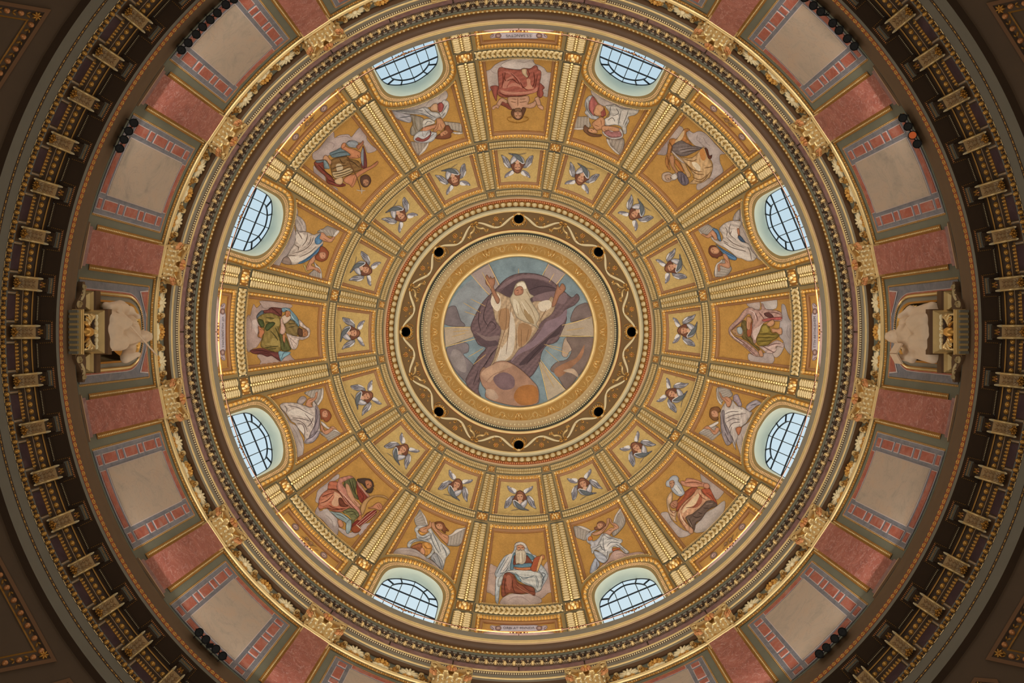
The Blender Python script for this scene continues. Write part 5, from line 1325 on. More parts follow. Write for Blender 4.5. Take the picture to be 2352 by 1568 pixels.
def art(text, tf, mp, off0, root, inv, m, grid=11.0, clip=None, outline=.85, step=.0011, pstep=.005, k=1.0, fs=1.0):
    """tf: drawing unit -> surface px; each part becomes a mesh (one per separate patch) under root, laid pstep metres above the last."""
    parts = []; cur = None
    for ln in text.strip().split('\n'):
        ln = ln.strip()
        if not ln: continue
        if ln[0] == '@': cur = [ln[1:], []]; parts.append(cur)
        else: cur[1].append(ln)
    objs = []
    for pi_, (nm, lines) in enumerate(parts):
        off = off0 + pi_ * pstep; groups = []                       # [bbox, MB]
        style = 'cloud' if 'cloud' in nm or nm == 'sky' else ('fold' if any(q in nm for q in FOLDW) else ('flat' if nm in ('light_rays', 'book', 'red_book') else 'skin'))
        def home(Q, area):
            x0, x1, y0, y1 = min(q[0] for q in Q), max(q[0] for q in Q), min(q[1] for q in Q), max(q[1] for q in Q); hit = [g for g in groups if g[0][0] - 2 < x1 and g[0][1] + 2 > x0 and g[0][2] - 2 < y1 and g[0][3] + 2 > y0]
            if not hit and not area and groups: hit = [min(groups, key=lambda g: (g[0][0] + g[0][1] - x0 - x1) ** 2 + (g[0][2] + g[0][3] - y0 - y1) ** 2)]
            if not hit: hit = [[[x0, x1, y0, y1], MB()]]; groups.append(hit[0])
            g = hit[0]
            for h in hit[1:]:
                if not area: break
                b = len(g[1].v); g[1].c += [None] * (b - len(g[1].c)); g[1].v += h[1].v; g[1].f += [tuple(b + i for i in f) for f in h[1].f]; g[1].m += h[1].m; g[1].c += h[1].c; groups.remove(h)
                g[0][:] = [min(g[0][0], h[0][0]), max(g[0][1], h[0][1]), min(g[0][2], h[0][2]), max(g[0][3], h[0][3])]
            if area: g[0][:] = [min(g[0][0], x0), max(g[0][1], x1), min(g[0][2], y0), max(g[0][3], y1)]
            return g[1]
        for ln in lines:
            off += step; t = ln.split(); c0 = t[0]
            if c0[0] == '~':
                w_ = float(t[1]); Q = [tf(p) for p in smooth_open(pts(t[2:]), 4)]
                ribbon(home(Q, False), Q, w_ * 1.25, mp, off + step * .5, 0, C(c0[1:], k), taper=True); continue
            if c0[0] == '^':
                n = int(t[-1]); P = pts(t[1:5]); cc = C(c0[1:], k); mb = home([tf(p) for p in P], False)
                for i, (a, b) in enumerate(feathers(P, n)):
                    Q = [tf((a[0] + (b[0] - a[0]) * f, a[1] + (b[1] - a[1]) * f)) for f in (0, .25, .5, .75, 1)]
                    wd = hypot(P[1][0] - P[0][0], P[1][1] - P[0][1]); wd = (wd + hypot(P[2][0] - P[3][0], P[2][1] - P[3][1])) / 2 / n; sc_ = hypot(Q[1][0] - Q[0][0], Q[1][1] - Q[0][1]) / max(.01, hypot(b[0] - a[0], b[1] - a[1]) * .25)
                    v = (1.0, .74)[i % 2]; ribbon(mb, Q, wd * sc_ * .95, mp, off + step * (.3 + .3 * (i % 2)), 0, (cc[0] * v, cc[1] * v, cc[2] * v, 1), taper=True)
                    ribbon(mb, Q, .55, mp, off + step * .8, 0, (cc[0] * .4, cc[1] * .4, cc[2] * .4, 1), taper=True)
                off += step; continue
            if c0[0] == 'o':
                cx, cy = pts([t[1]])[0]; rx, ry = float(t[2]), float(t[3]); a = radians(float(t[4])) if len(t) > 4 else 0
                P = [(cx + rx * cos(q) * cos(a) - ry * sin(q) * sin(a), cy + rx * cos(q) * sin(a) + ry * sin(q) * cos(a)) for q in [2 * pi * i / 18 for i in range(18)]]; hexc = c0[1:]
            elif c0[0] == '!': P = pts(t[1:]); hexc = c0[1:]
            else: P = smooth_closed(pts(t[1:]), 3); hexc = c0
            if hexc[0] == '.': hexc = hexc[1:]; ol = 0
            else: ol = outline
            P = [tf(p) for p in P]; mb = home(P, True)
            if clip: P = clip(P)
            cc = C(hexc, k); sd = random.random() * 50; n = len(P)
            mx = sum(p[0] for p in P) / n; my = sum(p[1] for p in P) / n
            sxx = sum((p[0] - mx) ** 2 for p in P); syy = sum((p[1] - my) ** 2 for p in P); sxy = sum((p[0] - mx) * (p[1] - my) for p in P); ph = .5 * atan2(2 * sxy, sxx - syy); cs, sn = cos(ph), sin(ph)
            rim = min(5.0, .35 * sqrt(min(sxx, syy) / n) + 1.0) * fs; st = style if ol or style == 'cloud' else 'flat'
            def colf(x, y):
                if st == 'flat': v = 1 + .16 * noise.noise(Vector((x * .08 + sd, y * .08, .3)))
                elif st == 'cloud': v = 1 + .26 * noise.noise(Vector((x * .05 + sd, y * .05, .3))) + .18 * noise.noise(Vector((x * .12, y * .12, sd))) - .10 * max(0, 1 - segdist(x, y, P) / (rim * 1.4))
                else:
                    d = segdist(x, y, P); v = 1.06 - .34 * max(0.0, 1 - d / rim) ** 1.3 + .10 * noise.noise(Vector((x * .1 + sd, y * .1, .3)))
                    if st == 'fold':
                        q = -(x - mx) * sn + (y - my) * cs; u = (x - mx) * cs + (y - my) * sn
                        v += .20 * sin(q * .62 / fs + u * .05 + sd + 3.2 * noise.noise(Vector((x * .035, y * .035, sd)))) + .10 * sin(q * 1.4 / fs + sd * 2 + 3 * noise.noise(Vector((x * .06, y * .06, sd))))
                return (cc[0] * v, cc[1] * v, cc[2] * v, 1)
            gr = (3.6 if st == 'fold' else (4.5 if st == 'skin' else 7.0)) * fs
            try: fillpoly(mb, dens(P, gr), (), mp, off, gr, 0, colf)
            except Exception as e: print('art', nm, ln[:30], e)
            if ol: ribbon(mb, dens(P, 6), ol, mp, off + step * .6, 0, (cc[0] * .32, cc[1] * .30, cc[2] * .30, 1), taper=False, closed=True)
        for bb, mb in groups: objs.append(obj(nm, mb.mesh(nm, m, inv=inv), root))
    return objs
def scal(x0, y0, s): return lambda p: (x0 + p[0] * s - CX, y0 + p[1] * s - CY)
S98 = 10 / 9.8
ART = {}
ART['book'] = (1075, 1235, '''
@cloud
b39a8c 50,59 58,62 66,67 62,85 61,128 50,124 42,120 44,95 46,80
b39c92 172,60 185,54 188,80 192,100 194,121 180,124 166,136 150,128 160,105
b8a59c 72,145 78,135 90,128 100,125 120,127 140,125 155,131 165,138 163,146 140,151 100,151 76,150
~94807a 1 47,80 60,79
~94807a 1 172,84 188,80
~94807a 1 88,142 105,133 125,135 140,146
~d0c2ba 1.4 95,132 110,128 128,131
@cloak
a9aeb0 119,9 128,13 133,20 136,27 145,37 153,40 160,55 172,68 180,84 175,97 168,108 163,118 150,122 152,100 120,95 104,82 85,80 76,92 72,108 68,146 62,142 61,115 64,90 60,81 67,65 77,48 86,39 98,35 104,25 105,15 110,10
5f7f8c 102,36 106,34 104,50 102,70 95,71 96,55
5f7f8c 131,34 143,38 150,45 142,50 137,44
.c8c3bc 88,40 99,36 95,55 85,72 74,78 80,60
.bfc4c4 63,92 70,88 68,110 64,128 63,110
~59656d 1.1 64,82 72,66 84,46
~59656d 1 72,76 80,62 92,42
~59656d 1 78,76 88,64 96,48
~4d5860 1.2 72,80 84,76 92,62
~4d5860 1.3 165,78 174,82 166,96
~4d5860 1.3 158,72 170,90 164,110
~4d5860 1.1 152,84 158,100 156,116
@tunic
744030 106,38 130,38 143,52 144,60 105,62 103,48
814a38 80,82 92,78 103,84 110,97 120,104 147,112 150,130 135,124 113,126 94,123 77,133 75,110 77,92
.a06450 88,84 96,86 98,100 94,118 88,110 86,96
~4e2820 1.4 84,90 82,110 84,126
~4e2820 1.3 101,92 100,108 106,124
~4e2820 1.3 108,102 120,116 140,124
~b27a60 1.2 110,108 124,118 146,128
~4e2820 1.2 122,106 136,118 149,122
5f8090 105,61 122,58 142,57 143,64 120,67 105,65
@lap
b7b8b2 84,76 100,72 125,72 150,74 162,80 167,92 164,115 155,120 148,111 128,104 118,98 113,90 104,80 92,77 82,80 77,95 74,106 67,109 69,92
7d98a0 104,80 113,86 120,96 116,98 110,92
~5c6a70 1.2 106,78 120,88 148,88
~5c6a70 1.3 118,86 126,92 150,84
~6c7a80 1.1 150,86 155,100 152,116
~6c7a80 1 120,98 136,104 148,110
~e0ddd4 1.4 90,76 120,74 150,77
@head
cac2b7 104,20 108,12 119,9 128,13 133,21 130,24 124,18 118,15 110,17
c08c6a 110,18 118,15 125,18 127,24 124,30 111,30 110,24
c4b8a2 108,24 112,28 118,25 125,27 130,34 130,50 126,57 120,59 113,57 108,58 107,45 107,32
~5a3a2a 1.3 112,21 117,21.8
~5a3a2a 1.3 120,21.8 126,20.6
~8a6248 1 118,21 118,26
~6a4838 1.2 113,29.5 118,27 123,29.5
~94836c .9 111,34 110,54
~94836c .9 115,32 114,56
~94836c .9 122,32 123,56
~94836c .9 127,36 126,54
~e4dccb 1 118,32 119,54
@hands
b9774f 103,66 120,67 135,66 146,67 142,71 125,73 108,70
ba7a58 162,42 166,38 172,40 171,47 167,46
@red_book
9e5438 150,45 163,41 167,44 154,74 141,71 145,58
c9a06c 163,42 168,45 157,74 154,73
''')
ART['christ'] = (1075, 125, '''
@cloud
b1a39b 36,40 50,34 60,24 74,16 88,12 92,8 142,8 148,17 152,22 160,24 172,31 178,40 188,42 184,60 180,85 178,96 165,90 150,75 60,75 44,98 42,80 38,60
c4b8b0 74,24 82,18 95,12 110,9 135,8 143,11 148,18 151,22 146,29 132,33 115,34 95,32 80,30
~92847f 1 50,33 56,40 66,43
~92847f 1 110,14 125,18 140,14
~92847f 1 44,80 60,78
~92847f 1 170,80 180,82
@robe
8a4a40 50,73 60,70 68,72 68,82 65,95 64,105 58,95 54,82
8a4a40 160,64 172,74 168,80 170,88 166,96 161,97 155,90 158,78
7c4238 72,105 82,106 92,112 100,122 94,124 84,118 72,112
955548 68,34 74,29 95,33 115,35 125,31 140,32 148,26 155,26 158,34 164,38 164,50 161,64 158,80 155,84 135,90 110,95 75,96 66,85 69,75 68,55 67,42
.b57a68 73,79 90,83 120,84 145,81 155,73 156,80 150,86 125,90 90,90 76,87
.b57a68 77,74 84,58 98,49 105,50 95,58 88,70 86,76
.b57a68 88,75 95,66 108,64 116,68 122,76 112,72 100,72
.c08a72 132,56 140,56 141,68 148,76 136,78 124,77 133,70
.a86a5c 78,38 96,40 112,52 124,68 116,62 100,48
~5a2820 1.5 78,42 79,58 76,74
~5a2820 1.5 84,40 82,54 86,60
~5a2820 1.4 96,42 110,56 116,68
~5a2820 1.4 118,62 124,74 134,80
~5a2820 1.2 134,34 138,46 132,54
~5a2820 1.4 148,40 150,60 145,74
~5a2820 1.2 156,46 153,64 150,76
~5a2820 1.3 70,86 90,94 130,92
~c9937c 1.3 74,82 100,87 140,84
~5a2820 1.2 88,60 100,56 112,66
@figure_skin
b98f74 90,97 100,95 120,95 135,93 138,104 134,112 146,108 150,104 154,110 150,118 140,121 128,120 120,125 115,130 108,130 100,124 94,115 90,107
b98f74 78,98 88,104 86,110 78,106 74,112 70,117 65,114 66,108 72,100
b98f74 150,99 158,95 162,104 164,114 160,118 156,114 153,106
bf957a 66,113 70,118 67,122 63,119 58,124 54,122 56,117 62,114
bf957a 157,115 164,114 170,119 168,125 162,122 158,119
c2a888 121,34 126,32 132,34 132,44 136,50 132,52 126,47 122,42
~7a5440 1.1 112,98 112,116
~7a5440 1 96,106 108,108 
~7a5440 1 116,108 132,106
~7a5440 .9 98,100 110,101
~7a5440 .9 116,101 130,100
@head
5f3f2e 100,124 104,123 106,130 118,132 122,120 128,120 130,124 126,134 122,143 115,147 107,146 100,140 97,132
b98c6e 105,128 112,126 119,128 121,134 119,141 113,145 107,142 104,136
7a5a42 105,123 110,121 117,121 120,126 118,130 112,128 106,130
~40281c 1.4 107,138 111,138.5
~40281c 1.4 114,138.5 119,138
~6a4030 1 112.5,133 112.5,138
~6a3a30 1.2 109,131.5 115,131.5
@halo
~8a5e22 1 112,138 130,140 136,145 130,150 112,154 95,151 88,145 95,140 112,138
~8a5e22 .8 108,150 109,156
~8a5e22 .8 92,143 98,142
~8a5e22 .8 126,142 134,143
''')
ART['reader'] = (540, 680, '''
@cloud
a99289 22,58 30,42 34,44 38,28 42,18 46,24 50,26 58,18 64,16 68,24 80,24 70,34 60,50 55,62 58,70 50,90 60,95 55,105 48,115 40,118 30,126 24,110 22,85
b09a90 60,10 125,18 122,28 105,27 85,25 66,28 58,18
ab948a 50,132 80,128 100,146 120,130 128,138 132,148 60,156 58,146
.c4b2aa 36,60 46,52 52,64 50,84 44,78
~82706a 1 30,44 38,60 36,80
@robe
6a3c36 62,33 75,30 82,25 100,27 105,30 104,45 90,42 70,40
6a3a38 34,122 45,119 60,117 72,121 84,125 98,126 100,135 103,146 92,140 82,134 72,136 60,131 45,130 36,126
54606a 48,46 55,36 62,32 64,39 58,48 52,53
82703f 64,40 80,38 96,44 101,50 101,65 98,78 100,90 104,105 104,118 98,126 85,124 70,118 58,113 60,100 64,85 62,80 66,72 55,65 50,52 55,45
.9c8850 88,50 100,52 100,66 90,66 70,52 84,54
.9c8850 84,94 100,100 103,114 92,112 66,108 80,104
46502f 52,52 62,54 66,66 60,70 54,62
465030 72,62 84,58 90,62 80,72 72,78 68,72
~3c3a20 1.6 70,48 88,50
~3c3a20 1.6 68,58 90,60
~3c3a20 1.5 80,78 92,92 96,100
~3c3a20 1.5 90,70 96,82 100,94
~3c3a20 1.4 66,116 84,114 98,112
~3c3a20 1.4 76,119 92,118
~3f201e 1.3 40,124 60,122 80,128
~3f201e 1.2 48,128 66,128 84,132
~3f201e 1.2 82,26 92,34 104,44
@blue_cloak
6d8c98 105,28 113,26 122,28 130,36 140,48 144,60 143,69 130,60 125,54 125,40 118,32 108,36
7fa2ae 98,124 110,125 125,126 120,132 110,138 104,146 100,138
~b8ccd0 1.3 112,28 122,34 128,46 138,62
~41545e 1.2 104,142 108,130 112,126
~41545e 1.2 128,50 136,58 142,66
@torso
7b6840 118,56 130,54 140,66 145,72 140,88 128,88 116,84 112,75 112,62
5a5a35 100,85 112,90 118,100 122,112 126,120 115,124 104,120 102,105
~33301c 1.2 120,62 134,62
~33301c 1.2 120,70 134,68
~33301c 1.3 106,92 110,106 110,120
@veil
c6b4a8 144,53 150,58 157,66 162,70 168,74 168,86 164,93 152,98 144,98 142,108 138,117 132,120 126,116 122,104 118,92 116,84 130,89 142,91 155,92 163,87 163,78 156,72 148,68 144,62
~8c7a72 1.1 120,90 130,100 140,110
~8c7a72 1.1 124,94 128,108 134,118
~8c7a72 1.1 128,92 146,95 160,93
@head
a0704c 150,75 157,74 163,80 163,88 156,91 150,88
553c2c 142,73 150,74 152,82 151,90 144,89 141,82
~3a2418 1.2 157,77 157.5,80
~3a2418 1.2 157.5,84 157,87
~7a4a34 1 153,81 157,82
@hands
bd835c 108,85 113,88 113,96 112,105 108,100 107,92
c9b4a0 104,48 114,42 124,44 125,50 118,58 111,62 108,58
c4a292 102,52 106,50 108,60 113,72 112,82 106,86 101,82 103,68
bd835c 114,36 118,33 124,35 124,42 118,47 114,44
b97a56 52,68 57,70 66,79 63,86 58,94 53,88 54,80
~7a4a34 .9 116,38 119,46
~7a4a34 .9 119,36 122,44
~7a4a34 .9 55,74 60,76
''')
ART['veil'] = (1630, 675, '''
@cloud
b09f96 84,19 110,14 112,35 90,30
b5aca6 115,12 148,8 150,32 125,34 118,24
aaa09e 162,24 170,26 176,48 182,60 188,62 187,134 180,135 170,122 165,105 157,95 158,65 162,45
ae9f99 88,134 105,140 120,134 140,130 142,156 92,152
b3a298 142,128 165,110 168,118 160,135 150,143 143,138
~8a7e7c 1 176,70 174,90 180,100
~8a7e7c 1 180,76 182,90
@robe
ab8a7f 66,52 74,40 86,31 96,31 104,35 116,35 116,24 120,22 127,34 150,37 162,44 162,60 148,61 130,62 118,68 112,80 108,92 104,98 106,106 100,112 95,106 93,90 94,75 97,62 94,52 88,45 80,52 70,64 56,75 48,82 50,92 62,98 80,106 98,120 110,132 112,141 98,138 86,126 72,114 55,102 44,90 43,78 50,68
bfa69c 112,118 130,116 150,104 166,112 165,120 150,118 150,127 140,134 128,132 118,124
.cbb5aa 100,80 112,72 120,66 112,84 106,96 102,104 97,92
b05e5a 118,58 140,53 162,52 158,58 140,58 124,62
5f3a38 122,44 134,42 144,52 130,52
~6a4644 1.3 50,80 58,72 74,58
~6a4644 1.3 52,94 74,108 98,128
~6a4644 1.2 58,98 82,118 104,138
~6a4644 1.3 98,40 106,50 108,62
~6a4644 1.3 110,40 118,50 122,56
~6a4644 1.2 130,40 148,42 160,46
~6a4644 1.4 120,118 134,126 146,132
~6a4644 1.3 130,118 146,112 162,112
~e0cec4 1.3 46,84 54,96 76,112
~e0cec4 1.2 88,36 100,42 104,56
@green_skirt
806e34 118,70 128,68 134,74 140,88 152,88 157,92 150,100 140,105 130,115 112,116 106,110 106,98 112,85
.9a8844 120,74 128,72 132,84 126,86 118,84
~443a18 1.4 108,90 130,90 154,92
~443a18 1.3 108,98 128,98 146,98
~443a18 1.3 108,106 126,106 138,104
@torso
6a5a34 72,64 80,60 84,70 84,88 88,94 96,100 99,112 110,120 112,128 100,118 86,106 72,96
~3c3018 1.2 80,96 92,108
@head
a5805e 50,82 58,76 66,74 72,78 76,86 72,95 62,94 54,90
a3a8a8 62,76 70,74 74,82 72,90 66,90 62,84
~5a3e2c 1.1 57,80 58,83
~5a3e2c 1.1 58,87 57,90
@book
97553a 84,82 92,66 94,60 95,75 93,92 86,96
@hands
bd8d6c 84,52 92,53 95,58 92,68 90,80 84,78 83,68
bd8d6c 134,62 142,58 146,64 142,71 134,73 128,68
bd8d6c 140,78 152,79 160,76 163,82 162,90 156,91 150,86 142,86
bd8d6c 110,128 116,126 120,134 120,140 113,140
~8a5c44 .9 88,62 87,76
~8a5c44 .9 91,64 90,72
''')
ART['cross'] = (690, 280, '''
@cloud
ac9b95 28,70 40,62 50,50 62,34 72,22 76,26 77,36 88,30 108,28 114,34 120,28 135,12 148,30 150,40 160,52 172,63 152,70 146,58 140,48 126,46 110,42 104,48 96,50 92,58 78,66 60,78 52,84 36,86 28,82
ab9a95 30,98 40,110 55,122 60,140 80,148 84,156 70,156 50,138 32,118
~887874 1 60,44 76,50 72,60
~887874 1 80,36 100,32 112,36
@cloak
7a3e34 32,90 52,91 54,108 70,122 76,130 102,141 90,146 72,142 60,136 58,124 45,112 34,100
6e3a38 140,55 144,60 149,85 149,102 140,104 136,98 140,80
66787e 66,70 80,64 92,58 104,66 112,74 100,76 76,80 70,78
8a9096 104,47 114,42 124,43 130,48 128,56 122,58 108,55
8a9096 138,64 142,60 142,98 138,92 136,78
76868a 52,86 60,90 66,104 60,105 54,104
6e767a 34,88 44,87 52,86 50,90 38,92
a06a50 126,54 136,48 141,42 142,48 136,56 130,62
~3e1e1a 1.3 40,96 56,112 74,126
~3e1e1a 1.2 62,130 80,138 98,142
~384448 1.2 70,74 90,68 104,68
@fur
7c5e3a 70,86 85,80 104,77 110,84 124,86 132,90 138,104 130,110 120,114 112,118 96,124 82,128 74,124 70,112 68,98
.b49e78 72,114 85,112 100,106 112,104 118,110 108,118 92,124 78,126
.bca888 80,97 90,94 96,102 92,112 84,114
~463420 1.6 72,106 86,100 104,98
~463420 1.5 72,112 90,110 112,100
~463420 1.5 74,118 96,114 116,106
~463420 1.4 78,124 100,118 120,110
~463420 1.6 104,86 118,90 132,102
~463420 1.4 88,82 94,92 102,92
@figure_skin
bc805c 92,58 98,50 102,54 108,58 122,62 134,68 136,74 134,80 124,82 112,82 108,78 113,74 104,66 96,62
bd8e6a 51,84 54,76 60,76 66,84 70,88 68,96 64,94 58,86
bc805c 94,50 98,47 102,49 100,56 94,60 92,56
c4a47e 78,130 92,124 96,132 92,140 84,140 78,136
b97d5c 98,128 110,120 122,118 130,112 146,104 158,100 166,94 174,88 174,94 166,101 150,110 138,118 128,126 122,140 116,147 112,142 108,140 100,136
~7a4a34 1 122,122 118,136 114,144
~7a4a34 .9 166,96 172,90
~7a4a34 1 110,80 124,80
~7a4a34 1 128,74 132,80
@head
5a3e32 136,124 142,120 150,119 156,124 159,132 156,140 150,146 142,146 137,140 135,132
ac7e60 142,130 150,129 154,134 152,142 146,144 141,138
~3a2418 1.2 143,139 146,140
~3a2418 1.2 149,138 152,136
~7a4a3a 1 147,133 148,138
@cross_staff
~6a4a30 1.8 104,76 114,98 124,118 132,138 138,158
~b8aa98 1.6 126,153 136,155 146,154
~b8aa98 1.6 138,148 138,162
''')
ART['bald'] = (1470, 280, '''
@cloud
ad9d93 60,38 75,20 82,8 98,16 80,40 64,50 54,46
b0a29c 104,22 110,19 120,25 130,21 140,22 152,30 170,50 185,66 192,72 180,74 180,90 186,105 186,114 170,126 158,140 150,135 160,120 164,95 155,78 152,62 140,58 125,54 116,46 108,36
9e8e8a 38,70 55,50 62,44 60,72 46,74
ad9d93 130,138 150,128 165,130 140,150 128,152
~8a7c78 1 130,28 128,40 140,48
~8a7c78 1 142,34 150,48 158,54
~8a7c78 1 136,36 134,46 150,58
@mantle
aa7442 66,40 75,37 84,38 98,18 106,15 112,18 104,24 105,36 112,44 116,52 100,46 92,42 82,50 72,58 70,66 67,80 66,95 68,108 62,104 57,92 58,80 62,68 64,54
.c8ac84 84,38 97,20 100,22 96,36 86,46 78,46
bb9a70 94,80 110,82 124,76 140,58 144,57 150,72 156,82 160,92 164,100 160,116 150,130 135,138 112,139 118,132 122,126 116,112 108,100 100,92
.ba8048 134,66 142,60 148,74 146,86 138,84
.d4c4a8 118,90 128,92 136,102 134,112 126,106 118,96
6f635f 74,52 92,42 105,48 118,54 134,57 138,60 122,68 105,76 92,77 82,72 72,64
.8c807c 88,60 110,58 130,60 112,64 92,68
6a6068 86,112 96,114 106,124 110,136 104,142 96,142 88,134 84,124
5a3226 146,58 152,62 156,76 162,74 160,82 154,82 150,70
~463830 1.3 88,64 108,60 132,60
~463830 1.3 94,70 112,66 128,64
~6a4a2c 1.3 100,84 118,88 128,84
~6a4a2c 1.3 102,92 120,108 140,112
~6a4a2c 1.3 106,98 126,116 144,118
~6a4a2c 1.2 118,124 136,130 152,118
~6a4a2c 1.2 122,132 140,134 158,112
~6a4a2c 1.3 144,104 156,102 163,100
~3e363e 1.2 92,118 94,138
~3e363e 1.2 98,118 102,140
~5c3a20 1.2 66,46 72,56 70,70
~5c3a20 1.2 62,76 64,96
@figure_skin
ad7f5c 67,78 74,74 78,84 77,96 82,106 86,112 82,115 76,108 70,98 67,88
aa6e3c 79,84 86,88 94,100 98,110 94,112 84,100 79,92
ba966c 88,78 96,84 102,94 108,108 114,118 112,124 106,124 100,110 94,98
c0b0a4 70,66 74,66 84,76 92,84 100,92 96,92 84,82
@head
b7a08c 50,118 56,114 66,113 74,118 82,114 84,124 80,130 70,132 66,135 56,134 50,128
ab8e76 56,120 68,118 72,126 66,132 58,130
c6bcb0 70,122 78,116 84,122 82,128 74,130
~4a3226 1.3 62,127 66,129
~4a3226 1.2 68,124 70,128
~8a6a54 1 56,122 62,120
''')
ART['harp'] = (690, 1080, '''
@cloud
afa09b 40,44 60,28 84,8 86,18 66,30 60,44 50,54 44,68 42,90 50,90 60,86 70,96 82,108 86,120 85,140 80,146 70,135 50,112 40,104 33,96 36,86 42,76 34,70 36,58
b3a39b 86,128 100,134 112,140 120,136 132,140 120,150 110,151 100,146 88,136
ae9f9a 172,100 175,102 160,122 150,135 140,148 130,140 142,120 155,118
.c0b4ae 50,90 62,90 78,108 80,126 66,116
~8a7c78 1 56,100 70,112 74,128
@cloak
82392f 127,24 134,34 145,48 154,60 146,66 140,74 132,66 128,50 126,36
aa664e 62,42 65,26 82,25 88,36 98,48 90,44 70,42
ad6c54 42,64 50,52 62,44 76,44 90,52 98,62 108,74 112,82 106,86 96,92 80,93 66,88 56,84 46,88 40,84 41,74
.c89e80 76,48 88,54 94,62 86,62 86,72 84,80 74,80 70,72 76,60
.bf8468 44,72 62,60 76,52 70,66 52,80
6a3a2c 86,64 92,62 100,74 108,80 96,82 88,78
b47c6c 83,30 88,18 100,14 112,12 120,16 112,18 100,24 94,30 112,54 124,72 132,84 138,96 134,102 124,92 110,80 96,62 84,44 82,38
b98a78 127,24 132,28 146,46 156,58 152,60 140,46 130,34
~5e2c22 1.4 48,60 62,54 76,50
~5e2c22 1.4 44,74 60,68 74,54
~5e2c22 1.3 66,42 82,44 96,60
~5e2c22 1.4 60,84 80,88 104,84
~5e2c22 1.3 64,78 74,84 96,88
~5e2c22 1.3 98,58 110,74 126,90
~5e2c22 1.2 134,44 142,58 140,68
~d8b29a 1.3 88,46 104,62 122,80
@tunic
5f5f3e 98,28 104,18 114,14 122,18 126,30 124,48 130,60 130,66 122,60 116,50 112,40 106,30 100,38 98,34
90a0a0 66,92 78,94 92,96 104,104 112,112 108,120 112,126 108,130 102,118 92,112 82,106 76,100
90a0a0 104,118 114,110 114,130 108,142 103,138
6e6e4a 96,92 108,86 120,86 128,92 132,100 128,106 122,112 118,120 114,112 108,104 100,98
~2c2c1c 1.4 116,22 120,38 124,54
~2c2c1c 1.3 110,20 114,34 120,50
~35351f 1.3 102,94 116,92 126,98
~35351f 1.2 112,100 122,98 128,104
~44504e 1.2 80,98 92,102 104,110
~c89a48 1.6 96,97 106,102 114,110
@figure_skin
c29172 102,30 108,32 112,40 118,54 124,66 130,72 136,80 130,82 120,74 108,58 103,44
b98060 168,76 176,72 184,78 184,86 178,90 168,86 158,86 152,84 160,82
b4764f 134,100 138,104 138,110 130,114 128,110
b98466 84,114 88,110 94,114 97,122 94,128 88,126 85,120
~7a4a34 .9 172,78 178,86
~7a4a34 .9 176,76 181,84
~7a4a34 1 120,68 128,78
@harp
7a2e2a 128,112 136,112 150,96 165,90 172,90 168,100 152,114 140,122 128,128 116,130 118,120
8f4a2e 114,130 126,122 136,130 132,138 120,140
b68e60 136,82 142,70 154,60 168,56 186,56 196,62 198,66 186,60 170,59 158,64 150,74 146,86 142,96 139,100 136,92
~d0ae94 .8 128,126 150,108 172,90
~d0ae94 .8 132,128 152,112 170,96
~d0ae94 .8 124,124 146,104 166,88
~e0cbb0 1.4 126,122 136,131
@head
46362f 128,20 138,18 148,18 158,20 164,28 165,38 160,50 152,50 147,46 152,42 146,38 140,30 132,26
ac7452 146,24 152,22 159,26 161,34 156,40 150,40 147,32
~2a1a14 1.3 150,33 154,30
~2a1a14 1.2 157,33 159,35
~c9a046 1.2 163,24 167,18
~c9a046 1.2 165,31 172,30
~c9a046 1.2 164,38 171,43
''')
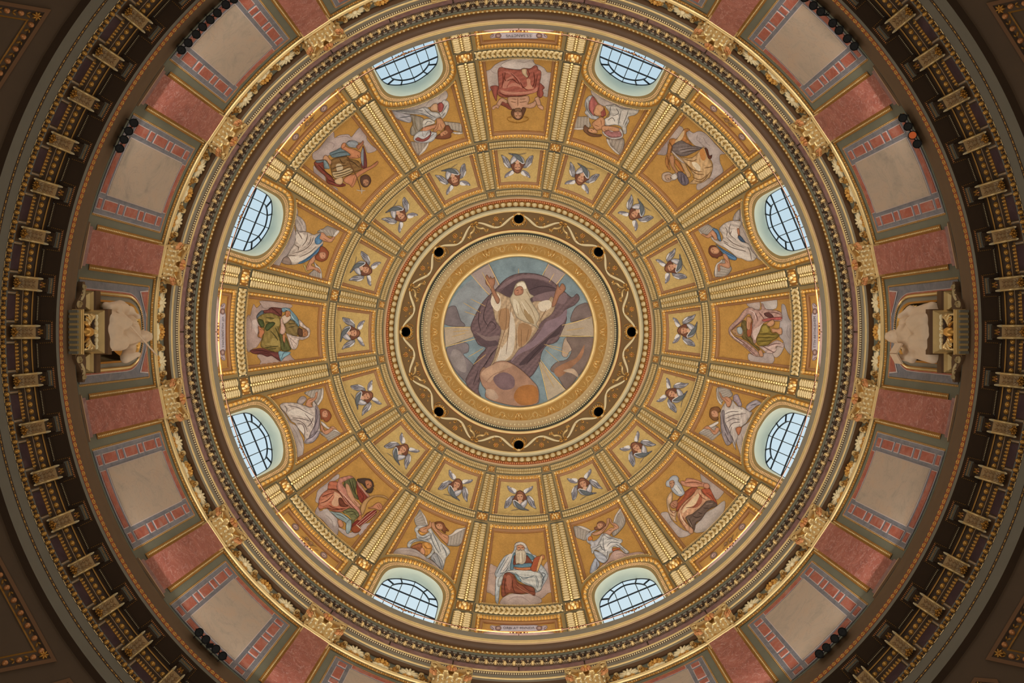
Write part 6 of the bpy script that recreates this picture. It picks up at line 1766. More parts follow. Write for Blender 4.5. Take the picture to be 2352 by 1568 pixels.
ART['brown'] = (1470, 1080, '''
@cloud
ae9d94 136,4 150,16 160,25 170,30 190,42 184,56 172,66 160,50 155,34 140,26
b0a29a 46,98 62,94 70,110 84,124 98,134 115,142 100,150 84,148 64,122
b5a9a0 190,68 190,88 178,110 160,132 134,140 122,138 124,124 138,110 150,94 168,84
~8a7c78 1 64,118 74,112 
~8a7c78 1 90,134 96,128
@cloak
bd866c 92,24 102,24 104,18 116,18 130,22 138,26 152,30 156,38 152,42 138,36 122,38 106,36 94,32
a8563e 140,42 156,40 162,50 168,62 174,76 166,74 156,68 146,56 140,48
95503a 92,58 104,46 118,38 130,40 118,54 100,72 88,88 82,92 82,72
c4a484 70,48 73,52 72,68 66,78 70,90 82,92 80,110 84,116 72,110 66,98 62,84 60,64
c39676 136,42 140,50 146,56 160,66 148,70 138,82 130,88 118,98 104,104 102,112 108,122 118,132 120,140 112,140 98,128 88,112 84,100 88,88 96,76 108,64 120,54 128,42
.d8be9a 124,58 132,52 130,70 118,80 106,88 96,96 98,86 110,72
.9c5e48 134,58 138,54 140,70 130,82 118,84 126,74
~74402e 1.4 92,90 100,78 116,62
~74402e 1.3 96,102 100,112 110,124
~74402e 1.3 88,96 90,112 104,132
~74402e 1.4 104,84 120,82 130,74
~74402e 1.3 132,50 138,60 150,66
~74402e 1.3 148,50 160,58 168,72
~74402e 1.2 66,88 76,96 82,90
~74402e 1.2 68,98 78,104
~74402e 1.2 100,28 120,26 140,30
~e6d2b4 1.3 90,96 94,108 104,122
~b0762e 1.8 100,54 92,64 84,72
@skirt
66544a 104,104 118,98 130,88 140,80 150,70 164,68 174,78 162,84 150,92 142,104 136,112 126,118 122,136 112,124 106,114
~382a24 1.4 110,108 116,122 120,134
~382a24 1.4 118,102 128,106 140,102
~382a24 1.3 130,94 140,98
~382a24 1.3 142,84 156,86
~a08c7c 1.2 108,110 118,128
~a08c7c 1.2 148,76 164,74
@figure_skin
a9785e 68,76 76,68 84,68 84,78 80,84 72,84
bd8e6e 112,126 120,134 118,142 110,140
bd866c 144,30 152,29 157,36 152,41 144,38
~704632 .9 74,74 80,78
~704632 .9 72,78 78,82
@head
abaeb2 64,22 68,16 74,12 82,12 87,18 86,24 92,32 98,44 100,52 92,58 84,56 74,48 68,38 60,36 58,28 62,22
b4886a 66,26 74,22 78,28 76,34 72,40 68,36
.cfccc6 78,34 86,34 92,44 94,52 86,52 78,44
~4a3226 1.3 68,30 71,28
~4a3226 1.3 74,27 77,28
~6a6e72 1 76,40 86,52
~6a6e72 1 84,34 94,48
~8a6a54 1 70,33 72,31
''')
ART['angel0'] = (860, 205, '''
@cloud
b5a9a1 40,46 60,46 80,40 100,32 120,24 140,14 158,3 164,8 165,16 158,26 140,34 124,40 116,42 100,46 80,48 60,50
~8f827c 1 116,38 124,26 140,18
~8f827c 1 144,24 150,14
@wing
96897a 156,73 170,74 182,75 194,78 198,96 190,95 178,92 168,88 160,80
^b4a798 164,88 196,96 196,78 158,73 9
8d7f74 82,118 95,119 110,120 122,119 118,130 108,142 98,149 92,140 86,128
^aea092 92,146 112,138 116,120 82,118 8
ddd2c6 176,97 190,97 200,98 192,101 180,100
ddd2c6 122,119 120,128 112,140 100,149 108,136 116,126
@robe
bdb7b0 142,48 152,30 156,24 166,28 168,40 164,52 158,62 152,66 149,60 146,52
aeaba8 35,46 60,47 90,47 112,40 122,44 128,50 142,52 148,58 150,62 140,66 134,72 130,68 110,58 85,56 70,54 55,52
9e9a9c 36,47 50,50 70,55 82,58 82,74 68,73 52,67 42,58
8d8578 82,58 95,60 108,64 112,72 108,86 100,95 92,104 82,102 81,90 86,80 84,68
c4bdb2 110,70 120,66 132,70 136,76 126,80 114,84 110,90 108,80
b4b4b4 124,92 130,96 140,98 138,108 128,118 110,120 94,118 88,112 90,105 98,96 108,94 118,94
8a4a44 92,114 98,108 108,112 118,108 126,100 124,94 128,98 122,112 108,118
964e4a 143,34 150,30 156,36 154,46 148,52 143,46
~5d5e62 1.2 46,49 80,50 110,48
~5d5e62 1.2 70,52 104,54 134,66
~5d5e62 1.2 112,44 124,56 138,64
~5d5e62 1.1 150,56 158,44 164,34
~5d5e62 1.1 152,62 160,52
~7a6a50 1.6 90,60 92,80 98,94
~7a6a50 1.4 86,62 88,82 94,98
~5d5e62 1.1 114,80 120,72 130,74
~5d5e62 1 126,106 134,100
~4c4e52 1.1 56,64 72,62 82,60
@figure_skin
bd8666 108,88 118,84 134,80 140,78 142,84 134,88 124,92 118,100 112,108 108,100
b98763 140,66 150,66 156,74 160,82 156,88 150,94 144,92 138,96 132,94 138,84 140,76
c49e7c 126,42 132,34 140,32 144,40 142,48 132,49 127,47
~7a4c38 1 144,76 142,88 134,94
~7a4c38 1 148,78 152,88
@head
7a4a34 160,82 168,82 172,90 178,94 172,100 172,108 160,112 148,112 137,110 142,104 152,98 158,90
bd8763 152,96 160,92 166,96 164,100 156,104 150,106 148,100
~4a2a1c 1.1 158,97 161,99
~4a2a1c 1 154,101 157,103
''')
ART['angel1'] = (1290, 205, '''
@cloud
b7aaa2 66,2 74,6 90,16 108,25 130,33 155,40 176,42 176,46 150,44 130,42 112,38 96,38 84,32 76,20 68,12
~8f827c 1 84,18 100,26 116,32
@wing
96897a 27,88 30,74 33,62 45,62 58,62 62,72 66,84 50,86 38,87
^b4a798 30,88 62,86 62,62 32,62 9
ddd2c6 26,88 40,87 50,86 50,90 38,91 28,90
8d7f74 100,110 112,114 126,114 138,110 141,118 140,130 134,146 124,140 112,128
^aea092 108,118 132,146 142,116 108,112 8
ddd2c6 101,112 106,114 110,126 120,136 131,147 122,143 110,131 104,122
@robe
aaa7a6 52,36 54,24 60,16 68,14 70,20 63,28 61,44 66,54 76,60 84,62 80,68 66,66 56,58 52,52 55,46
a4605a 63,28 70,16 76,24 82,34 86,42 72,48 74,60 66,52 61,42
955048 94,40 98,50 99,58 92,62 86,58 88,50
b3aea6 98,38 110,36 120,34 132,42 152,44 172,44 172,52 164,58 150,62 152,72 146,84 146,98 140,100 136,88 130,82 118,80 100,82 96,72 98,66 106,62 108,52
.cfc8be 100,66 112,60 124,55 128,62 124,70 126,80 118,78 104,80 98,72
.c4bdb4 134,50 148,48 146,66 140,78 134,80 132,64
bab3ac 92,94 98,90 112,88 124,86 134,90 138,100 137,108 128,112 112,112 100,106 93,100
9c6a68 96,96 104,92 114,96 130,94 135,104 126,108 110,108 100,102
~66625e 1.3 110,38 108,52 100,64
~66625e 1.3 122,42 128,54 114,60
~66625e 1.2 134,48 130,66 128,80
~66625e 1.2 150,48 144,66 138,80
~66625e 1.2 104,70 114,64 120,72
~66625e 1.2 148,70 142,82
~5c5650 1.1 56,28 58,46 68,60
@figure_skin
c2926c 78,36 86,34 94,40 94,46 88,52 90,58 80,60 72,54 74,46
bd8b66 68,78 76,70 84,64 92,63 97,70 97,80 94,88 88,90 80,92 74,88
bd8b66 90,84 98,82 112,83 126,86 130,92 124,97 112,93 104,92 98,96 92,94
~7a4c38 1 88,68 90,82
~7a4c38 1 96,90 104,96
~7a4c38 1 74,80 84,84
@head
75513a 49,86 53,80 56,84 62,88 58,94 68,100 82,102 90,102 88,106 74,107 62,104 54,98 50,94
c2906a 60,90 70,88 78,92 80,98 72,99 62,96
~4a2a1c 1.1 66,92 69,94
~4a2a1c 1 70,90 73,91
''')
ART['angel2'] = (600, 480, '''
@cloud
b0a39d 77,0 82,2 82,14 76,20 74,40 78,56 78,72 72,84 64,96 54,110 45,120 38,132 28,132 24,128 36,112 50,90 62,70 70,50 75,24
~8c7f7a 1 76,30 70,56 58,86
@wing
948a80 126,52 134,46 140,44 148,38 156,40 166,44 174,50 170,56 164,62 156,61 148,58 142,54
^b5aa9e 148,60 168,60 174,48 130,46 10
d8cec4 170,48 176,50 170,58 164,63 162,60
948a80 104,150 112,142 122,132 118,120 128,128 134,140 135,156 110,156
^b0a59a 110,156 134,156 128,132 114,142 7
d8cec4 120,119 124,126 132,132 136,144 136,156 133,156 130,140 122,130
e0c880 94,124 98,132 100,138 106,142 102,136 98,126
@robe
b0a49c 77,14 84,16 92,22 98,30 101,40 101,50 96,50 86,50 80,46 77,36
b9aca0 78,44 84,50 104,52 118,58 124,56 134,54 130,66 138,72 140,70 138,80 130,92 120,104 108,114 96,120 80,124 70,125 60,124 48,120 50,110 58,106 66,92 74,78 78,66
.d0c5b8 78,58 92,54 100,66 100,80 88,80 80,72
.d0c5b8 62,108 84,106 106,100 122,88 112,104 92,116 72,120 66,116
8c7a70 46,118 56,106 64,112 68,124 54,124
5b82a4 83,122 100,112 116,100 130,86 139,78 130,94 116,108 104,116 92,122
5b82a4 122,66 130,58 134,56 131,66 137,71 132,78 124,79 121,74
~6c5c52 1.4 80,48 88,60 92,68
~6c5c52 1.3 104,54 102,70 92,84
~6c5c52 1.3 118,62 112,78 96,92 70,100
~6c5c52 1.3 124,84 108,98 86,108
~6c5c52 1.2 112,62 110,74 104,82
~6c5c52 1.2 60,104 76,104
~6c5c52 1.3 74,80 84,86 82,94
~8c8078 1.1 80,24 88,36 92,48
~8c8078 1.1 86,22 94,36
~34506c 1.1 92,120 110,108 128,92
@figure_skin
c08c6c 134,54 140,53 148,62 156,66 162,62 166,64 162,70 158,74 150,74 142,72 136,70 130,68 132,60
c08c6c 122,102 124,108 118,120 112,126 120,130 130,134 134,144 128,142 118,136 104,138 101,134 106,122 112,112
~7a4c38 1 140,66 150,72
~7a4c38 1 108,124 104,134
~7a4c38 .9 126,136 130,143
@head
8a4c34 134,84 142,86 148,92 152,98 150,108 146,114 138,118 130,117 122,112 121,106 126,102 130,94
c28e70 132,98 142,97 146,102 144,110 136,112 131,106
~4a2a1c 1.1 139,100 141,103
~4a2a1c 1.1 138,107 140,109
''')
ART['angel3'] = (1550, 475, '''
@cloud
b7a9a0 150,0 153,10 154,30 152,40 160,56 168,74 176,92 186,106 198,120 192,120 184,114 172,98 164,84 154,74 146,62 145,48 148,36 146,16
~8f827c 1 150,44 158,62 168,82
@wing
948a80 52,49 62,44 72,39 80,42 84,46 90,48 84,56 76,62 66,62 58,58
^b5aa9e 54,50 76,62 86,48 68,40 9
d8cec4 52,50 58,56 62,62 58,60
948a80 90,156 90,140 94,128 104,122 112,118 124,132 128,140 120,152 112,157
^b5aa9e 92,156 98,128 126,134 112,156 9
d8cec4 106,118 100,124 94,128 90,140 91,156 94,156 95,140 100,128 106,124
@robe
a49a94 131,30 134,18 140,10 146,6 147,16 146,28 140,30
b9aea4 100,50 108,40 118,34 130,31 148,32 149,40 145,48 143,60 144,68 156,80 164,82 170,90 172,96 180,106 184,114 176,121 164,122 150,116 140,114 124,100 112,92 100,86 94,82 84,74 81,66 88,70 98,76 106,76 108,66 104,58
.d0c6bc 128,52 140,50 142,64 136,72 128,66
.d0c6bc 108,84 124,86 146,96 160,104 172,118 160,118 140,108 122,98
5c80a2 92,84 100,90 112,98 124,104 136,112 139,117 134,120 122,116 112,108 102,96
5c7c9a 84,50 92,49 98,54 102,66 104,76 100,76 96,70 94,60
3c5068 143,66 148,66 156,76 158,80 150,78 144,72
~6c5f58 1.3 112,44 118,54 116,66
~6c5f58 1.3 126,38 122,50 124,62 138,74
~6c5f58 1.3 116,68 132,82 156,92
~6c5f58 1.3 110,80 130,92 160,100
~6c5f58 1.3 108,76 120,82
~6c5f58 1.2 164,90 170,104 172,118
~6c5f58 1.2 128,54 124,62
~34506c 1.1 98,90 116,104 134,114
@figure_skin
c08c6c 72,64 80,56 86,52 92,60 96,72 90,74 84,66 80,68 74,70 66,66 60,62 62,60 68,62
c08c6c 108,108 114,106 120,114 124,128 124,136 118,138 108,134 102,132 102,142 98,145 96,132 102,127 114,126
b57c5c 140,50 144,49 146,60 143,64
~7a4c38 1 112,116 120,126
~7a4c38 1 100,130 99,142
~7a4c38 1 80,60 88,70
@head
6e4030 77,92 82,87 92,88 94,92 100,98 106,104 106,110 98,112 96,116 90,114 84,113 78,106 76,100
c08e6c 82,92 92,90 100,98 98,104 92,106 84,104 80,98
~4a2a1c 1.1 84,94 87,97
~4a2a1c 1.1 86,101 88,102
~a87458 1 88,98 91,98
''')
ART['angel4'] = (600, 890, '''
@cloud
b3a69f 40,45 50,54 58,66 66,78 76,84 82,90 88,104 94,118 96,134 94,148 92,157 82,157 80,136 74,114 68,96 60,78 50,60
~8c7f7a 1 70,88 80,104 88,130
~8c7f7a 1 86,116 92,136
@wing
948a80 97,12 106,8 118,4 130,3 137,4 138,18 132,28 126,38 122,34 116,26 108,20
^b5aa9e 100,14 124,32 134,4 102,8 9
d8cec4 137,0 140,6 139,22 134,32 128,40 126,36 132,26 136,14
948a80 132,98 142,102 152,94 162,92 172,98 180,106 168,114 154,121 146,112 136,106
^b5aa9e 134,102 152,120 178,106 160,94 9
d8cec4 134,76 142,80 150,88 158,92 168,94 182,106 172,100 160,96 148,92 138,84
@robe
9c8e88 81,32 84,26 90,20 98,20 102,26 96,34 92,38 84,36
b9aca2 42,40 48,35 56,34 72,34 84,36 96,40 108,44 114,44 116,34 118,30 122,36 128,44 132,56 132,80 132,100 128,110 118,122 106,126 97,124 98,112 90,100 82,90 76,80 68,76 60,64 52,54 46,48
.cfc5ba 60,56 74,48 92,48 108,56 118,64 110,70 90,64 68,62
.cfc5ba 82,88 90,84 98,92 98,104 92,100
8e8286 122,40 128,48 131,70 130,90 120,104 108,112 112,100 120,84 122,60
a49aa0 108,112 124,100 131,98 126,112 116,122 104,124 98,122
~6c5f5c 1.3 60,40 80,44 100,54 118,64
~6c5f5c 1.3 70,68 92,70 112,76
~6c5f5c 1.3 66,72 84,74 98,84 104,100
~6c5f5c 1.3 80,82 92,82 98,96 96,112
~6c5f5c 1.3 104,88 112,80 118,66
~6c5f5c 1.3 52,40 58,48 56,56
~6c5f5c 1.2 98,58 110,72 116,84
~54484e 1.4 124,48 126,70 118,92
~54484e 1.3 102,116 116,110 126,98
@figure_skin
c08c6c 100,38 104,28 110,24 120,22 122,12 127,10 126,18 124,25 116,32 112,36 116,42 110,44 104,42
c08c6c 134,82 138,86 142,96 150,94 158,90 164,92 158,98 150,104 144,105 138,100 134,92
c89a7a 156,88 162,87 170,94 166,94 160,92
~7a4c38 1 108,30 118,26
~7a4c38 1 140,90 144,100
@head
8c5036 132,52 136,48 144,48 152,52 156,58 158,64 154,72 148,77 142,75 140,70 136,72 134,66
c28e70 138,54 146,51 150,58 148,66 142,67 137,64
~4a2a1c 1.1 142,55 145,56
~4a2a1c 1.1 147,61 147.5,63
~a06c50 1 141,60 144,60
''')
ART['angel5'] = (1550, 890, '''
@cloud
b7aaa2 190,46 186,54 178,62 172,72 160,82 152,88 148,98 142,106 138,116 142,134 148,152 152,157 156,140 158,120 166,100 172,82 180,68 188,54
~8f827c 1 150,104 152,120 150,136
@wing
948a80 95,0 120,0 126,8 130,14 128,20 120,22 112,22 106,20 108,30 104,36 98,28 95,16
^b5aa9e 98,4 104,34 128,16 118,2 9
d8cec4 95,0 97,4 96,18 100,28 106,36 103,38 96,28 94,16
948a80 54,103 66,94 78,90 88,86 96,88 102,100 104,102 94,110 84,118 76,110 66,106
^b5aa9e 56,103 84,120 103,102 92,88 10
d8cec4 54,102 62,95 72,88 84,82 96,76 98,80 86,88 72,94 60,100
@robe
9a8a90 132,18 140,15 144,20 148,30 151,40 144,42 138,34 132,28
a29aa0 160,44 166,36 176,30 184,28 194,34 194,38 186,40 178,46 168,54 164,52
b9aea6 104,52 108,42 114,34 117,42 124,44 128,34 130,28 134,34 142,42 152,44 162,50 168,54 174,56 168,68 160,80 152,86 146,90 140,90 138,94 142,108 138,120 136,132 138,140 132,130 128,116 122,108 118,100 112,96 108,86 104,74 102,62
.cfc6bc 112,54 128,48 146,48 156,54 138,58 120,62 112,64
.cfc6bc 124,86 136,78 148,80 140,86 130,92 126,100
918688 104,60 108,50 112,56 112,76 120,92 126,106 130,118 126,126 118,130 112,122 106,106 103,86
~6a5e5c 1.3 112,60 126,54 144,54
~6a5e5c 1.3 114,70 132,62 160,58
~6a5e5c 1.3 116,78 130,70 146,72
~6a5e5c 1.3 122,92 130,80 146,78
~6a5e5c 1.3 124,104 128,88
~6a5e5c 1.2 128,108 136,130
~52484a 1.4 108,58 110,80 120,108
~52484a 1.3 112,100 120,118 126,124
~52484a 1.2 170,40 184,36
@figure_skin
c08c6c 100,10 104,14 108,22 116,20 124,24 128,30 126,38 122,43 118,43 115,36 112,30 106,26 102,18
c08c6c 64,92 72,86 78,88 84,94 90,96 92,90 98,90 100,94 96,102 90,106 84,102 78,94 70,93
b0704e 137,92 146,88 150,92 146,104 142,106
~7a4c38 1 112,24 122,32
~7a4c38 1 84,98 92,100
@head
7c5434 78,56 80,48 86,44 96,43 102,48 102,54 96,56 92,64 98,68 96,73 88,74 82,70 78,64
c49272 82,54 90,51 96,55 98,64 90,67 84,64
~4a2a1c 1.1 87,54 90,56
~4a2a1c 1.1 85,60 87,61
~a06c50 1 90,58 91,61
''')
ART['angel6'] = (860, 1165, '''
@cloud
b3a49c 42,104 50,94 62,91 78,91 92,94 106,102 116,112 130,120 142,130 152,142 162,152 152,146 136,132 118,122 100,112 80,108 60,106
~8c7f7a 1 60,98 84,98 104,106
@wing
948a80 90,26 96,16 102,5 108,14 114,26 119,40 112,42 104,40 96,42 92,36
^b5aa9e 104,8 118,40 94,40 90,24 9
d8cec4 101,3 108,12 114,20 118,30 120,40 116,36 110,20
948a80 166,66 176,60 186,54 196,50 206,46 204,60 198,76 190,86 180,87 170,86 163,84
^b5aa9e 168,66 205,48 198,80 166,86 10
d8cec4 166,64 176,58 184,50 196,47 207,46 194,53 182,60 172,65
@robe
b4b4b2 90,50 96,42 106,40 116,40 112,44 102,48 98,54 104,62 112,62 120,56 128,58 126,68 120,72 106,70 96,69 94,58
bab8b2 119,48 126,46 134,58 142,68 150,78 160,86 168,94 170,102 164,110 160,116 154,140 146,136 140,110 134,98 128,84 118,74 126,70 128,60 122,56
b8b8b4 74,86 76,78 86,72 100,70 116,72 128,82 134,96 132,104 122,114 116,112 124,104 130,94 124,82 112,76 98,76 86,80 80,90 76,90
9c9c9c 126,114 136,102 146,110 154,124 154,140 142,130 132,120
c69048 98,52 104,54 116,52 122,54 112,62 104,62
~5c6064 1.3 130,56 140,76 150,100
~5c6064 1.3 126,62 134,84 146,104
~5c6064 1.3 150,82 160,98 162,110
~5c6064 1.3 140,104 148,124 152,138
~5c6064 1.2 98,66 112,68 124,62
~5c6064 1.2 80,82 92,74 112,74
~5c6064 1.2 132,112 138,122
@orange_lining
bf8a4a 104,84 112,78 124,80 130,90 126,102 118,108 112,104 106,94
8f5a3c 82,90 92,84 104,80 108,88 104,100 94,94
c08c6a 102,96 108,90 114,98 112,106 104,102
~7a4a24 1.2 110,84 118,92 128,92
@figure_skin
c18d69 102,48 110,44 120,42 124,36 124,30 128,34 130,40 126,46 120,50 118,56 110,57 103,53
c18d69 128,36 134,33 136,40 140,48 150,56 158,60 166,64 167,72 164,82 156,76 148,68 138,56 130,46
~7a4c38 1 140,52 152,62
~7a4c38 1 110,50 118,46
~7a4c38 1 154,64 164,70
@head
7c4c32 136,34 142,32 150,32 156,36 160,44 168,53 160,52 160,58 152,52 148,42 140,38
c28e6a 138,40 144,36 152,38 154,46 150,50 142,48
~4a2a1c 1.1 142,40 145,40
~4a2a1c 1.1 148,41 151,42
~a06c50 1 146,42 146,45
''')
ART['angel7'] = (1300, 1155, '''
@cloud
b99c90 98,122 104,112 112,106 124,108 134,114 148,112 160,110 172,111 176,114 160,116 140,122 118,128 98,132 84,144 74,150 80,140 92,132
~927a70 1 112,116 124,114 136,120
@wing
948a80 17,53 28,52 40,55 52,62 50,70 46,82 40,84 30,80 22,76 19,64
^b5aa9e 20,54 52,64 44,84 24,78 9
d8cec4 26,52 36,52 46,56 56,62 50,63 38,58
948a80 108,44 112,34 118,22 124,14 130,24 134,40 130,52 122,62 112,72 106,74 104,66 112,56 118,54 112,46
^b5aa9e 112,40 124,16 134,38 110,72 11
d8cec4 122,12 124,16 116,26 111,40 107,44 110,30
@robe
b0aeb0 46,82 45,74 50,68 60,62 70,60 60,66 56,72 60,86 72,80 80,70 84,70 76,88 68,98 58,104 55,98 56,94 48,88
bcbab6 84,70 92,68 100,74 110,78 126,82 126,88 122,92 130,100 142,110 134,113 124,104 112,98 104,100 106,108 98,114 96,122 92,130 90,122 86,116 80,118 74,108 64,106 60,114 57,108 58,102 68,98 76,88
aaaeb6 63,108 74,110 82,114 90,122 92,130 82,135 70,126 64,116
a0a6b2 66,124 72,130 76,138 70,148 64,156 54,157 56,144 60,134
.d2cec8 86,96 98,88 112,86 108,92 98,98 90,108 86,104
~5e5f64 1.3 84,78 84,94 88,110
~5e5f64 1.3 92,82 104,80 118,84
~5e5f64 1.3 92,98 102,88 120,90
~5e5f64 1.3 76,92 82,104 92,106
~5e5f64 1.2 66,104 76,98 84,100
~5e5f64 1.2 94,108 92,126
~5e5f64 1.2 112,92 124,100 134,110
~5e5f64 1.2 68,132 70,146
~7a7478 1.2 84,70 96,78 108,76
@orange_lining
c47a40 50,78 56,74 60,80 56,84 50,84
a8603e 104,103 112,102 120,100 122,103 112,106 106,108
@figure_skin
c39272 58,68 66,66 76,62 84,56 90,48 92,42 92,36 97,34 97,44 92,54 86,62 80,68 70,72 62,72
c39272 98,34 102,38 104,44 112,46 118,52 119,56 112,60 108,62 102,68 98,72 90,68 84,68 92,62 100,56 108,56 106,50 100,44
~7a4c38 1 80,64 88,56
~7a4c38 1 106,48 114,54
~7a4c38 1 96,62 104,60
@head
7e5440 70,46 74,42 82,41 88,46 90,50 86,54 76,60 66,60 64,55 70,52
c69472 70,48 76,45 83,47 82,53 76,58 71,55
~4a2a1c 1.1 73,49 76,49.5
~4a2a1c 1.1 79,50 81,49
~a06c50 1 76,50 76,53
''')
CHERUB = '''
@upper_wing
8c8890 71,55 84,62 96,66 104,72 103,80 98,84 90,82 80,76 74,68
^b8b4b8 72,57 102,80 98,70 78,60 5
.d8d4d0 86,62 96,65 104,71 102,78 97,80 90,70
~5a565e 1 72,60 84,72 92,78
@upper_wing
8c8890 163,56 150,62 138,66 130,72 130,79 134,84 140,82 150,76 160,68
^b8b4b8 161,58 134,80 132,72 154,62 5
.d8d4d0 148,63 138,66 130,72 131,78 136,82 144,72
~5a565e 1 160,62 150,72 142,78
@side_wing
7c7a80 86,92 96,92 94,100 88,108 86,118 78,128 70,134 60,136 62,122 66,108 74,98
^bab6ba 84,96 92,104 64,135 74,134 4
.d0ccc8 84,92 74,98 66,108 70,108 78,100
~46444c 1.1 70,116 66,130
~46444c 1.1 78,112 72,128
@side_wing
7c7a80 142,92 152,92 162,100 167,110 170,124 175,138 166,134 156,128 148,118 144,108 141,100
^bab6ba 148,96 142,106 164,134 174,136 4
.d0ccc8 150,92 160,98 167,110 162,108 154,99
~46444c 1.1 160,112 168,128
~46444c 1.1 152,110 160,128
@hair
6c4230 104,82 108,75 117,72 126,76 132,84 138,92 140,102 136,110 128,109 122,104 112,104 106,110 96,108 88,106 94,100 98,92
.8a5a40 108,80 116,75 124,79 128,84 116,83
@face
c29070 106,88 112,85 122,85 127,89 128,98 125,106 118,110 111,108 106,100
.d0a284 112,108 122,108 124,116 117,121 110,114
~4a3024 1.3 108,93 113,94
~4a3024 1.3 119,94 125,93
~a0684c 1 116,93 115,99
~8a4a3c 1.1 113,103 119,103
@front_wing
9a9aa0 91,108 96,106 104,110 116,121 124,128 134,136 150,144 136,143 118,141 104,134 94,124
5f6568 96,110 104,114 116,122 130,134 136,142 118,140 104,130
@front_wing
9c9aa0 142,108 136,106 128,112 118,121 128,134 134,132 141,120
.c4c0c0 138,108 130,113 122,121 126,126 136,118
~dedad6 1.2 91,110 98,107 108,114 118,122
~4a4a52 1 112,140 98,142 84,145
~4a4a52 1 134,138 142,142 150,144
'''
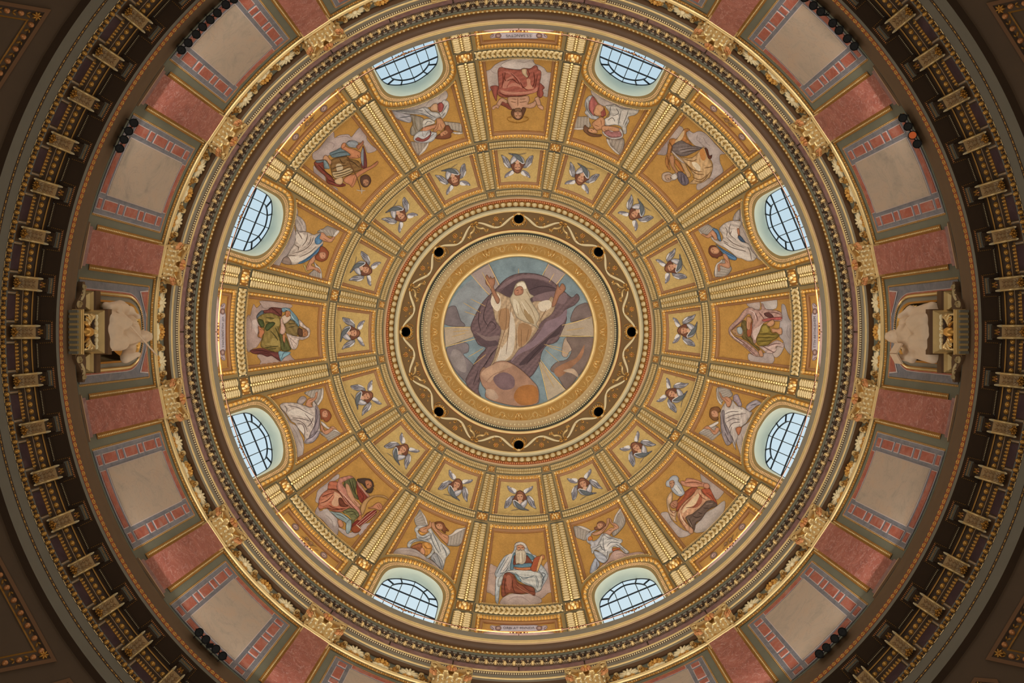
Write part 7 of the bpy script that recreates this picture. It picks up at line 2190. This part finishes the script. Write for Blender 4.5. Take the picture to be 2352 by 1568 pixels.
GOD = '''
@sky
.7d8f96 5,66 7,48 14,33 26,20 42,11 60,7 72,7 88,11 104,20 116,33 123,48 126,66 122,86 113,102 100,114 84,122 66,125 48,122 32,114 18,100 9,84
.8e9498 14,40 30,24 44,34 40,52 30,70 16,66 10,56
.87969a 94,42 116,38 122,56 112,72 100,72
.88979c 90,78 104,76 110,96 96,104 84,96
@light_rays
!a3938e 28,20.5 42.5,12 56,38 50,46
!a3938e 103,20 89,12 84,26 92,36
!b3a28c 7,63 30,62 30,70 8,78
!b0a08c 124,53.8 98,62 98,70 126,69.5
!b3a48e 82,88 89,96 103.5,112 89,120.5
~e8c87c 1 28,20.5 38,32 46,40
~e8c87c 1 42,12 47,22 54,36
~e8c87c 1 90,12 86,19 84,24
~e8c87c 1 103,20 96,28 92,32
~e8c87c 1.1 7,62.8 18,62.5 30,62.5
~e8c87c 1.1 8,78 20,74.6 32,71.6
~e8c87c 1.1 124,54 112,58 100,61
~e8c87c 1.1 126,69.6 114,69.6 98,69.4
~e8c87c 1.1 82,90 86,106 89,120
~e8c87c 1.1 83,88 92,100 103,112
~d9b46c .9 22,43 36,51
~d9b46c .9 28,40 40,46
~d9b46c .9 23,50 32,53
~d9b46c .9 65.8,16 65.8,20
~d9b46c .9 88,77 106,84 
~d9b46c .9 87,80 98,90
~d9b46c .9 86,76 100,79
~d9b46c .9 13,70 24,67
~d9b46c .9 14,66 26,65
~d9b46c .9 118,63 104,65
~d9b46c .9 84,92 94,110
~d9b46c .9 38,79 26,86
~d9b46c .9 30,92 40,84
~e8c87c .9 37,19 44,32
~e8c87c .9 94,20 90,27
@cloud
7b7072 7,60 8,50 12,46 16,46 18,51 20,57 23,60 22,62
82787a 20,74 26,76 26,82 22,84 28,90 30,94 26,104 32,113 24,106 16,97 10,86 9,79 14,77
.948a88 14,80 20,82 24,90 24,98 18,96 12,88
7d6c68 107,58 110,48 116,44 121,44 124,54 116,56
b09a86 100,84 102,72 106,70 110,72 112,78 106,82 104,86
7c6a62 104,70 122,70 126,74 122,90 112,102 104,112 96,100 91,96 96,90 104,88 108,80
.a37658 94,96 104,90 112,86 118,76 116,86 108,94 98,102
.bda48c 101,97 108,95 112,98 113,102 108,99
@purple_cloak
6d585a 47,33 56,24 66,20 78,20 88,23 96,29 102,34 108,39 112,36 114,40 110,45 103,49 104,56 100,66 96,74 88,77 84,83 82,92 75,102 68,100 58,96 50,100 42,96 36,104 34,112 36,118 30,114 24,106 27,98 34,86 40,79 34,76 30,68 28,62 32,52 38,42
.58464a 52,34 62,26 76,24 90,28 96,34 88,36 76,42 66,60 52,60 50,48 46,44
.80696c 50,32 58,25 70,21 84,22 92,27 80,24 66,24 56,30
.80696c 78,38 92,34 104,36 102,44 92,42 84,44 78,42
.88727a 104,48 102,58 90,68 78,78 66,84 60,90 64,80 76,74 84,64 88,58 98,54
.4c3c40 100,60 98,68 90,72 86,78 74,90 66,92 80,78 92,68
.5a484c 30,68 36,70 46,72 50,76 40,78 34,74
.86726f 32,66 40,70 50,69 50,72 40,73
~3a2c30 1.2 36,44 34,56 36,66
~3a2c30 1.2 42,40 38,54 42,62
~3a2c30 1.1 72,34 84,30 96,32
~3a2c30 1.2 72,92 78,84 84,78
~3a2c30 1.2 34,106 38,94 46,82
~3a2c30 1.1 40,92 44,84 50,78
~3a2c30 1.1 30,108 34,96
~3a2c30 1.1 40,64 44,58 48,62 44,66
@white_robe
b39a7c 44,38 48,34 56,38 60,40 66,50 78,42 88,42 92,38 95,44 92,52 84,58 80,66 72,76 66,80 60,88 54,90 48,94 42,96 46,88 50,74 52,64 48,58 46,50
.d8cab4 45,38 50,36 52,44 49,50 44,44
.d8cab4 82,43 90,41 92,46 86,50 82,48
.cfc2b0 59,50 63,60 62,80 56,88 48,92 52,80 58,70
.a5805c 50,50 58,48 58,62 52,64
.a5805c 66,60 76,62 74,72 66,78
~7a5c40 1.1 56,42 56,60 52,74 46,92
~7a5c40 1.1 60,44 58,64 56,84
~7a5c40 1.1 64,64 64,80
~7a5c40 1.1 68,64 68,78
~7a5c40 1.1 74,64 72,74
~7a5c40 1.1 52,48 50,58
~7a5c40 1 88,48 82,58
~efe6d6 1.2 52,78 50,86
@arms
a5755a 40,24 40,22 41,21 43,24 43.5,22 45,24 47,23 47,28 46,31 49,37 51,41 49,44 46,38 43,31 40,28
a5755a 96,31 97,28 98,31 100,28 102,29 103,32 101,35 98,38 95,45 92,46 94,38
~7a4c38 .9 41,25 43,28
~7a4c38 .9 98,32 100,33
@hair_and_beard
c0b094 61,36 64,28 70,26 73,32 75,36 78,38 75,40 77,44 82,52 82,56 80,60 82,64 76,60 70,58 64,54 61,46 59,40
.d4c8b0 62,40 66,44 66,52 62,48
.a08660 70,48 76,54 78,60 72,56
.e0d6c2 65,28 70,27 72,32 66,31
~8c7656 1 66,42 70,52 76,60
~8c7656 1 70,40 76,48 80,58
~8c7656 1 64,44 66,54
~8c7656 1 72,34 75,39
~e6dcc8 1 68,42 74,52
@face
b07c62 62.5,33 66,30 69,31 69.5,35 67,37 63,37
~5a3a30 1.2 64,33.5 66,33
~5a3a30 1.1 67.5,32.6 69,33
~8a5a48 1 66,34 65,36
@foreground_cloud
a5806a 35,100 38,94 43,96 46,91 54,89 62,92 70,98 76,104 81,110 82,118 80,123 66,125 50,122 40,118 40,112 37,108
.bd9a80 36,100 40,95 46,92 54,90 61,93 52,97 46,103 42,106
.7c6468 46,102 54,98 62,102 62,110 54,112 48,108
.a8703c 66,110 76,108 81,112 80,122 68,124 62,118
.c0a48e 40,112 46,112 50,118 46,120 41,117
~8c6a58 1 40,106 46,100 56,96
'''
# ------------------------------------------------------------------ place the mosaics
MOS = {90: ('book', 'mosaic of an old bearded man in white headcloth and blue cloak holding a red book'),
       270: ('christ', 'mosaic of a bare-chested haloed man in a red robe with open hands'),
       180: ('reader', 'mosaic of a hooded figure in olive and blue robes reading a page'),
       0: ('veil', 'mosaic of a figure in striped lilac veil and green skirt, bare feet on a cloud'),
       225: ('cross', 'mosaic of a half-naked curly-haired man in fur with a thin cross staff'),
       315: ('bald', 'mosaic of a bald grey-bearded man in grey and tan drapery, head down left'),
       135: ('harp', 'mosaic of a dark-haired crowned man in pink cloak playing a harp'),
       45: ('brown', 'mosaic of a white-bearded old man in a tan cloak resting on a dark skirt')}
for deg, (key, lab) in MOS.items():
    th = radians(deg); O = tuple(D(628, 0, 0)); t = thing('figure_mosaic', lab, 'mosaic', O, th, 'large mosaics of seated figures')
    for nm, me in (('egg_moulding', FR_MA[0]), ('fillet', FR_MA[1]), ('gold_ground', FD_MA), ('red_line', LN_MA)):
        m2 = me; o = obj(nm, m2, t); o.location = (-O[0], -O[1], -O[2])
        if nm == 'egg_moulding': o['kind'] = 'stuff'
    x0, y0, txt = ART[key]; art(txt, scal(x0, y0, S98), Dp, -.127, t, worldinv(O, th), MOSAIC)
ANG = {247.5: ('angel0', 'mosaic of a winged angel in pale blue with red lining above the top left window'),
       292.5: ('angel1', 'mosaic of an angel with crossed arms in white and rose above the top right window'),
       202.5: ('angel2', 'mosaic of an angel in white and blue with red hair, beside the upper left window'),
       337.5: ('angel3', 'mosaic of an angel in white and blue with brown hair, beside the upper right window'),
       157.5: ('angel4', 'mosaic of a red-haired angel in lilac-grey robe beside the lower left window'),
       22.5: ('angel5', 'mosaic of a fair-haired angel in a grey robe, arms spread, beside the lower right window'),
       112.5: ('angel6', 'mosaic of an angel with orange-lined drapery above the bottom left window'),
       67.5: ('angel7', 'mosaic of a praying angel with joined raised hands above the bottom right window')}
for deg, (key, lab) in ANG.items():
    th = radians(deg); O = tuple(D(570, 0, 0)); t = thing('angel_mosaic', lab, 'mosaic', O, th, 'mosaics of angels above the windows')
    for nm, me in (('egg_moulding', FR_AN[0]), ('fillet', FR_AN[1]), ('gold_ground', FD_AN), ('red_line', LN_MA)):
        o = obj(nm, me, t); o.location = (-O[0], -O[1], -O[2])
        if nm == 'egg_moulding': o['kind'] = 'stuff'
    x0, y0, txt = ART[key]; art(txt, scal(x0, y0, S98), Dp, -.127, t, worldinv(O, th), MOSAIC)
NEAR = {0: 'the lilac-veiled figure', 1: 'the fair-haired angel with spread arms', 2: 'the white-bearded man in tan', 3: 'the praying angel with joined hands', 4: 'the man with the red book', 5: 'the angel with orange lining', 6: 'the crowned harp player', 7: 'the angel in a lilac-grey robe', 8: 'the hooded reader', 9: 'the red-haired angel in white and blue', 10: 'the man with the cross staff', 11: 'the angel with red lining', 12: 'the bare-chested man in red', 13: 'the angel with crossed arms', 14: 'the bald man in grey and tan', 15: 'the brown-haired angel in white and blue'}
O = tuple(D(420, 0, 0)); cinv = worldinv(O, 0); cher = None
for s in range(16):
    t = thing('cherub_mosaic', 'mosaic of a six-winged child head, next inward from ' + NEAR[s], 'mosaic', O, s * S16, 'ring of cherub head mosaics')
    for nm, me in (('egg_moulding', FR_CH[0]), ('fillet', FR_CH[1]), ('gold_ground', FD_CH)):
        o = obj(nm, me, t); o.location = (-O[0], -O[1], -O[2])
        if nm == 'egg_moulding': o['kind'] = 'stuff'
    if cher is None:
        f = scal(1120, 1080, 10 / 15.68)
        def tfc(p): x, y = f(p); return (y, -x)
        cher = art(CHERUB, tfc, Dp, -.127, t, cinv, MOSAIC, 8, outline=.7, fs=.6)
    else:
        for c in cher: o = c.copy(); LINK(o); o.parent = t
# inscription panels low on the dome
def textmesh(s, size, mp, m, inv, sy=1.0):
    cu = bpy.data.curves.new('t', 'FONT'); cu.body = s; cu.align_x = 'CENTER'; cu.align_y = 'CENTER'; cu.size = size; cu.resolution_u = 3
    o = bpy.data.objects.new('t', cu); LINK(o); me = bpy.data.meshes.new_from_object(o.evaluated_get(bpy.context.evaluated_depsgraph_get())); bpy.data.objects.remove(o)
    mb = MB(); mb.add([mp(v.co.x, v.co.y * sy) for v in me.vertices], [tuple(p.vertices) for p in me.polygons]); return mb.mesh('lettering', m, inv=inv)
INK = mat('mosaic_lettering', '3e3a44', .6)
CAR = '''
@scroll
b8a6a8 673.5,-62 676,-50 674.5,-42 684,-40 687,-52 684,-60 678,-66
b8a6a8 673.5,62 676,50 674.5,42 684,40 687,52 684,60 678,66
bcb2b8 674,-44 673.6,-20 673.4,0 673.6,20 674,44 687,43 687.5,20 687.5,0 687.5,-20 687,-43
c4a49c 690,-80 689,-40 688,0 689,40 690,80 704,80 702,40 701,0 702,-40 704,-80
@scroll_curls
o8c6c68 680,-47 5.5 7 0
ob89a90 680,-47 3.2 4.5 0
o8c6c68 680,47 5.5 7 0
ob89a90 680,47 3.2 4.5 0
~6a4c4c 1 676,-64 681,-58 685,-62
~6a4c4c 1 676,64 681,58 685,62
'''
CAR2 = '''
@scroll
bda29c 690,-78 689,-40 688,0 689,40 690,78 704,78 702,40 701,0 702,-40 704,-78
@round_head
o8a7068 679,-46 6.5 9 0
oc0a296 679,-46 4 6 0
~5c4440 1 677,-48 681,-45
~5c4440 1 679,-42 680,-49
@round_head
o8a7068 679,46 6.5 9 0
oc0a296 679,46 4 6 0
~5c4440 1 677,44 681,47
~5c4440 1 679,42 680,49
@leaf_motif
o9a7450 681,-6 4.5 5 0
o9a7450 680,8 3.5 5 0
~6a4c3c 1 677,-20 681,-10 685,2
~6a4c3c 1 678,0 682,12 684,22
~6a4c3c 1 680,-30 684,-22
'''
INSC = {90: ('ORBI.AT MVNDA', 'inscription mosaic reading ORBI.AT MVNDA on a grey scroll'), 270: ('S.S.SANCTVS', 'inscription mosaic reading S.S.SANCTVS on a grey scroll'),
        180: ('VIT VNI.SPIRITVM.S', 'inscription mosaic reading VIT VNI.SPIRITVM.S on a grey scroll'), 0: ('ETIV.BETHLEHEM', 'inscription mosaic reading ETIV.BETHLEHEM on a grey scroll')}
O = tuple(D(672, 0, 0)); c1 = c2 = None
for i in range(8):
    deg = 45 * i; th = radians(deg)
    lab = INSC[deg][1] if deg in INSC else 'gold mosaic strip with two round grey heads below the ' + {45: 'white-bearded man in tan', 135: 'crowned harp player', 225: 'man with the cross staff', 315: 'bald man in grey and tan'}[deg]
    t = thing('inscription_mosaic', lab, 'mosaic', O, th, 'strip mosaics at the foot of the dome')
    for nm, me in (('egg_moulding', FR_CA[0]), ('fillet', FR_CA[1]), ('gold_ground', FD_CA), ('red_line', LN_CA)):
        o = obj(nm, me, t); o.location = (-O[0], -O[1], -O[2])
        if nm == 'egg_moulding': o['kind'] = 'stuff'
    inv0 = worldinv(O, 0)
    if deg in INSC:
        if c1 is None: c1 = art(CAR, lambda p: p, Dp, -.125, t, inv0, MOSAIC, 9, outline=.7)
        else:
            for c in c1: o = c.copy(); LINK(o); o.parent = t
        up = -1 if True else 1
        n = len(INSC[deg][0]); size = 10.5 if n < 13 else (9.6 if n < 15 else 8.6)
        mp = lambda x, y: D(680.3 - y, -x / 680.0, -.098)
        obj('lettering', textmesh(INSC[deg][0], size, mp, INK, inv0, .86), t)
    else:
        if c2 is None: c2 = art(CAR2, lambda p: p, Dp, -.125, t, inv0, MOSAIC, 9, outline=.7)
        else:
            for c in c2: o = c.copy(); LINK(o); o.parent = t
# the round mosaic at the crown
O = (0, 0, ZM + CZ); t = thing('round_mosaic', 'round mosaic of a long-bearded man in white robe and purple cloak, arms raised', 'mosaic', O)
def MPx(x, y, off=0.0):
    r = hypot(x, y); q = min(1.0, 172.5 / r) if r > 0 else 1; return MZ(CX + x * q, CY + y * q, off)
mb = MB(); mb.add([MPx(172.6 * cos(2 * pi * i / 96), 172.6 * sin(2 * pi * i / 96), -.004) for i in range(96)], [tuple(range(96))], 0, C('8a9698')); obj('backing', mb.mesh('backing', FRESCO, O), t)
U = 10 / 3.446
art(GOD, scal(1000, 570, U), MPx, .004, t, worldinv(O, 0), FRESCO, 9, outline=.9, step=.0012, pstep=.006)
